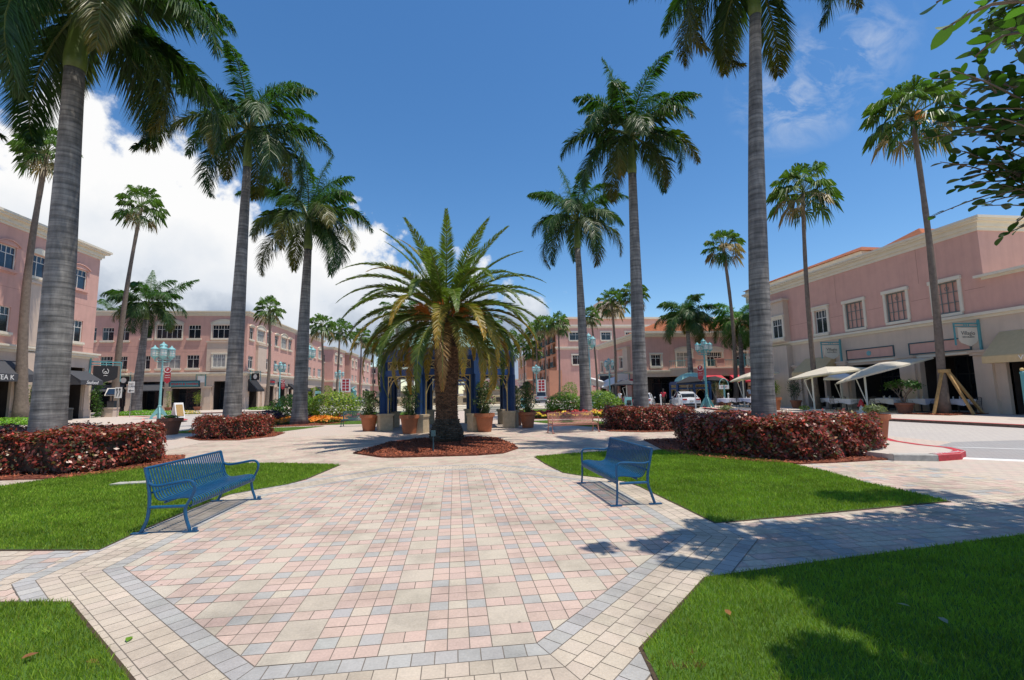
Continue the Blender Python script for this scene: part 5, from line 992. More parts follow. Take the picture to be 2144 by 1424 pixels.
def bracket_sign(label, loc, rz, w, h, board, text, tm='whitepaint', tsize=.2, shape='rect', sub=None, z0=0, emblem=None):
    """teal bracket sign that hangs out from a wall; local +x points away from the wall"""
    t = thing('hanging_sign', label, 'sign', loc, rz, 'hanging shop signs'); g = MB()
    g.box(-.02, .08, -.05, .05, -h * .75, h * .55); g.tube([(.03, 0, h * .55), (.03, 0, h * .62)], .06, 8); g.box(.08, w + .25, -.03, .03, h * .42, h * .48); g.box(.08, w + .25, -.02, .02, h * .30, h * .34); g.box(w + .19, w + .25, -.03, .03, -h * .5, h * .42)
    for i in range(3): x = .12 + w * (.4 + i * .1); g.box(x - .015, x + .015, -.02, .02, h * .34, h * .42)
    g.build('bracket', M['teal'], t); g = MB(); b = w * .13
    P = [(b, -.35 * h), (w - b * .2, -.35 * h), (w, -.2 * h), (w, .28 * h), (b, .28 * h)] if shape == 'rect' else [(b, -.28 * h), (b + .1 * w, -.40 * h), (w * .5, -.55 * h), (w - .1 * w, -.40 * h), (w, -.28 * h), (w, .26 * h), (b, .26 * h)]
    g.slab([(x, -.02, z) for x, z in P], (0, .04, 0)); s = g.build('board', M[board], t)
    for sg, r_ in ((-1, 0), (1, 180)):
        if text: text_part('lettering', text, tsize, M[tm], s, ((b + w) / 2, sg * .024, .02 * h), (R(90), 0, R(r_)), .003)
        if sub: text_part('lettering', sub, tsize * .42, M[tm], s, ((b + w) / 2, sg * .024, -.15 * h), (R(90), 0, R(r_)), .003)
        if emblem == 'disc': g = MB(); g.tube([((b + w) / 2, sg * .021, -.05), ((b + w) / 2, sg * .028, -.05)], .22 * h, 16); g.build('emblem', M[tm], s)
        if emblem == 'crab':
            g = MB(); cx = (b + w) / 2
            for k in (1, -1):
                g.tube([(cx, sg * .025, -.12 * h), (cx + k * .16, sg * .025, -.10 * h), (cx + k * .22, sg * .025, .02 * h), (cx + k * .10, sg * .025, .12 * h)], .022, 5); g.tube([(cx, sg * .025, -.2 * h), (cx + k * .13, sg * .025, -.22 * h)], .02, 5)
            g.tube([(cx - .09, sg * .025, -.06 * h), (cx, sg * .025, -.01 * h), (cx + .09, sg * .025, -.06 * h)], .035, 6); g.build('emblem', M[tm], s)
    return t
bracket_sign('black hanging sign with a pale crab emblem on the corner of the near left building', (-32.96, 47.0, 4.35), R(40), 2.0, 1.9, 'awn_black', None, 'whitepaint', .2, 'shield', None, emblem='crab')

# ---- 2: far left building facing the square
def bld_farleft():
    o = (-40, 68, SWZ); t = thing('shop_building', 'long three storey pink building behind the left road, with a red lettered shopfront', 'building', o); F = Fac('y', 68, -1); G_ = Fac('x', -28.3, 1)
    w3 = [(-47.9, -47.2, 9.55, 11.3, 0), (-46.5, -45.1, 9.55, 11.3, 1), (-44.4, -43.2, 9.55, 11.3, 1), (-41.7, -40.4, 9.8, 11.6, 1), (-39.85, -36.65, 9.8, 11.65, 4), (-35.85, -34.3, 9.8, 11.65, 1), (-32.8, -29.9, 9.8, 11.65, 3), (-52, -50.5, 9.55, 11.3, 1), (-56, -54.5, 9.55, 11.3, 1)]
    w2 = [(-46.5, -45.0, 5.7, 7.45, 1), (-44.4, -43.2, 5.7, 7.45, 1), (-41.6, -40.4, 5.7, 7.5, 1), (-39.6, -36.65, 5.75, 7.55, 3), (-35.85, -34.3, 5.75, 7.55, 1), (-52, -50.5, 5.7, 7.4, 1)]
    g = MB(); wall(g, F, -70, -28.3, 5.2, 12.9, [w[:4] for w in w3 + w2]); g.build('wall', M['pink'], t, o)
    joint(t, o, F, -70, -28.3, 8.75); joint(t, o, F, -70, -33.3, 7.95)
    for w in w3: big = w[4] >= 3; window(t, o, F, *w[:4], nv=w[4], surround=.16 if big else 0, arch=.5 if big else 0)
    for w in w2: window(t, o, F, *w[:4], nv=w[4], glass='glass_w' if w[4] == 3 else 'glass', name='window')
    dn = [(-47.4, -43.1, SWZ, 4.0), (-41.6, -38.45, SWZ, 4.0), (-37.55, -33.85, SWZ, 3.05), (-32.3, -30.7, SWZ, 3.95), (-58, -50, SWZ, 4.0)]
    g = MB(); wall(g, F, -70, -28.3, SWZ, 4.7, dn, .19); g.build('lower_wall', M['beige'], t, o)
    for d in dn: shopfront(t, o, F, *d, depth=2.0, nv=3)
    g = MB(); F.box(g, -33.25, -28.9, 5.32, 9.2, -.05, .30); F.box(g, -33.35, -28.8, 9.202, 9.4, -.05, .42); g.build('bay', M['beige'], t, o)
    Fb = Fac('y', 68 - .30, -1); window(t, o, Fb, -32.4, -30.8, 5.85, 7.6, nv=2, th=.7, d=.03, glass='glass_w', surround=.18)
    for a, b in ((-33.35, -32.5), (-30.5, -29.5), (-38.35, -37.7), (-42.9, -42.0)): pilaster(t, o, F, a, b, SWZ, 3.0, .22)
    s = [(68.7, 70.0, 9.8, 11.5, 1), (71.15, 73.9, 9.8, 11.5, 3), (74.9, 76.2, 9.8, 11.5, 1), (78.05, 79.45, 9.8, 11.5, 1), (80.65, 83.4, 9.7, 11.5, 3), (84.2, 85.7, 9.7, 11.5, 1)]
    s2 = [(68.6, 70.2, 5.7, 7.45, 1), (74.3, 75.7, 5.8, 7.5, 1), (77.9, 79.2, 5.7, 7.45, 1), (80.55, 83.4, 5.7, 7.45, 2), (84.3, 85.4, 5.7, 7.3, 1)]
    g = MB(); wall(g, G_, 68, 87.4, 5.2, 12.9, [w[:4] for w in s + s2]); g.build('wall', M['pink'], t, o)
    for w in s: window(t, o, G_, *w[:4], nv=w[4], glass='glass_w' if w[4] == 3 else 'glass', surround=.14 if w[4] == 3 else 0, arch=.45 if w[4] == 3 else .25, sm='cream' if w[4] == 3 else 'cream')
    for w in s2: window(t, o, G_, *w[:4], nv=w[4])
    ds = [(69.4, 72.4, SWZ, 3.9), (75.2, 78.6, SWZ, 3.4), (80, 83.6, SWZ, 3.4), (84.6, 86.8, SWZ, 3.4)]
    g = MB(); wall(g, G_, 68, 87.4, SWZ, 4.7, ds, .19); g.build('lower_wall', M['beige'], t, o)
    for d in ds: shopfront(t, o, G_, *d, depth=1.5, nv=2)
    g = MB(); G_.box(g, 71.0, 74.0, 5.32, 9.2, -.05, .35); G_.box(g, 70.9, 74.1, 9.202, 9.4, -.05, .46); g.build('bay', M['beige'], t, o)
    for a, b in ((73.2, 74.0), (74.5, 75.1), (78.8, 79.6), (83.8, 84.4)): pilaster(t, o, G_, a, b, SWZ, 3.0, .25)
    slabs(t, o, (-70, -28.3, 68, 87.4), [(12.9, 13.1, .08), (13.1, 13.4, .22), (13.4, 13.55, .42)]); slabs(t, o, (-70, -28.3, 68, 87.4), [(4.7, 4.95, .06), (4.95, 5.2, .34)], name='belt_course')
    shell(t, o, -70, -28.3, 68, 87.4, SWZ, 12.9, 'pink', 'nw')
    for a, b in ((-47.2, -43.3), (-41.5, -38.5)): awning(t, o, F, a, b, 2.75, 3.7, .9, 'awn_grey', .1)
    awning(t, o, G_, 68.9, 71.6, 2.5, 4.2, 1.1, 'awn_black', .3); awning(t, o, G_, 79.9, 82, 3.1, 4.1, .9, 'awn_black', .25); awning(t, o, G_, 84.5, 86.6, 2.9, 3.9, .9, 'awn_black', .25)
    g = MB(); F.box(g, -37.85, -34.0, 3.2, 4.08, .01, .12); s_ = g.build('fascia_sign', M['teal_dark'], t, o); g = MB(); F.box(g, -37.68, -34.17, 3.33, 3.95, .12, .135); g.build('sign_panel', M['teal'], s_, o)
    text_part('lettering', 'SPORTS & TAVERN', .40, mat('sign_letters_red', (.55, .015, .03), .5), s_, (-35.9 - o[0], 68 - .15 - o[1], 3.63 - o[2]), (R(90), 0, 0), .015, sx=1.0)
    g = MB(); G_.box(g, 75.4, 78.4, 3.6, 4.35, .02, .12); s_ = g.build('fascia_sign', M['teal_dark'], t, o); text_part('lettering', 'TRATTORIA', .5, mat('sign_letters_red', (.55, .015, .03), .5), s_, (-28.3 + .14 - o[0], 76.9 - o[1], 4.0 - o[2]), (R(90), 0, R(90)), .015)
    # balcony rail at the left
    g = MB(); F.box(g, -48.2, -42.8, 4.9, 5.15, 0, .9); t2 = g.build('balcony', M['cream'], t, o); g = MB(); F.box(g, -48.2, -42.8, 6.0, 6.05, .82, .87)
    for i in range(30): x = -48.2 + i * .186; F.box(g, x, x + .03, 5.15, 6.0, .83, .86)
    g.build('railing', M['darkmetal'], t2, o)
bld_farleft()
bracket_sign('small navy bracket sign with a white disc over the far left shopfronts', (-42.6, 67.95, 4.3), R(180), 1.5, 1.6, 'awn_black', None, 'whitepaint', emblem='disc')
bracket_sign('plain white bracket sign right of the red lettered shopfront', (-33.3, 67.95, 4.3), R(180), 1.0, 1.4, 'whitepaint', None, shape='rect')
bracket_sign('black bracket sign with a white disc above the black awning at the far left corner', (-28.25, 69.4, 4.6), R(-25), 1.6, 1.5, 'awn_black', None, 'whitepaint', emblem='disc')

# ---- 3..6: left avenue
def bld_avenue(label, y0, y1, xf, h, roof, wins, seed, front_w=8, belt=5.1, sd=1, x1=-60, m='pink', rows=((9.6, 11.4), (5.7, 7.4))):
    o = (xf, y0, SWZ); t = thing('shop_building', label, 'building', o, 0, 'avenue buildings'); G_ = Fac('x', xf, sd); F = Fac('y', y0, -1); ws = []
    for a, b, nv in wins: ws += [(a, b, z0, z1, nv) for z0, z1 in rows]
    g = MB(); wall(g, G_, y0, y1, belt + .2, h - .6, [w[:4] for w in ws]); g.build('wall', M[m], t, o)
    lo, hi = (min(x1, xf), max(x1, xf)); fx = xf - sd * 2.0; fw = [(min(fx, fx - sd * 1.3), max(fx, fx - sd * 1.3), z0, z1, 1) for z0, z1 in rows]
    g = MB(); wall(g, F, lo, hi, SWZ, h - .6, [w[:4] for w in fw]); g.build('wall', M[m], t, o)
    for w in ws: window(t, o, G_, *w[:4], nv=w[4], glass='glass_w' if (w[4] > 1) else 'glass', arch=.4 if w[3] > 9 and w[4] > 1 else 0, surround=.16 if w[3] > 9 and w[4] > 1 else 0)
    for w in fw: window(t, o, F, *w[:4], nv=1)
    n = max(1, int((y1 - y0) / 4)); ds = [(y0 + .7 + i * (y1 - y0 - 1) / n, y0 + .7 + (i + .72) * (y1 - y0 - 1) / n, SWZ, 3.3) for i in range(n)]
    g = MB(); wall(g, G_, y0, y1, SWZ, belt - .2, ds, .19); g.build('lower_wall', M['beige'], t, o)
    for d in ds: shopfront(t, o, G_, *d, depth=1.5, nv=2)
    for i, d in enumerate(ds):
        if (i + seed) % 2 == 0: awning(t, o, G_, d[0], d[1], 2.6, 3.7, 1.0, ('awn_black', 'awn_grey', 'awn_grey')[seed % 3], .25)
    slabs(t, o, (lo, hi, y0, y1), [(h - .6, h - .35, .1), (h - .35, h - .12, .3), (h - .12, h, .45)]); slabs(t, o, (lo, hi, y0, y1), [(belt - .2, belt, .08), (belt, belt + .2, .34)], name='belt_course'); shell(t, o, lo, hi, y0, y1, SWZ, h - .6, m, 'nw' if sd > 0 else 'ne')
    if roof: hip_roof(t, o, min(xf - sd * roof[1], x1), max(xf - sd * roof[1], x1), y0 + .5, y1 + roof[2], h - .02, roof[0], over=.2)
    return t
bld_avenue('pink building with striped awnings, second on the left avenue', 90.5, 105.8, -28.3, 13.7, None, ((91.6, 92.8, 1), (94.5, 97.5, 2), (99, 100.2, 1), (102, 104.6, 2)), 0)
bld_avenue('pink building with an orange tiled roof on the left avenue', 114.7, 126, -28.3, 13.2, (2.4, 1.0, 10), ((115.8, 118.2, 2), (120.6, 123.2, 2)), 1)
bld_avenue('pink bay fronted building beyond the orange roof on the left avenue', 133.4, 142.5, -28.3, 13.5, None, ((134.6, 137, 2), (139.2, 141.2, 2)), 2)
bld_avenue('last pink building with a strip of orange roof on the left avenue', 150, 164, -28.3, 13.6, (2.2, 2.0, 6), ((151.6, 154, 2), (157, 160, 2)), 3)

# ---- 7: right building (restaurant)
def bld_right():
    X = 28.4; o = (X, 30, SWZ); t = thing('restaurant_building', 'two storey pink restaurant building at the right with teal framed wall panels', 'building', o); F = Fac('x', X, -1)
    real = [(32.3, 33.5, 5.85, 7.65)]; blind = [(29.05, 30.55, 5.8, 7.68), (25.9, 27.3, 5.83, 7.7), (22.8, 24.2, 5.78, 7.62)]
    g = MB(); wall(g, F, 21.5, 41.5, 5.55, 10.05, real + blind, .12)
    g.build('wall', M['pink'], t, o)
    joint(t, o, F, 21.5, 22.5, 6.9); joint(t, o, F, 24.5, 25.6, 6.9); joint(t, o, F, 27.7, 28.75, 6.9); joint(t, o, F, 30.9, 32.0, 6.9); joint(t, o, F, 33.8, 36.3, 6.9)
    for yv in (25.0, 31.3): joint(t, o, F, yv, yv + .022, 7.9, 2.15)
    for w in real: window(t, o, F, *w, nv=1, th=.66, d=-.09, surround=.2, hood=True)
    for a, b, c, d in blind:   # blind windows: pink field behind a teal trellis
        g = MB(); q = .07
        for s in (a, b - q): F.box(g, s, s + q, c, d, -.10, -.03)
        for z in (c, d - q): F.box(g, a + q, b - q, z, z + q, -.10, -.03)
        for i in range(1, 4): s = a + (b - a) * i / 4; F.box(g, s - .018, s + .018, c + q, d - q, -.085, -.05)
        for z in (c + (d - c) * .33, c + (d - c) * .66): F.box(g, a + q, b - q, z - .018, z + .018, -.083, -.052)
        g.tube([F.pt((a + b) / 2 + .11 * math.cos(k * PI / 4), d - .38 + .11 * math.sin(k * PI / 4), -.06) for k in range(8)], .014, 4, closed=True)
        f = g.build('trellis_window', M['trellis'], t, o); g = MB(); g.poly([F.pt(a, c, -.118), F.pt(b, c, -.118), F.pt(b, d, -.118), F.pt(a, d, -.118)]); g.build('back_panel', M['pink'], f, o)
        g = MB(); F.box(g, a - .17, a - .002, c - .002, d + .002, -.01, .08); F.box(g, b + .002, b + .17, c - .002, d + .002, -.01, .08); F.box(g, a - .22, b + .22, d + .004, d + .22, -.01, .14); F.box(g, a - .12, b + .12, c - .18, c - .004, -.01, .10); g.build('surround', M['cream'], f, o)
    g = MB(); F.box(g, 36.4, 38.6, 5.55, 9.1, -.05, .5); F.box(g, 36.25, 38.75, 9.102, 9.3, -.05, .66); F.box(g, 36.35, 38.65, SWZ, 5.25, -.05, .5); g.build('bay', M['beige'], t, o); Fb = Fac('x', X - .5, -1)
    window(t, o, Fb, 36.55, 37.75, 5.95, 7.6, nv=1, th=.66, d=.03, surround=.17, hood=True)
    ops = [(22.45, 25.55, SWZ, 3.35), (26.9, 30.75, SWZ, 3.2), (31.6, 33.0, SWZ, 3.2), (33.2, 35.0, SWZ, 3.2)]
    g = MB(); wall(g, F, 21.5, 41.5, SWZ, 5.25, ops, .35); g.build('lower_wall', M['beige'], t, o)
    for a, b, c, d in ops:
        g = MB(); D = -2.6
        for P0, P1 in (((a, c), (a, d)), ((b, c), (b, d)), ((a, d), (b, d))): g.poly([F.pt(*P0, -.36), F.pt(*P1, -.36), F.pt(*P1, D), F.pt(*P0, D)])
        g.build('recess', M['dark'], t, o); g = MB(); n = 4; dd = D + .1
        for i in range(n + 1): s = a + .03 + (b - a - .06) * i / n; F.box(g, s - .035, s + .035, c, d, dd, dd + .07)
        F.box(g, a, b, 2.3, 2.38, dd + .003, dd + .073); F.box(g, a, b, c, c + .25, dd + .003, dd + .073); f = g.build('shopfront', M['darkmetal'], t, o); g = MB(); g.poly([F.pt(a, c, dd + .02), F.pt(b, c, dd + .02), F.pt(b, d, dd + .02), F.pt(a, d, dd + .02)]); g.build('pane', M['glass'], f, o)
    for a, b in ((21.52, 22.4), (25.75, 26.75), (30.85, 31.5), (35.4, 36.1)): pilaster(t, o, F, a, b, SWZ, 3.25, .16)
    g = MB(); F.box(g, 22.56, 25.6, 3.38, 3.5, -.01, .10); g.build('lintel', M['cream'], t, o); g = MB(); F.box(g, 26.9, 30.7, 3.38, 3.5, -.01, .10); g.build('lintel', M['cream'], t, o)
    for a, b in ((22.5, 26.1), (27.1, 30.85)):
        g = MB(); c, d, q = 3.58, 4.32, .07; F.box(g, a, b, c, c + q, .0, .05); F.box(g, a, b, d - q, d, .0, .05); F.box(g, a, a + q, c + q, d - q, .0, .05); F.box(g, b - q, b, c + q, d - q, .0, .05); f = g.build('wall_panel', M['teal_dark'], t, o)
        g = MB(); g.box(X - .02, X - .004, a + q, b - q, c + q, d - q); g.build('panel_field', M['pink'], f, o); g = MB(); m_ = (a + b) / 2; z = (c + d) / 2
        g.tube([(X - .03, m_, z), (X - .055, m_, z)], .17, 16)
        for k in range(8): g.tube([(X - .06, m_ + .02 * math.cos(k * PI / 4), z + .02 * math.sin(k * PI / 4)), (X - .06, m_ + .16 * math.cos(k * PI / 4), z + .16 * math.sin(k * PI / 4))], .012, 4)
        g.build('rosette', M['teal_light'], f, o)
    awning(t, o, F, 31.9, 34.9, 2.55, 4.0, 1.3, 'awn_tan', .35)
    bands = [(10.05, 10.25, .06), (10.25, 10.5, .16), (10.5, 10.62, .36), (10.62, 10.76, .48)]
    slabs(t, o, (X, 60, 21.5, 41.5), bands); slabs(t, o, (X, 60, 12, 41.5), [(5.25, 5.4, .07), (5.4, 5.56, .22)], name='belt_course')
    # lower wing towards the viewer
    g = MB(); wall(g, F, 12, 21.5, 5.56, 7.3, []); g.build('wing_wall', M['pink'], t, o); slabs(t, o, (X, 60, 12, 21.49), [(7.3, 7.42, .08), (7.42, 7.56, .3)], name='wing_cornice')
    g = MB(); wall(g, F, 12, 21.5, SWZ, 5.25, [(17.2, 21.0, SWZ, 3.2), (13, 16.2, SWZ, 3.2)], .35); g.build('lower_wall', M['beige'], t, o)
    for a, b in ((17.2, 21.0), (13, 16.2)): shopfront(t, o, F, a, b, SWZ, 3.2, 2.4, 4)
    awning(t, o, F, 17.0, 21.1, 2.75, 4.4, 1.2, 'awn_tan', .38, ('Villagio',), tsize=.34, tm='whitepaint')
    g = MB(); g.poly([(X, 21.5, 7.56), (60, 21.5, 7.56), (60, 21.5, 10.05), (X, 21.5, 10.05)]); g.build('end_wall', M['pink'], t, o); g = MB(); g.poly([(X, 41.5, SWZ), (60, 41.5, SWZ), (60, 41.5, 10.05), (X, 41.5, 10.05)]); g.build('end_wall', M['pink'], t, o)
    hip_roof(t, o, X + 1.8, 44, 30.6, 45, 11.8, 2.6, over=.1, m='roof_y'); hip_roof(t, o, X + 1.9, 38, 26.0, 30.0, 11.3, 1.3, over=.1, m='roof_y')
    g = MB(); g.box(X + 1.9, 43.9, 30.7, 44.9, 10.5, 11.79); g.build('roof_fascia', M['cream'], t, o); g = MB(); g.box(X + 2.0, 37.9, 26.1, 29.9, 10.5, 11.29); g.build('roof_fascia', M['cream'], t, o)
bld_right()
for lb, y, z in (('cream hanging sign reading Villagio nearest the right edge', 22.0, 4.42), ('cream hanging sign reading Villagio over the two umbrellas', 31.3, 4.40), ('cream hanging sign reading Villagio beside the largest right palm trunk', 40.6, 4.3)):
    bracket_sign(lb, (28.38, y, z), R(180), 1.35, 1.25, 'cream', 'Villagio', 'darkmetal', .30, 'shield', 'RISTORANTE')

# ---- 8: orange roofed building behind the valet stand
def bld_rmid():
    Y = 52; o = (21.6, Y, SWZ); t = thing('restaurant_building', 'two storey pink building with orange tiled roof and terrace behind the parked cars', 'building', o); F = Fac('y', Y, -1); G_ = Fac('x', 21.6, -1)
    ws = [(22.7, 23.9, 4.45, 5.8, 1), (25.85, 27.7, 4.35, 6.05, 1), (29.6, 31.5, 4.35, 6.05, 3), (33.0, 34.7, 4.35, 6.05, 3), (36.2, 38, 4.35, 6.05, 3)]
    g = MB(); wall(g, F, 21.6, 48, 3.98, 7.85, [w[:4] for w in ws]); g.build('wall', M['pink'], t, o)
    for i, w in enumerate(ws): window(t, o, F, *w[:4], nv=w[4], surround=.18, arch=.35 if i else 0, sill=not i, glass='glass_w' if i == 1 else 'glass')
    g = MB(); wall(g, F, 21.6, 48, SWZ, 3.7, [(21.9, 26.2, SWZ, 3.2), (27.4, 30.4, SWZ, 3.2), (31.4, 34.6, SWZ, 3.2), (35.6, 39, SWZ, 3.2)], .4); g.build('lower_wall', M['beige'], t, o)
    for a, b in ((21.9, 26.2), (27.4, 30.4), (31.4, 34.6), (35.6, 39)): shopfront(t, o, F, a, b, SWZ, 3.2, 3.0, 4)
    g = MB(); g.prism([(24.9, Y), (26.2, Y - 1.6), (40, Y - 1.6), (40, Y)], 3.25, 4.02); f = g.build('terrace', M['beige'], t, o); g = MB(); g.prism([(24.8, Y), (26.15, Y - 1.72), (40, Y - 1.72), (40, Y)], 4.022, 4.16); g.build('terrace_edge', M['cream'], f, o)
    g = MB(); 
    for a, b in ((26.3, 27.3), (29.9, 30.8), (33.9, 34.6)): g.box(a, b, Y - 1.6, Y - 1.2, 4.162, 5.1); g.box(a - .06, b + .06, Y - 1.66, Y - 1.14, 5.102, 5.22)
    g.build('pier', M['pink'], f, o); g = MB()
    for a, b in ((27.3, 29.9), (30.8, 33.9), (34.6, 39)):
        g.box(a, b, Y - 1.44, Y - 1.38, 4.98, 5.04); n = int((b - a) / .16)
        for i in range(n): x = a + (i + .5) * (b - a) / n; g.box(x - .012, x + .012, Y - 1.42, Y - 1.40, 4.162, 4.98)
    for i in range(9): x = 24.95 + i * .14; y_ = Y - .05 - 1.45 * i / 9; g.box(x - .012, x + .012, y_ - .012, y_ + .012, 4.162, 5.0)
    g.tube([(24.9, Y, 5.0), (26.3, Y - 1.55, 5.0)], .03, 5); g.build('railing', M['teal'], f, o)
    for a, b in ((31.3, 34.6), (27.3, 30.3)): awning(t, o, Fac('y', Y - 1.6, -1), a, b, 2.35, 3.24, 1.4, 'awn_red', .2)
    ws = [(66.3, 67.3, 4.5, 5.9, 1), (61.5, 62.5, 4.5, 5.9, 1), (63.8, 64.8, 4.5, 5.9, 1), (58.1, 59.3, 4.6, 6.0, 1)]
    g = MB(); wall(g, G_, 52, 68.5, 3.98, 7.85, [w[:4] for w in ws]); wall(g, G_, 52, 68.5, SWZ, 3.7, [(53, 55.6, SWZ, 3.0), (57, 60, SWZ, 3.0), (61.5, 64.5, SWZ, 3.0), (65.5, 68, SWZ, 3.0)], .3); g.build('side_wall', M['pink'], t, o)
    for w in ws: window(t, o, G_, *w[:4], nv=1, surround=.12)
    for a, b in ((53, 55.6), (57, 60), (61.5, 64.5), (65.5, 68)): shopfront(t, o, G_, a, b, SWZ, 3.0, 1.5, 2)
    for a, b, m in ((53, 55.6, 'awn_red'), (57, 60, 'awn_grey'), (61.5, 64.5, 'awn_red'), (65.5, 68, 'awn_red')): awning(t, o, G_, a, b, 2.3, 3.1, 1.1, m, .2)
    g = MB(); G_.box(g, 55.6, 57.2, 3.98, 7.0, -.05, .4); G_.box(g, 55.5, 60.2, 7.002, 7.15, -.05, .5); g.build('bay', M['beige'], t, o)
    slabs(t, o, (21.6, 48, 52, 68.5), [(7.85, 8.0, .1), (8.0, 8.25, .3), (8.25, 8.5, .5)]); slabs(t, o, (21.6, 48, 52, 68.5), [(3.7, 3.85, .06), (3.85, 3.98, .2)], name='belt_course'); shell(t, o, 21.6, 48, 52, 68.5, SWZ, 7.85, 'pink', 'ne'); hip_roof(t, o, 21.6, 40, 52, 61, 8.5, 1.9, over=.3); hip_roof(t, o, 21.9, 30, 61.5, 68.5, 8.502, 1.0, over=.1, m='roof_y')
bld_rmid()
for lb, y in (('white oval shop sign with dark lettering on the orange roofed building side', 56), ('grey bracket sign on the orange roofed building side, further along', 63)):
    bracket_sign(lb, (21.58, y, 3.4), R(180), 1.6, 1.3, 'whitepaint' if y == 56 else 'awn_grey', None)
# ---- 9: balconied apartment building at the end of the right avenue
def bld_condo():
    X, Y = 21.6, 97.3; o = (X, Y, SWZ); t = thing('apartment_building', 'five storey pink and orange apartment building with recessed balconies', 'building', o); F = Fac('y', Y, -1); G_ = Fac('x', X, -1)
    ws = [(24.5, 27.2, 12.6, 14.3, 1), (31.5, 33.6, 12.6, 14.3, 1), (31.0, 34.0, 7.4, 9.6, 2), (25, 27.2, 7.4, 9.4, 1), (37, 39, 12.6, 14.3, 1)]
    g = MB(); wall(g, F, X, 70, SWZ, 15.2, [w[:4] for w in ws]); g.build('wall', M['pink'], t, o)
    for w in ws: window(t, o, F, *w[:4], nv=w[4], surround=.25)
    cells = []; nb = 5; ys = [98.6 + i * 5.6 for i in range(nb)]
    for z in (4.2, 7.1, 10.0, 12.6):
        for y in ys: cells.append((y, y + 2.6, z, z + (2.2 if z < 12 else 1.7)))
    g = MB(); wall(g, G_, Y, 127, SWZ, 15.2, cells + [(y + 3.3, y + 4.4, z + .7, z + 2.1) for y in ys for z in (4.2, 7.1, 10.0)], .9); g.build('avenue_wall', M['orange'], t, o)
    for a, b, c, d in cells:
        g = MB(); g.poly([G_.pt(a, c, -.89), G_.pt(b, c, -.89), G_.pt(b, d, -.89), G_.pt(a, d, -.89)]); f = g.build('balcony_door', M['glass'], t, o); g = MB(); G_.box(g, a - .2, b + .2, c - .12, c, -.01, .7); G_.box(g, a - .2, b + .2, c + .95, c + 1.0, .62, .68)
        for i in range(14): s = a - .2 + (b - a + .4) * (i + .5) / 14; G_.box(g, s - .03, s + .03, c, c + .95, .63, .67)
        g.build('railing', M['teal_dark'], f, o)
    for y in ys:
        for z in (4.2, 7.1, 10.0): window(t, o, G_, y + 3.3, y + 4.4, z + .7, z + 2.1, nv=1, sill=True)
    slabs(t, o, (X, 70, Y, 127), [(15.2, 15.5, .1), (15.5, 15.9, .35)]); slabs(t, o, (X + .01, 70, Y, Y + .1), [(10.6, 10.9, .1), (10.9, 11.2, .3)], name='belt_course')
    shell(t, o, X, 70, Y, 127, SWZ, 15.2, 'pink', 'ne'); g = MB(); g.box(X + 2.5, 70, Y + 2.5, 126, 15.9, 17.6); g.build('attic_wall', M['pink'], t, o); slabs(t, o, (X + 2.5, 70, Y + 2.5, 126), [(17.6, 18.0, .4)], name='attic_cornice')
    g = MB(); g.box(34.6, 40.5, 108, 114, 15.9, 22.5); g.box(35.0, 40.1, 108.4, 113.6, 22.5, 23.3); g.build('tower', M['beige'], t, o)
    hip_roof(t, o, X + .4, X + 8, 112, 127, 15.9, 2.2, over=.1, m='roof_y')
    # low peach wing with a planted terrace at the avenue corner
    g = MB(); wall(g, Fac('y', 93, -1), 19.0, 21.6, SWZ, 6.0, []); wall(g, Fac('x', 19.0, -1), 93, Y, SWZ, 6.0, [(94, 96, 3.6, 5.2)], .2); g.poly([(19, 93, 6), (21.6, 93, 6), (21.6, Y, 6), (19, Y, 6)]); g.build('corner_wing', M['orange'], t, o)
bld_condo()
bld_avenue('distant pink building closing the right avenue', 132, 150, 20.5, 12.5, (2.0, 2.0, 4), ((134, 136, 2), (139, 141, 2), (145, 147, 2)), 2, sd=-1, x1=50, m='orange')
bld_avenue('pale building at the very end of the left avenue', 176, 200, -26.5, 12.0, None, ((180, 184, 2), (190, 194, 2)), 1)
bld_avenue('low pink block with shops seen beyond the pavilion', 215, 232, 14, 8.0, None, ((216, 218, 2), (222, 224, 2)), 1, sd=-1, x1=60, rows=((5.4, 6.6),), belt=4.2)
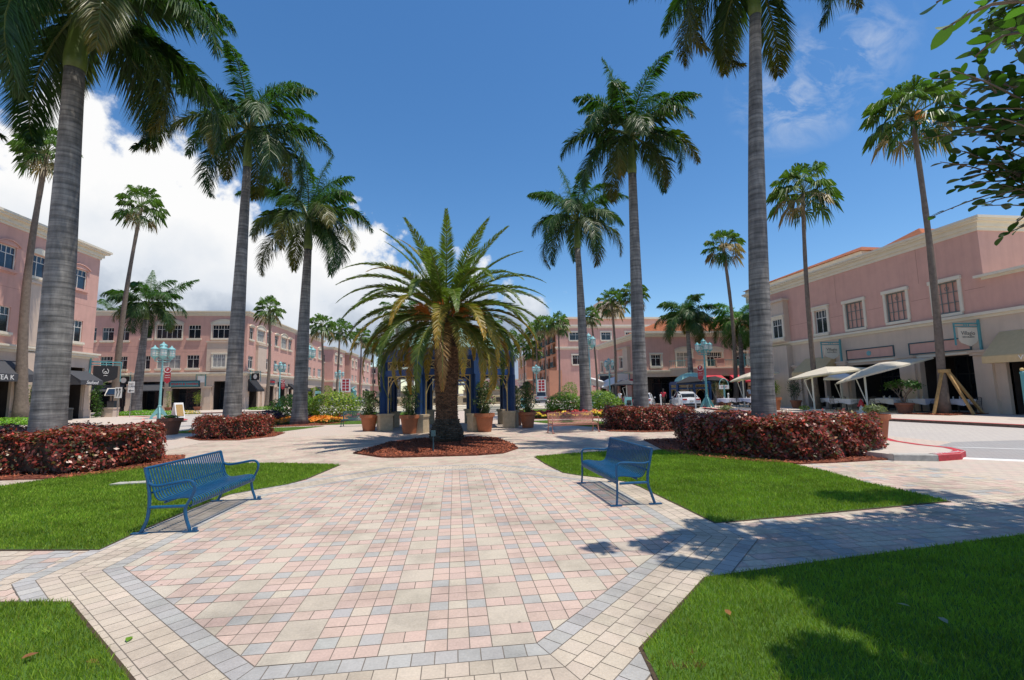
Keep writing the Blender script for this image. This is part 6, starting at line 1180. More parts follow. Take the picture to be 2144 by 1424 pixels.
# ------------------------------------------------------------------ pavilion
def pavilion():
    cx, cy, = -.28, 24.35; t = thing('pavilion', 'octagonal blue pavilion with mint domed roof behind the date palm', 'pavilion', (cx, cy, 0)); Ra = 3.28
    V = [(Ra * math.cos(R(22.5 + 45 * k)), Ra * math.sin(R(22.5 + 45 * k))) for k in range(8)]
    for k, (x, y) in enumerate(V):
        a = math.atan2(y, x); Mr = Matrix.Rotation(a, 3, 'Z')
        def at(r_, s, z): return (Mr @ Vector((r_, s, 0))) + Vector((0, 0, z))
        g = MB(); g.obox(at(Ra - .02, 0, .36), (.62, .62, .72), Mr); g.obox(at(Ra - .02, 0, .77), (.70, .70, .10), Mr); b = g.build('plinth', M['tan'], t)
        g = MB(); g.obox(at(Ra + .10, 0, 1.70), (.22, .26, 1.76), Mr); g.obox(at(Ra - .12, .14, 1.70), (.2, .14, 1.76), Mr); g.obox(at(Ra - .12, -.14, 1.70), (.2, .14, 1.76), Mr); g.obox(at(Ra, 0, 3.05), (.36, .36, .94), Mr); g.build('column', M['navy'], t)
        g = MB()
        for s in (-1, 1):
            x2, y2 = V[(k + s) % 8]; d = Vector((x2 - x, y2 - y, 0)).normalized(); p = Vector((x, y, 0)) + d * .28; q = p + d * .55
            g.tube([p + Vector((0, 0, .82)), p + Vector((0, 0, 2.52))], .028, 4); g.tube([p + Vector((0, 0, 1.7)), p + d * .12 + Vector((0, 0, 2.05)), p + d * .35 + Vector((0, 0, 2.34)), p + d * .75 + Vector((0, 0, 2.50))], .024, 5); g.tube([p + Vector((0, 0, 2.25)), p + d * .28 + Vector((0, 0, 2.52))], .018, 4)
        g.build('bracket', M['ochre'], t)
    def ringbox(r0, r1, z0, z1, m, name):
        g = MB(); a = [(r1 * math.cos(R(22.5 + 45 * k)), r1 * math.sin(R(22.5 + 45 * k))) for k in range(8)]; b = [(r0 * math.cos(R(22.5 + 45 * k)), r0 * math.sin(R(22.5 + 45 * k))) for k in range(8)]
        for k in range(8): j = (k + 1) % 8; g.prism([a[k], a[j], b[j], b[k]], z0, z1)
        return g.build(name, M[m], t)
    ringbox(Ra - .14, Ra + .10, 2.56, 2.84, 'navy', 'beam'); ringbox(Ra - .15, Ra + .14, 3.24, 3.42, 'navy', 'beam'); ringbox(Ra - .2, Ra + .24, 3.42, 3.50, 'navy', 'beam'); ringbox(Ra - .3, Ra + .10, 3.50, 3.72, 'navy', 'beam'); ringbox(Ra - .7, Ra + .02, 3.722, 3.79, 'navy', 'eave')
    g = MB()
    for k in range(8):
        A, B = Vector((*V[k], 0)), Vector((*V[(k + 1) % 8], 0)); d = (B - A); L_ = d.length; d.normalize(); s0, s1 = .25, L_ - .25; n = 4; up = Vector((0, 0, 1)); z0, z1 = 2.86, 3.22
        g.tube([A + d * s0 + up * z0, A + d * s1 + up * z0], .025, 4); g.tube([A + d * s0 + up * z1, A + d * s1 + up * z1], .025, 4)
        for i in range(n):
            a, b = s0 + (s1 - s0) * i / n, s0 + (s1 - s0) * (i + 1) / n; g.tube([A + d * a + up * z0, A + d * b + up * z1], .017, 4); g.tube([A + d * b + up * z0, A + d * a + up * z1], .017, 4)
        for i in range(n + 1): a = s0 + (s1 - s0) * i / n; g.tube([A + d * a + up * z0, A + d * a + up * z1], .018, 4)
        g.tube([A + d * .25 + up * 2.53, A + d * (L_ - .25) + up * 2.53], .028, 4)
    g.build('lattice', M['ochre'], t)
    g = MB(); n = 8; prof = [(2.62, 3.79), (2.60, 3.92), (2.42, 4.22), (2.06, 4.56), (1.56, 4.86), (.95, 5.08), (.36, 5.18), (.02, 5.2)]
    for (r0, z0), (r1, z1) in zip(prof, prof[1:]):
        for k in range(8):
            a0, a1 = R(22.5 + 45 * k), R(67.5 + 45 * k); g.poly([(r0 * math.cos(a0), r0 * math.sin(a0), z0), (r0 * math.cos(a1), r0 * math.sin(a1), z0), (r1 * math.cos(a1), r1 * math.sin(a1), z1), (r1 * math.cos(a0), r1 * math.sin(a0), z1)])
    dm = g.build('dome', M['mint'], t); g = MB()
    for k in range(8):
        for f in (0, .25, .5, .75):
            a0, a1 = R(22.5 + 45 * k), R(67.5 + 45 * k); pts = [((r_ * (math.cos(a0) * (1 - f) + math.cos(a1) * f)), (r_ * (math.sin(a0) * (1 - f) + math.sin(a1) * f)), z + .015) for r_, z in prof[:-1]]; g.tube(pts, .022 if f == 0 else .012, 4)
    g.tube([(0, 0, 5.15), (0, 0, 5.55)], [.07, .02], 8); g.build('seams', M['mint'], dm)
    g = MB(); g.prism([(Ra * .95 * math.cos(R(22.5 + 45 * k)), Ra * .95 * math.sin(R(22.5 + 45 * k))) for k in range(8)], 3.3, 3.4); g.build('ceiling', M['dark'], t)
    return t
pav = pavilion()
copy_tree(pav, (-.6, 74, .9), 0, 'second blue pavilion with mint roof, far behind the first beyond the stone terraces', .82)
copy_tree(pav, (23.5, 44.4, .12), 0, 'small blue pavilion with a mint roof and navy canvas beside the valet stand', .62)
# stepped stone terraces beyond the pavilion
def terraces():
    t = thing('stone_terrace', 'stepped cream stone terrace with low walls beyond the pavilion', 'terrace', (0, 50, 0)); 
    for i, (w, y, z0, z1) in enumerate(((9.5, 46.2, 0, .16), (9.2, 47.0, .16, .32), (8.9, 47.8, .32, .48))): g = MB(); g.box(-w - .3, w - .3, y - 50, y - 50 + 3, z0, z1); g.build('step', M['cream'], t)
    g = MB(); g.box(-9.2, 8.6, .2, 1.0, .482, 1.35); g.box(-9.4, 8.8, .1, 1.1, 1.352, 1.46); g.box(-8.5, -1.5, 3.0, 3.6, .5, 2.0); g.box(1.0, 8.0, 3.0, 3.6, .5, 2.0); g.box(-8.6, -1.4, 2.9, 3.7, 2.002, 2.1); g.box(.9, 8.1, 2.9, 3.7, 2.002, 2.1); g.build('wall', M['tan'], t)
    for x in (-6.8, -2.2, .9, 4.4): g = MB(); g.box(x, x + 1.0, .14, .2, .75, 1.2); g.build('wall_plaque', M['dark'], t)
terraces()
PB = [(2.6, 62, 'slender palm seen just right of the date palm trunk through the pavilion'), (3.9, 66, 'slender palm second to the right of the date palm trunk, beyond the terrace'), (4.9, 60, 'slender palm in the middle of the right pavilion opening'),
      (6.3, 68, 'slender palm at the right of the right pavilion opening'), (7.4, 63, 'slender palm against the rightmost pavilion column'), (-3.4, 64, 'slender palm just left of the date palm trunk beyond the terrace'), (-5.4, 61, 'slender palm in the left pavilion opening'), (-7.6, 66, 'slender palm at the outer left side of the pavilion')]
for i, (x, y, lb) in enumerate(PB):
    royal('royal_palm', lb, (x, y, .0), 7.5 + (i % 3) * .5, 1.2, .30, .22, 300 + i, 9, 2.6, (0, 0), 26, wl=1.6, group='palms beyond the terraces')
for i, (x, y) in enumerate(((2.2, 53.5), (4.6, 53.8), (-3.2, 53.6))):
    shrub('round green bush on the terrace %s' % ('right of the date palm trunk', 'furthest right behind the pavilion', 'left of the date palm trunk')[i], (x, y, 2.1 if False else 1.46), .7, .6, .5, 420, .16, 140 + i, GREEN, group='terrace bushes')
# ------------------------------------------------------------------ benches
def smooth_path(pts, n=6):
    out = []; P = [Vector(p) for p in pts]; P = [P[0] * 2 - P[1]] + P + [P[-1] * 2 - P[-2]]
    for i in range(1, len(P) - 2):
        for k in range(n):
            t = k / n; a, b, c, d = P[i - 1], P[i], P[i + 1], P[i + 2]
            out.append(.5 * ((2 * b) + (c - a) * t + (2 * a - 5 * b + 4 * c - d) * t * t + (3 * b - a - 3 * c + d) * t ** 3))
    out.append(P[-2]); return out
def bench(name, label, loc, rz, L_=1.83, m='blue', nsl=32, style=0, sc=1.0, group=None):
    """local x along the bench, +y is the front"""
    t = thing(name, label, 'bench', loc, rz, group, sc); h = L_ / 2 - .045
    prof = smooth_path([(-.345, .80), (-.30, .66), (-.255, .52), (-.225, .445), (-.185, .405), (-.12, .392), (-.02, .402), (.09, .418), (.17, .416), (.215, .395), (.232, .36), (.222, .325)], 3)
    g = MB(); w = .030; th = .004
    for i in range(nsl):
        x = -h + .02 + (2 * h - .04) * i / (nsl - 1); vs = []; fs = []; m_ = len(prof)
        for k, p in enumerate(prof):
            a, b = prof[max(k - 1, 0)], prof[min(k + 1, m_ - 1)]; tx, tz = b.x - a.x, b.y - a.y; l = math.hypot(tx, tz); nx, nz = -tz / l * th, tx / l * th
            vs += [(x - w / 2, p.x + nx, p.y + nz), (x + w / 2, p.x + nx, p.y + nz), (x + w / 2, p.x - nx, p.y - nz), (x - w / 2, p.x - nx, p.y - nz)]
        for k in range(m_ - 1):
            for j in range(4): q = (j + 1) % 4; fs.append((k * 4 + j, k * 4 + q, k * 4 + 4 + q, k * 4 + 4 + j))
        fs += [(0, 1, 2, 3), ((m_ - 1) * 4 + 3, (m_ - 1) * 4 + 2, (m_ - 1) * 4 + 1, (m_ - 1) * 4)]; g._add(vs, fs)
    g.build('slats', M[m], t)
    g = MB(); g.tube([(-h - .03, -.350, .805), (h + .03, -.350, .805)], .017, 8); g.build('top_rail', M[m], t)
    g = MB(); g.tube([(-h, .205, .318), (h, .205, .318)], .016, 8); g.tube([(-h, -.10, .372), (h, -.10, .372)], .014, 8); g.tube([(-h, -.262, .50), (h, -.262, .50)], .014, 8); g.build('cross_bars', M[m], t)
    for s in (-1, 1):
        x = s * (h + .025); g = MB(); r_ = .021
        if style == 0: leg = [(-.365, 0), (-.335, .05), (-.29, .16), (-.272, .30), (-.275, .46), (-.30, .62), (-.345, .80)]
        else: leg = [(-.36, 0), (-.31, .15), (-.262, .30), (-.27, .46), (-.305, .62), (-.35, .80)]
        g.tube([(x, p.x, p.y) for p in smooth_path(leg, 3)], r_, 8); g.obox((x, -.365, .008), (.055, .19, .016)); g.build('rear_leg', M[m], t)
        g = MB()
        fl = [(.235, 0), (.222, .06), (.185, .16), (.165, .27), (.178, .33)] if style == 0 else [(.235, 0), (.222, .15), (.215, .33), (.215, .40)]
        g.tube([(x, p.x, p.y) for p in smooth_path(fl, 3)], r_ if style == 0 else .017, 8); g.obox((x, .245, .008), (.055, .17, .016)); g.obox((x, .295 if style == 0 else .25, .03), (.05, .04, .05)) if style == 0 else None; g.build('front_leg', M[m], t)
        g = MB()
        arm = [(-.300, .625), (-.24, .592), (-.16, .588), (.0, .612), (.15, .636), (.225, .625), (.262, .575), (.258, .50), (.225, .42), (.178, .33)] if style == 0 else [(-.305, .62), (-.2, .60), (.0, .615), (.13, .62), (.195, .60), (.215, .54), (.215, .40)]
        g.tube([(x, p.x, p.y) for p in smooth_path(arm, 4)], .0185 if style == 0 else .0165, 8); g.tube([(x, -.27, .322), (x, .175, .322)], .019, 8); g.build('armrest', M[m], t)
    return t
bench('park_bench', 'blue slatted metal bench on the left edge of the paving, nearest the viewer', (-3.55, 7.56, .0195), R(-90 - 2), 1.86, style=0, group='blue park benches')
bench('park_bench', 'blue slatted metal bench on the right, at the corner of the lawn', (2.575, 7.77, .0195), R(90 + 1), 1.84, style=1, group='blue park benches')
bench('park_bench', 'salmon pink slatted metal bench behind the right blue bench, back to the flower bed', (4.93, 19.35, .01), R(180 + 10), 2.1, m='salmon', nsl=34, style=0, group=None)
bench('park_bench', 'dark green bench seen through the right columns of the pavilion', (3.1, 29.8, .01), R(180), 2.0, m='teal_dark', nsl=30, group='dark benches by the pavilion')
bench('park_bench', 'dark green bench end behind the leftmost terracotta pot', (-5.4, 27.2, .01), R(180), 1.6, m='teal_dark', nsl=26, group='dark benches by the pavilion')
g = MB(); g.prism([(0, 0), (.62, .05), (.66, .30), (.05, .24)], 0, .03); o = g.build('utility_cover', M['concrete'], None); o.location = (-6.75, 10.35, .03); tag(o, 'flat pale concrete utility cover in the grass behind the left bench', 'cover')

# ------------------------------------------------------------------ street lamps
def lantern(mbs, c, s=1.0):
    x, y, z = c; a, b = mbs
    b.lathe([(.14 * s, 0), (.165 * s, .04 * s), (.165 * s, .36 * s), (.14 * s, .38 * s)], (x, y, z), 12)
    a.lathe([(.02 * s, -.16 * s), (.07 * s, -.12 * s), (.15 * s, -.02 * s), (.175 * s, .0), (.15 * s, .015 * s)], (x, y, z), 12)
    a.lathe([(.19 * s, .37 * s), (.19 * s, .41 * s), (.16 * s, .45 * s), (.08 * s, .50 * s), (.03 * s, .58 * s), (.005 * s, .62 * s)], (x, y, z), 12)
    for k in range(6):
        q = k * PI / 3; a.tube([(x + .172 * s * math.cos(q), y + .172 * s * math.sin(q), z), (x + .172 * s * math.cos(q), y + .172 * s * math.sin(q), z + .38 * s)], .012 * s, 4)
    for zz in (.12, .26): a.tube([(x + .172 * s * math.cos(k * PI / 6), y + .172 * s * math.sin(k * PI / 6), z + zz * s) for k in range(12)], .008 * s, 4, closed=True)
def lamp(label, loc, H, rz=0, sign=None, m='teal_light', ls=1.0, top=True, side=1):
    t = thing('street_lamp', label, 'street lamp', loc, rz, 'teal lantern street lamps'); g = MB(); k = H / 6.2
    g.lathe([(.14, .0), (.14, .5), (.115, .6), (.105, .95), (.13, .97), (.13, 1.03), (.095, 1.08), (.075, H * .62), (.095, H * .63), (.06, H * .66), (.055, H * .84)], (0, 0, 0), 12); g.build('pole', M[m], t)
    g = MB()
    for i in range(4):
        a = i * PI / 2 + .4; c, s = math.cos(a), math.sin(a); w = Vector((-s, c, 0)) * .03; P = [(.1, .95), (.22, .78), (.40, .50), (.60, .12), (.62, 0), (.44, 0), (.36, .20), (.12, .45)]
        g.slab([Vector((c * r_, s * r_, z)) - w for r_, z in P], w * 2)
    g.build('foot', M[m], t)
    g = MB(); zz = H * .80
    for i in range(4):
        a = i * PI / 2 + .35; c, s = math.cos(a), math.sin(a); g.tube([(0, 0, zz - .25), (c * .25, s * .25, zz - .3), (c * .5, s * .5, zz - .22), (c * .55, s * .55, zz)], .03, 6); g.tube([(0, 0, zz - .05), (c * .55, s * .55, zz - .1)], .025, 6)
    g.build('arms', M[m], t); A, B = MB(), MB()
    for i in range(4): a = i * PI / 2 + .35; lantern((A, B), (.55 * math.cos(a), .55 * math.sin(a), zz + .14), 1.15 * ls)
    if top: lantern((A, B), (0, 0, H * .84 + .2), 1.15 * ls)
    L_ = A.build('lanterns', M[m], t); B.build('lantern_glass', M['lampglass'], L_)
    if sign:
        z = H * sign; X = .40 * side; g = MB(); g.tube([(X, -.02, z + .28), (X, .02, z + .28)], .21, 20); g.slab([(X - .22, -.015, z + .05), (X + .22, -.015, z + .05), (X + .22, -.015, z - .65), (X, -.015, z - .85), (X - .22, -.015, z - .65)], (0, .03, 0)); s_ = g.build('parking_sign', M['signred'], t)
        g = MB(); g.tube([(X + .235 * math.cos(q), -.02, z + .28 + .235 * math.sin(q)) for q in [PI + PI * i / 12 for i in range(13)]], .022, 5); g.tube([(0, 0, z + .52), (X, 0, z + .52), (X, 0, z + .48)], .015, 5); g.build('sign_rim', M['whitepaint'], s_)
        text_part('lettering', 'P', .34, M['whitepaint'], s_, (X, -.026, z + .28), (R(90), 0, 0), .003); text_part('lettering', 'VALET', .13, M['whitepaint'], s_, (X, -.022, z - .18), (R(90), 0, 0), .003); text_part('lettering', 'PARKING', .09, M['whitepaint'], s_, (X, -.022, z - .36), (R(90), 0, 0), .003)
    return t
lamp('tall five lantern teal lamp with red parking sign by the left kerb', (-23.6, 41.3, .12), 6.1, .2, .60, ls=1.3)
lamp('teal lamp with a red parking sign in front of the far left building side', (-23.4, 66.8, .12), 6.5, .2, .52)
lamp('teal lamp whose lanterns show on both sides of the flower bed palm trunk', (-16.4, 55.0, .0), 7.6, .15, None, ls=1.5)
lamp('teal lamp on the left avenue with a white and red banner', (-19.2, 82, .12), 6.0, 0, None)
lamp('far teal lamp behind the date palm fronds on the left', (-13.6, 92, .0), 8.2, 0, None)
lamp('tall teal lamp beside the trunk behind the pink bench', (14.0, 47.5, .0), 7.9, .3, None, ls=1.35)
lamp('teal lamp in front of the red awnings of the orange roofed building', (18.8, 55.5, .12), 5.6, .2, None)
lamp('dark teal lamp with a red parking sign beside the valet stand', (21.9, 38.9, .12), 6.1, -.5, .52, m='teal', side=-1)
lamp('far teal lamp of the right avenue before the parked cars', (13.0, 74, .0), 6.2, 0, None)
lamp('far teal lamp of the right avenue beside the pavilion', (8.4, 78, .0), 7.0, 0, None)
g = MB(); g.box(0, 1.5, -.02, .02, 0, 2.2); o = g.build('street_banner', M['whitepaint']); o.location = (-18.9, 81.9, 2.3); tag(o, 'white banner with red blocks hung on a left avenue lamp', 'banner')
g = MB(); [g.box(.2 + (i % 2) * .6, .7 + (i % 2) * .6, -.03, .03, .2 + (i // 2) * .5, .6 + (i // 2) * .5) for i in range(8)]; g.build('red_blocks', M['signred'], o)
o2 = copy_tree(o, (11.0, 62, 1.7), 0, 'white banner with red blocks before the far cars at the right of the pavilion', .75)

# ------------------------------------------------------------------ signs, bins, small street things
def post_sign(label, loc, rz, h, w, hh, draw, col='whitepaint'):
    t = thing('traffic_sign', label, 'sign', loc, rz); g = MB(); g.tube([(0, 0, 0), (0, 0, h)], .03, 6); g.build('post', M['chrome'], t); g = MB(); g.box(-w / 2, w / 2, -.045, -.032, h - hh, h); b = g.build('board', M[col], t)
    if draw: draw(b, h, w, hh)
    return t
def one_way(b, h, w, hh):
    text_part('lettering', 'NO\nTURN', .22, M['darkmetal'], b, (0, -.05, h - .34), (R(90), 0, 0), .003); g = MB(); g.slab([(-w * .38, -.047, h - hh + .17), (-.05, -.047, h - hh + .30), (-.05, -.047, h - hh + .20), (w * .4, -.047, h - hh + .20), (w * .4, -.047, h - hh + .14), (-.05, -.047, h - hh + .14), (-.05, -.047, h - hh + .04)], (0, -.004, 0)); g.build('arrow', M['darkmetal'], b)
def turn(b, h, w, hh):
    g = MB()
    for k in (-1, 1): g.tube([(k * .12 - .05, -.048, h - hh + .12), (k * .12 + .05, -.048, h - hh * .5), (k * .12 - .02, -.048, h - .22)], .035, 4); g.slab([(k * .12 - .12, -.047, h - .28), (k * .12 - .02, -.047, h - .08), (k * .12 + .09, -.047, h - .26)], (0, -.005, 0))
    g.build('arrows', M['darkmetal'], b)
post_sign('white sign with a left arrow on a post left of the tall teal lamp', (-28.9, 46.3, .12), 0, 3.2, .55, 1.0, one_way)
post_sign('white sign with two bent arrows on a leaning post', (-30.9, 47.8, .12), 0, 2.75, .6, 1.0, turn)
post_sign('small white parking notice on a thin post by the slim fan palm', (-36.0, 50.5, .12), 0, 2.9, .5, .9, None)
t = thing('solar_pay_station', 'grey pay station with a tilted solar panel between two palm trunks', 'pay station', (-34.4, 52.4, .12)); g = MB(); g.tube([(0, 0, 0), (0, 0, 2.3)], .05, 8); g.box(-.35, .3, -.2, .2, 0, 1.5); g.build('cabinet', M['awn_grey'], t); g = MB(); g.slab([(-.6, -.25, 2.0), (.75, -.25, 2.0), (.6, .35, 2.75), (-.75, .35, 2.75)], (0, -.04, .03)); p = g.build('panel_frame', M['frame'], t); g = MB(); g.slab([(-.48, -.25, 2.12), (.6, -.25, 2.12), (.48, .3, 2.68), (-.58, .3, 2.68)], (0, -.055, .03)); g.build('solar_cells', M['glass_b'], p)
t = thing('sandwich_board', 'white A-frame board beside the tall teal lamp', 'sign', (-22.9, 42.6, .12), R(60)); g = MB()
g.slab([(-.36, -.38, 0), (.36, -.38, 0), (.36, -.03, 1.25), (-.36, -.03, 1.25)], (0, .03, 0)); g.slab([(-.36, .38, 0), (.36, .38, 0), (.36, .06, 1.25), (-.36, .06, 1.25)], (0, -.03, 0)); b = g.build('panels', M['whitepaint'], t); g = MB(); g.slab([(-.27, -.362, .15), (.27, -.362, .15), (.27, -.075, 1.1), (-.27, -.075, 1.1)], (0, -.012, 0)); g.build('board_face', M['wood'], b)
def bin_(label, loc):
    t = thing('litter_bin', label, 'litter bin', loc); g = MB()
    for i in range(28):
        a = i * 2 * PI / 28; g.obox((.29 * math.cos(a), .29 * math.sin(a), .48), (.012, .04, .86), Matrix.Rotation(a, 3, 'Z'))
    g.build('slats', M['darkmetal'], t); g = MB(); g.lathe([(.27, .02), (.27, .9)], (0, 0, 0), 20); g.build('liner', M['black_c'], t); g = MB(); g.lathe([(.31, .86), (.33, .88), (.33, .96), (.27, 1.0), (.12, 1.0), (.12, .93)], (0, 0, 0), 20); g.lathe([(.31, .02), (.31, .08)], (0, 0, 0), 20); g.build('rim', M['darkmetal'], t)
bin_('black slatted litter bin beside the huge left palm trunk', (-31.2, 42.6, .12))
g = MB(); g.box(-.5, .5, -.4, .4, 0, .75); g.box(-.55, .55, -.45, .45, .752, .85); o = g.build('planter_box', M['beige'], None); o.location = (-32.3, 49.0, .12); tag(o, 'square beige planter box at the corner of the near left building', 'planter')
t = thing('fire_hydrant', 'red and white fire hydrant in front of the umbrella post', 'fire hydrant', (24.2, 25.6, .12)); g = MB(); g.lathe([(.17, 0), (.17, .05), (.12, .06), (.12, .45)], (0, 0, 0), 14); g.build('barrel', M['whitepaint'], t); g = MB(); g.lathe([(.15, .45), (.15, .5), (.13, .52), (.12, .62), (.08, .72), (.03, .78), (.03, .82)], (0, 0, 0), 14); g.tube([(-.22, 0, .42), (.22, 0, .42)], .065, 10); g.tube([(0, 0, .42), (0, -.2, .42)], .075, 10); g.build('bonnet', M['red'], t)
t = thing('meter_post', 'teal capped meter on a pole standing on the left lawn strip', 'meter', (-7.3, 35.6, 0)); g = MB(); g.tube([(0, 0, 0), (0, 0, 1.35)], .06, 8); g.build('pole', M['teal'], t); g = MB(); g.box(-.16, .16, -.1, .1, 1.35, 2.0); g.tube([(0, 0, 2.0), (-.1, 0, 2.2), (.1, 0, 2.35)], [.14, .1, .04], 8); g.build('head', M['teal_light'], t)
for lb, loc in (('blue teal newspaper box by the clipped bushes of the left avenue', (-25.2, 92, .12)), ('light teal newspaper box behind the green shrub right of centre', (14.4, 38.0, 0)), ('pale teal newspaper box on the right avenue lawn', (6.9, 47, 0))):
    t = thing('newspaper_box', lb, 'newspaper box', loc, 0, 'newspaper boxes'); g = MB(); s = 1.0 if loc[1] < 60 else 2.2; g.slab([(-.28 * s, -.25 * s, 0), (-.28 * s, .3 * s, 0), (-.28 * s, .12 * s, 1.15 * s), (-.28 * s, -.1 * s, 1.15 * s)], (.56 * s, 0, 0)); g.build('case', M['teal_light'], t); g = MB(); g.box(-.2 * s, .2 * s, -.26 * s, -.2 * s, .5 * s, .9 * s); g.build('window', M['glass'], t)
g = MB(); g.lathe([(.2, 0), (.2, .04), (.13, .05), (.03, .7), (.03, .72)], (0, 0, 0), 12); o = g.build('traffic_cone', mat('cone_orange', (.75, .12, .02), .6)); o.location = (7.6, 50.5, 0); tag(o, 'orange traffic cone on the road right of the pavilion', 'traffic cone')
t = thing('pay_station', 'slim grey bicycle style pay station by the far left corner column', 'pay station', (-27.0, 63.5, .12)); g = MB(); g.tube([(0, 0, 0), (0, 0, .9), (.25, 0, 1.6), (.1, 0, 2.2)], .09, 8); g.build('body', M['darkmetal'], t); g = MB(); g.tube([(-.05, 0, 2.0), (0, 0, 2.5)], .03, 6); g.tube([(.25, 0, 2.0), (.35, 0, 2.5)], .03, 6); g.build('handles', M['chrome'], t)
g = MB(); g.lathe([(.085, 0), (.085, 2.0), (.10, 2.02), (.10, 2.08), (.06, 2.12)], (0, 0, 0), 12); o = g.build('bollard_post', M['teal'], None); tag(o, 'teal post with a brass ball at the right edge', 'post'); o.location = (25.2, 18.05, .12); g = MB(); g.sphere((0, 0, 2.19), .08, 12, 8); g.build('ball', M['ochre'], o)
for lb, (x, y) in (('white valet bollard left of the man in the red shirt', (18.9, 41.6)), ('white valet bollard left of the parked white saloon', (20.2, 40.6)), ('thin white bollard touching the left side of the white saloon', (20.5, 41.3)), ('white bollard standing behind the boot of the white saloon', (21.1, 39.4)), ('white bollard between the white saloon and the dark teal lamp', (24.6, 40.0))):
    g = MB(); g.lathe([(.06, 0), (.06, 1.15), (.08, 1.16), (.08, 1.24), (.03, 1.30)], (0, 0, 0), 10); o = g.build('bollard', M['whitepaint'], None); o.location = (x, y, .0); tag(o, lb, 'bollard', 'white bollards by the valet stand')
t = thing('valet_stand', 'teal arched valet sign between the dark lamp and the terrace plant', 'sign', (23.2, 38.3, .12)); g = MB(); g.tube([(0, 0, 0), (0, 0, 1.9)], .07, 8); g.tube([(-.42 + .84 * i / 12 if False else .42 * math.cos(PI * i / 12), 0, 1.9 + .55 * math.sin(PI * i / 12)) for i in range(13)], .035, 6); g.build('frame', M['teal_light'], t); g = MB(); g.box(-.45, .45, -.03, .03, 1.55, 1.9); b = g.build('board', M['whitepaint'], t); text_part('lettering', 'VALET', .2, M['signred'], b, (0, -.034, 1.73), (R(90), 0, 0), .003)

# ------------------------------------------------------------------ umbrellas, tables, chairs
def umbrella(label, loc, rz, tilt, w=2.6, m='canvas', pole=2.0, name='market_umbrella'):
    """cantilever umbrella: tilted square canopy on a leaning mast"""
    t = thing(name, label, 'umbrella', loc, rz, 'ivory restaurant umbrellas' if m == 'canvas' else 'street umbrellas'); Mr = Matrix.Rotation(tilt, 3, 'Y'); C0 = Vector((.9 if m == 'canvas' else 0, 0, pole + .35)); g = MB(); n = 8; R0 = w * .72
    C_ = [Vector((w / 2 * a, w / 2 * b, 0)) for a, b in ((-1.41, 0), (-.7, -.7), (0, -1.41), (.7, -.7), (1.41, 0), (.7, .7), (0, 1.41), (-.7, .7))]; top = Mr @ Vector((0, 0, .48)) + C0
    for k in range(8):
        a, b = C_[k], C_[(k + 1) % 8]; A = Mr @ a + C0; B = Mr @ b + C0; ma, mb_ = (A + top) / 2 + Mr @ Vector((0, 0, .06)), (B + top) / 2 + Mr @ Vector((0, 0, .06))
        g.poly([A, B, mb_, ma]); g.poly([ma, mb_, top]); dn = Mr @ Vector((0, 0, -.10)); g.poly([A + dn, B + dn, B, A])
    g.build('canopy', M[m], t, smooth=False); g = MB(); g.box(-.05, .05, -.05, .05, 0, pole + .3); g.tube([(-.02, 0, .55), (-.45, 0, pole - .05)], .03, 6); g.tube([(-.45, 0, pole - .05), (0, 0, pole + .1)], .03, 6); g.tube([(0, 0, pole + .28), C0 + Vector((0, 0, .3))], .03, 6); g.build('mast', M['frame'], t); g = MB()
    for a in C_[::2]: g.tube([top - Vector((0, 0, .05)), Mr @ a * .98 + C0 + Vector((0, 0, .01))], .012, 4)
    g.build('ribs', M['frame'], t); g = MB(); g.box(-.6, .6, -.06, .06, 0, .10); g.box(-.06, .06, -.6, .6, 0, .098); g.build('base', M['frame'], t); return t
umbrella('ivory umbrella with a tilted canopy nearest the staked palm', (25.0, 26.0, .12), R(-40), R(-16), 3.5, pole=2.15)
umbrella('ivory umbrella left of the other one, over the white tables', (24.1, 29.2, .12), R(-40), R(-7), 3.3, pole=2.1)
umbrella('ivory umbrella half hidden behind the largest right palm trunk', (25.2, 38.6, .12), R(-50), R(-9), 2.9, pole=2.2)
umbrella('white umbrella further back under the arcade', (27.3, 30.4, .12), 0, 0, 1.9, 'white_canvas', 1.8)
umbrella('white tilted umbrella before the red awnings, left one', (19.3, 62.0, .12), R(20), R(24), 3.0, 'white_canvas', 2.3); umbrella('white tilted umbrella before the red awnings, right one', (20.9, 60.5, .12), R(20), R(-24), 2.8, 'white_canvas', 2.5)
umbrella('navy umbrella beside the long hedge palm trunk', (17.9, 47.5, .0), 0, 0, 2.0, 'awn_grey', 2.0)
umbrella('navy canvas shade left of the small pavilion by the valet stand', (22.6, 42.9, .12), R(10), R(-6), 2.3, 'awn_black', 2.0); umbrella('navy canvas shade right of the small pavilion by the valet stand', (25.4, 43.4, .12), R(-8), R(6), 2.4, 'awn_black', 2.0)
def chair_proto():
    t = thing('cafe_chair', 'x', 'chair', (0, 0, -50)); g = MB(); g.lathe([(.21, .44), (.21, .47)], (0, 0, 0), 12); g.build('seat', M['darkmetal'], t)
    for x, y in ((-.17, -.17), (.17, -.17)): g = MB(); g.tube([(x, y, .44), (x * 1.15, y * 1.15, 0)], .012, 5); g.build('leg', M['darkmetal'], t)
    for x in (-.17, .17): g = MB(); g.tube([(x * 1.1, .2, 0), (x, .18, .45), (x, .23, .86)], .012, 5); g.build('leg', M['darkmetal'], t)
    g = MB(); g.tube([(-.17, .23, .84), (0, .25, .9), (.17, .23, .84)], .012, 5)
    for i in range(5): x = -.12 + i * .06; g.tube([(x, .2, .47), (x, .24, .87)], .007, 4)
    g.tube([(-.19, .2, .66), (-.22, -.05, .66), (-.19, -.16, .45)], .01, 4); g.tube([(.19, .2, .66), (.22, -.05, .66), (.19, -.16, .45)], .01, 4); g.build('backrest', M['darkmetal'], t); return t
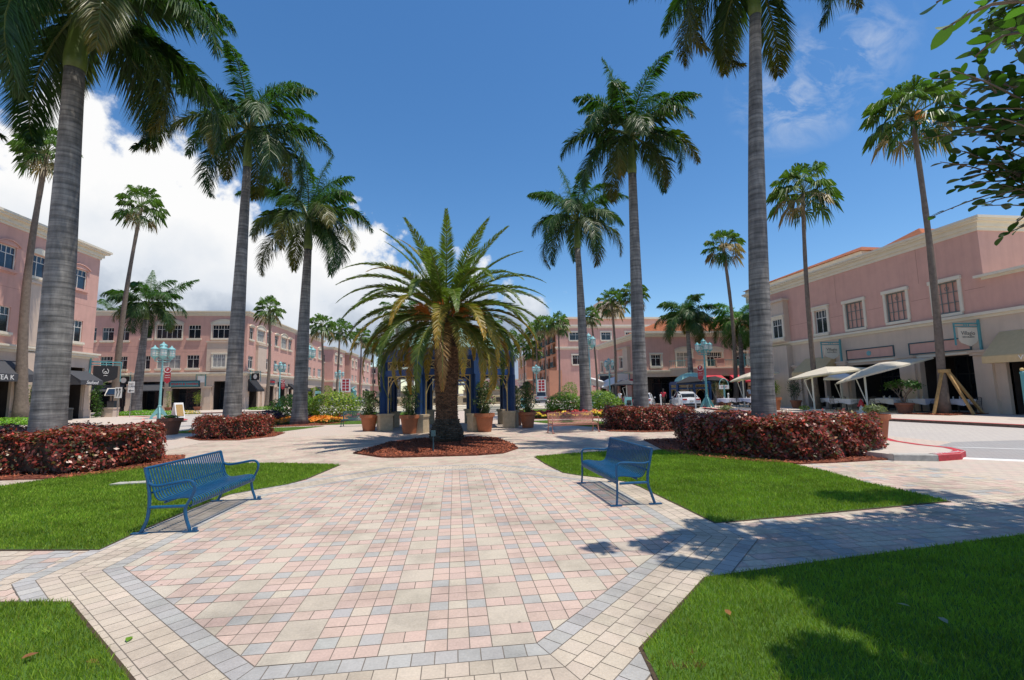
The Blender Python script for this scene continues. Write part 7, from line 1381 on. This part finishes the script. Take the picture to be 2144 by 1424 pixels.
def table_proto():
    t = thing('cafe_table', 'x', 'table', (0, 0, -50)); g = MB(); g.lathe([(.3, 0), (.3, .03), (.04, .05), (.04, .72)], (0, 0, 0), 12); g.build('pedestal', M['darkmetal'], t); g = MB(); g.box(-.45, .45, -.45, .45, .72, .75); g.build('tabletop', M['darkmetal'], t)
    return t
def cloth(label, loc, rz, w=1.0, l=1.0):
    g = MB(); n = 24; top = []; bot = []
    for k in range(n):
        a = 2 * PI * k / n; c, s = math.cos(a), math.sin(a); f = 1 / max(abs(c), abs(s)); x, y = c * f * w / 2, s * f * l / 2; d = .24 + .10 * (abs(math.sin(2 * a)) ** 2); o_ = .02 + .03 * math.sin(a * 9); top.append((x, y, .762)); bot.append((x * (1 + o_), y * (1 + o_), .762 - d))
    g._add(top + bot, [tuple(range(n))] + [(i, (i + 1) % n, n + (i + 1) % n, n + i) for i in range(n)]); o = g.build('tablecloth', M['cloth']); o.location = loc; o.rotation_euler = (0, 0, rz); tag(o, label, 'tablecloth', 'white tablecloths'); 
    g = MB(); g.lathe([(.035, .762), (.04, .80), (.02, .82), (.03, .90), (.025, .91)], (.15, 0, 0), 8); g.lathe([(.035, .762), (.04, .80), (.02, .82), (.03, .90), (.025, .91)], (-.15, .1, 0), 8); s = g.build('glassware', M['lampglass'], None); s.location = loc; tag(s, 'glasses on the ' + label.replace('white cloth on the ', ''), 'glasses', 'glasses on restaurant tables')
cp, tp = chair_proto(), table_proto(); first = [True, True]
def place(p, i, loc, rz, label, group):
    if first[i]: first[i] = False; p.location = loc; p.rotation_euler = (0, 0, rz); p['label'] = label; p['group'] = group; return p
    return copy_tree(p, loc, rz, label, group=group)
TB = [((22.5, 36.9), 'nearest the kerb, left of the largest trunk', 1.1, 1.0), ((24.1, 36.3), 'just left of the largest trunk', 1.5, 1.0), ((26.8, 30.8), 'at the back under the left umbrella', 1.0, 1.0), ((25.6, 28.2), 'between the two umbrella masts', 1.5, 1.0), ((27.0, 26.6), 'behind the right umbrella mast', 1.5, 1.0), ((27.6, 25.0), 'left of the staked palm inside the arcade', 1.2, 1.0), ((27.7, 23.0), 'right of the staked palm inside the arcade', 1.2, 1.0), ((28.9, 28.4), 'deep inside the arcade', 1.0, 1.0)]
for (x, y), lb, w, l in TB:
    place(tp, 1, (x, y, .12), .1, 'restaurant table ' + lb, 'restaurant tables'); cloth('white cloth on the table ' + lb, (x, y, .125), .1, l, w)
    for k, (dx, dy, rz) in enumerate(((0, -.85, 180), (0, .85, 0), (-.75, .1, 90))):
        place(cp, 0, (x + dx, y + dy, .12), R(rz), 'dark chair %s the table %s' % (('before', 'behind', 'left of')[k], lb), 'dark chairs around the restaurant tables')
t = thing('tree_prop', 'four raw timber stakes propping the tallest fan palm', 'tree stakes', (26.35, 22.4, .14))
for k, (x, y) in enumerate(((-1.05, -.1), (.15, -1.1), (1.4, -.55), (.5, .9))): g = MB(); d = Vector((-x, -y, 2.35)).normalized(); g.tube([(x, y, 0), (x * .10, y * .10, 2.35)], .075, 4); g.build('stake', M['wood'], t)
g = MB(); g.lathe([(.27, 2.2), (.27, 2.38)], (0, 0, 0), 12, cap=False); g.build('collar', M['wood'], t)
g = MB(); g.box(-.75, .75, -.42, .42, .0, .30); [g.box(-.72 + i * .16, -.66 + i * .16, -.44, .44, .0, .28) for i in range(10)]; o = g.build('storm_grate', M['darkmetal'], None); o.location = (19.9, 24.6, .0); tag(o, 'black slatted box at the kerb in front of the left umbrella', 'box')
shrub('small green plant on the base of the left umbrella', (23.2, 29.0, .2), .3, .3, .16, 240, .09, 150, LIME, name='small_plant', cat='plant', z_off=.12, stem=False)

# ------------------------------------------------------------------ cars
def car(label, loc, rz, m='car_white', L_=4.6, H=1.42, W_=1.8, kind='sedan', sc=1.0):
    """local +x is the front"""
    t = thing('parked_car', label, 'car', loc, rz, 'cars on the roads', sc); hl = L_ / 2
    if kind == 'sedan': low = [(-hl, .42), (-hl + .04, .72), (-hl + .15, .92), (-hl + .75, .98), (-.2, .95), (hl - 1.3, .90), (hl - .45, .78), (hl - .08, .62), (hl, .40)]; cab = [(-hl + .55, .96), (-hl + 1.15, 1.28), (-.55, H), (.25, H - .01), (.75, 1.26), (hl - 1.15, .90)]
    else: low = [(-hl, .45), (-hl + .03, .9), (-hl + .1, 1.05), (-.2, 1.02), (hl - 1.2, .98), (hl - .35, .86), (hl - .05, .66), (hl, .42)]; cab = [(-hl + .12, 1.04), (-hl + .35, H - .05), (-.8, H), (.3, H - .02), (.85, H - .3), (hl - 1.05, .98)]
    zb = .22; stations = []
    g = MB(); xs = [p[0] for p in low]; n = len(low); sec = []
    def wid(x): return (W_ / 2) * (1 - .13 * max(0, (abs(x) - hl * .55) / (hl * .45)) ** 2)
    for x, z in low: w = wid(x); sec.append([(x, -w * .94, zb), (x, -w, zb + .2), (x, -w, z - .18), (x, -w * .88, z), (x, 0, z + .03), (x, w * .88, z), (x, w, z - .18), (x, w, zb + .2), (x, w * .94, zb)])
    vs = [p for s in sec for p in s]; k = 9; fs = [(i * k + j, (i + 1) * k + j, (i + 1) * k + j + 1, i * k + j + 1) for i in range(n - 1) for j in range(k - 1)] + [tuple(range(k)), tuple((n - 1) * k + j for j in range(k))[::-1], *[(i * k, i * k + k - 1, (i + 1) * k + k - 1, (i + 1) * k) for i in range(n - 1)]]; g._add(vs, fs); b = g.build('body', M[m], t, smooth=False)
    md = b.modifiers.new('bevel', 'BEVEL'); md.width = .04; md.segments = 2; md.limit_method = 'ANGLE'; md.angle_limit = R(35)
    g = MB(); sec = []
    for i, (x, z) in enumerate(cab): e = i in (0, len(cab) - 1); w0 = W_ / 2 * .86; w1 = W_ / 2 * (.70 if not e else .80); sec.append([(x, -w0, .9), (x, -w1, z - (.0 if e else .05)), (x, 0, z + (.01)), (x, w1, z - (.0 if e else .05)), (x, w0, .9)])
    vs = [p for s in sec for p in s]; k = 5; n = len(cab); g._add(vs, [(i * k + j, (i + 1) * k + j, (i + 1) * k + j + 1, i * k + j + 1) for i in range(n - 1) for j in range(k - 1)] + [(0, 1, 2, 3, 4), tuple((n - 1) * k + j for j in range(k))[::-1]]); g.build('windows', M['glass'], t)
    g = MB(); rf = [c for c in cab[1:-1]]
    for (x0, z0), (x1, z1) in zip(rf, rf[1:]): w = W_ / 2 * .71; g.slab([(x0, -w, z0 + .004), (x1, -w, z1 + .004), (x1, w, z1 + .004), (x0, w, z0 + .004)], (0, 0, .035))
    for s in (-1, 1):
        for (xa, za), (xb, zb_) in ((cab[0], cab[1]), (cab[-2], cab[-1])): g.tube([(xa, s * W_ / 2 * (.80 if (xa, za) in (cab[0], cab[-1]) else .71), za), (xb, s * W_ / 2 * (.80 if (xb, zb_) in (cab[0], cab[-1]) else .71), zb_)], .035, 5)
        xm = (rf[0][0] + rf[-1][0]) / 2; g.tube([(xm, s * W_ / 2 * .86, .95), (xm, s * W_ / 2 * .71, H - .03)], .035, 5)
    g.build('roof', M[m], t)
    for x in (-hl * .62, hl * .64):
        for s in (-1, 1):
            g = MB(); y = s * (W_ / 2 - .12); g.tube([(x, y - .11, .33), (x, y + .11, .33)], .33, 20); w = g.build('wheel', M['rubber'], t); g = MB(); g.tube([(x, y + s * .112, .33), (x, y + s * .122, .33)], .21, 12)
            for q in range(5): g.tube([(x, y + s * .125, .33), (x + .2 * math.cos(q * 1.257), y + s * .125, .33 + .2 * math.sin(q * 1.257))], .022, 4)
            g.build('rim', M['chrome'], w)
    for s in (-1, 1):
        g = MB(); g.obox((-hl + .045, s * W_ / 2 * .66, .80), (.10, .38, .13)); g.build('tail_light', M['red'], t); g = MB(); g.obox((hl - .16, s * W_ / 2 * .68, .66), (.22, .34, .12)); g.build('headlight', M['lampglass'], t); g = MB(); g.obox((.62, s * (W_ / 2 + .06), .98), (.12, .16, .11)); g.build('mirror', M[m], t)
    g = MB(); g.obox((-hl - .004, 0, .62), (.012, .32, .13)); g.build('number_plate', M['chrome'], t); g = MB(); g.obox((-hl + .01, 0, .34), (.06, W_ * .86, .2)); g.build('bumper', M['darkmetal'], t)
    return t
car('white saloon seen from behind by the valet stand', (21.7, 42.6, 0), R(78), 'car_white', 4.8, 1.47)
car('white car half hidden by the long hedge palm trunk', (18.3, 44.0, 0), R(62), 'car_white', 4.5, 1.4)
car('black saloon parked behind the white bollard', (20.3, 48.4, 0), R(65), 'car_dark', 4.6, 1.38)
car('blue grey saloon beside the man in the white shirt', (17.3, 53.5, 0), R(195), 'car_grey', 5.0, 1.5)
car('silver four wheel drive on the right avenue', (13.6, 73.5, 0), R(80), 'car_silver', 4.7, 1.75, kind='suv')
car('black car on the right avenue beside the silver one', (12.0, 80.5, 0), R(80), 'car_dark', 4.6, 1.5); car('silver car at the back of the right avenue', (10.9, 87, 0), R(75), 'car_silver', 4.6, 1.5)
car('black saloon on the left avenue behind the meter', (-17.2, 77, 0), R(15), 'car_dark', 4.7, 1.42); car('pale saloon behind the black one on the left avenue', (-16.2, 82.5, 0), R(15), 'car_silver', 4.7, 1.5)
car('dark blue car on the left avenue near the bushes', (-23.6, 99, 0), R(80), 'car_grey', 4.7, 1.5)
t = thing('box_truck', 'white box truck parked right of the pavilion', 'truck', (9.3, 96, 0), R(12)); g = MB(); g.box(-2.6, 2.6, -1.25, 1.25, .9, 4.1); b = g.build('cargo_box', M['whitepaint'], t); md = b.modifiers.new('bevel', 'BEVEL'); md.width = .05; g = MB(); g.slab([(2.65, -1.1, .6), (4.1, -1.1, .6), (4.1, -1.1, 1.4), (3.7, -1.1, 2.5), (2.65, -1.1, 2.6)], (0, 2.2, 0)); g.build('cab', M['whitepaint'], t); g = MB(); g.box(-2.4, 2.6, -.5, .5, .5, .88); g.build('chassis', M['darkmetal'], t); text_part('lettering', 'Ex', .9, mat('truck_green_letters', (.05, .4, .12), .5), b, (.6, -1.262, 2.6), (R(90), 0, 0), .005)
for x in (-1.8, 3.3):
    for s in (-1, 1): g = MB(); g.tube([(x, s * 1.0 - .15, .5), (x, s * 1.0 + .15, .5)], .5, 16); g.build('wheel', M['rubber'], t)

# ------------------------------------------------------------------ people
def person(label, loc, rz, H=1.75, shirt='shirt_w', legs='black_c', skin='skin', hair='hair', step=.18, arms=((.10, .05), (-.06, .10)), shorts=False, seated=False, cap=None):
    """one skinned body; clothing is grown a little outside it. local +y is the front"""
    t = thing('person', label, 'person', loc, rz, None, H / 1.75)
    def skin_mesh(name, nodes, edges, m, root=0, sub=1):
        me = bpy.data.meshes.new(name); me.from_pydata([n[0] for n in nodes], edges, []); o = bpy.data.objects.new(name, me); COL.objects.link(o); o.parent = t; md = o.modifiers.new('skin', 'SKIN'); md.use_smooth_shade = True
        for i, n in enumerate(nodes): sv = me.skin_vertices[0].data[i]; sv.radius = (n[1], n[2] if len(n) > 2 else n[1]); sv.use_root = (i == root)
        s = o.modifiers.new('sub', 'SUBSURF'); s.levels = sub; s.render_levels = sub; me.materials.append(M[m]); return o
    zp = .92 if not seated else .55; n = [((0, 0, zp), .13, .10)]; e = []
    def add(p, r_, par, r2=None): n.append((p, r_, r2 or r_)); e.append((par, len(n) - 1)); return len(n) - 1
    w = add((0, .01, zp + .18), .125, 0, .095); c = add((0, .0, zp + .40), .155, w, .10); nk = add((0, .0, zp + .55), .055, c); h1 = add((0, .015, zp + .62), .062, nk); h2 = add((0, .02, zp + .70), .085, h1, .095); add((0, .015, zp + .79), .07, h2, .08)
    J = {}
    for s, (ay, by_) in zip((-1, 1), arms):
        sh = add((s * .18, 0, zp + .47), .055, c); el = add((s * .25, -.02 + ay * .3, zp + .20), .042, sh); wr = add((s * .25, .06 + ay, zp - .04 + by_), .028, el); pm = add((s * .245, .08 + ay * 1.1, zp - .12 + by_), .032, wr, .018)
        for k in range(4): a = add((s * .245 + .0, .055 + ay * 1.1 + k * .02, zp - .17 + by_), .010, pm); add((s * .24, .06 + ay * 1.15 + k * .02, zp - .205 + by_ + .005 * abs(k - 1)), .008, a)
        add((s * .235, .115 + ay * 1.1, zp - .12 + by_), .011, pm); J[s] = (sh, el)
        if not seated: kn = add((s * .095, s * step * .45 + .03, .50), .068, 0); an = add((s * .10, s * step - .03, .09), .040, kn); ft = add((s * .11, s * step + .11, .035), .035, an)
        else: kn = add((s * .12, .42, .52), .068, 0); an = add((s * .12, .45, .09), .04, kn); ft = add((s * .12, .56, .035), .035, an)
        J[(s, 'l')] = (kn, an)
    skin_mesh('body', n, e, skin)
    P = lambda i: n[i][0]; sh = [(P(0), .145, .115), (P(w), .145, .115), (P(c), .172, .12), ((0, 0, zp + .50), .09, .08)]; se = [(0, 1), (1, 2), (2, 3)]
    for s in (-1, 1): a, b = J[s]; sh.append((P(a), .07)); se.append((2, len(sh) - 1)); sh.append((tuple((Vector(P(a)) + Vector(P(b))) / 2), .06)); se.append((len(sh) - 2, len(sh) - 1))
    skin_mesh('shirt', sh, se, shirt); tr = [((0, 0, zp - .02), .148, .115)]; te = []
    for s in (-1, 1):
        kn, an = J[(s, 'l')]; a = Vector(P(kn)); tr.append(((s * .09, a.y * .5, (zp + a.z) / 2), .092)); te.append((0, len(tr) - 1)); tr.append((tuple(a), .082)); te.append((len(tr) - 2, len(tr) - 1))
        if not shorts: q = Vector(P(an)); tr.append((tuple(q + Vector((0, 0, .02))), .058)); te.append((len(tr) - 2, len(tr) - 1))
    skin_mesh('shorts' if shorts else 'trousers', tr, te, legs); g = MB(); g.sphere((0, .0, zp + .765), .094, 12, 8, 1.0); g.build('hair', M[hair if not cap else cap], t)
    for s in (-1, 1): q = P(J[(s, 'l')][1]); g = MB(); g.obox((q[0], q[1] + .07, .04), (.09, .27, .08)); g.build('shoe', M['darkmetal'], t)
    return t
person('person in a red shirt and dark trousers walking away towards the dark arcade', (20.1, 43.6, 0), R(-25), 1.78, 'shirt_r', 'black_c', 'skin_d', shorts=False, step=.2)
person('person in a white shirt and black shorts walking past the blue grey saloon', (16.2, 44.9, 0), R(-65), 1.72, 'shirt_w', 'black_c', 'skin', shorts=True, step=.22)
person('person in a pale blue shirt standing behind the restaurant tables', (25.8, 38.6, .12), R(170), 1.78, 'shirt_b', 'black_c', 'skin')
person('person in white beside the left white umbrella', (17.9, 62.5, .12), R(20), 1.7, 'shirt_w', 'black_c', 'skin'); person('second person in white under the white umbrellas', (18.5, 63.0, .12), R(200), 1.7, 'shirt_w', 'shirt_w', 'skin')
def scooter(label, loc, rz):
    t = thing('motor_scooter', label, 'scooter', loc, rz); 
    for x in (-.6, .6): g = MB(); g.tube([(x, -.06, .28), (x, .06, .28)], .28, 18); g.build('wheel', M['rubber'], t)
    g = MB(); g.slab([(-.75, -.16, .45), (-.3, -.16, .28), (.25, -.16, .25), (.55, -.16, .9), (.42, -.16, .95), (.15, -.16, .42), (-.1, -.16, .8), (-.7, -.16, .85)], (0, .32, 0)); g.build('body', M['signred'], t); g = MB(); g.obox((-.4, 0, .86), (.62, .3, .10)); g.build('seat', M['black_c'], t); g = MB(); g.tube([(.62, 0, .3), (.46, 0, 1.05)], .03, 6); g.tube([(.42, -.33, 1.1), (.48, 0, 1.05), (.42, .33, 1.1)], .02, 6); g.build('handlebars', M['chrome'], t); return t
scooter('dark red motor scooter beside the rider in a white helmet', (17.2, 45.3, 0), R(170))
person('person in black with a white helmet beside the red scooter', (18.0, 44.4, 0), R(100), 1.75, 'black_c', 'black_c', 'skin', cap='shirt_w')
# fallen leaves and specks on the grass and paving
lr = np.random.default_rng(55)
for lb, nm, x, y, z, c in (('single green fallen leaf on the pale pavers at the lower left', 'fallen_leaf', -2.29, 3.83, .024, (.16, .30, .02)), ('pale upturned leaf on the shaded grass at the right', 'fallen_leaf', 3.35, 3.35, .06, (.30, .33, .2)), ('curled pale leaf on the dark grass nearest the right edge', 'fallen_leaf', 3.4, 3.1, .06, (.3, .3, .22)), ('small brown leaf on the sunlit grass right of the pavers', 'fallen_leaf', 2.0, 3.45, .06, (.35, .16, .05)), ('brown leaf at the edge of the lower left grass', 'fallen_leaf', -2.33, 3.55, .024, (.30, .16, .06)), ('yellow leaf in the lower left grass', 'fallen_leaf', -3.0, 3.5, .06, (.5, .35, .05)), ('small brown leaf in the lower left grass', 'fallen_leaf', -2.75, 3.62, .06, (.3, .12, .05))):
    g = MB(); g.cur = c; a = lr.uniform(0, 6); s = .045; pts = [(-s, 0, 0), (-.3 * s, .45 * s, .006), (.4 * s, .4 * s, .008), (s, 0, .004), (.4 * s, -.4 * s, .012), (-.3 * s, -.45 * s, .01)]; g.poly(pts); o = g.build(nm, M['leafm']); o.location = (x, y, z); o.rotation_euler = (0, 0, a); tag(o, lb, 'leaf', 'fallen leaves')
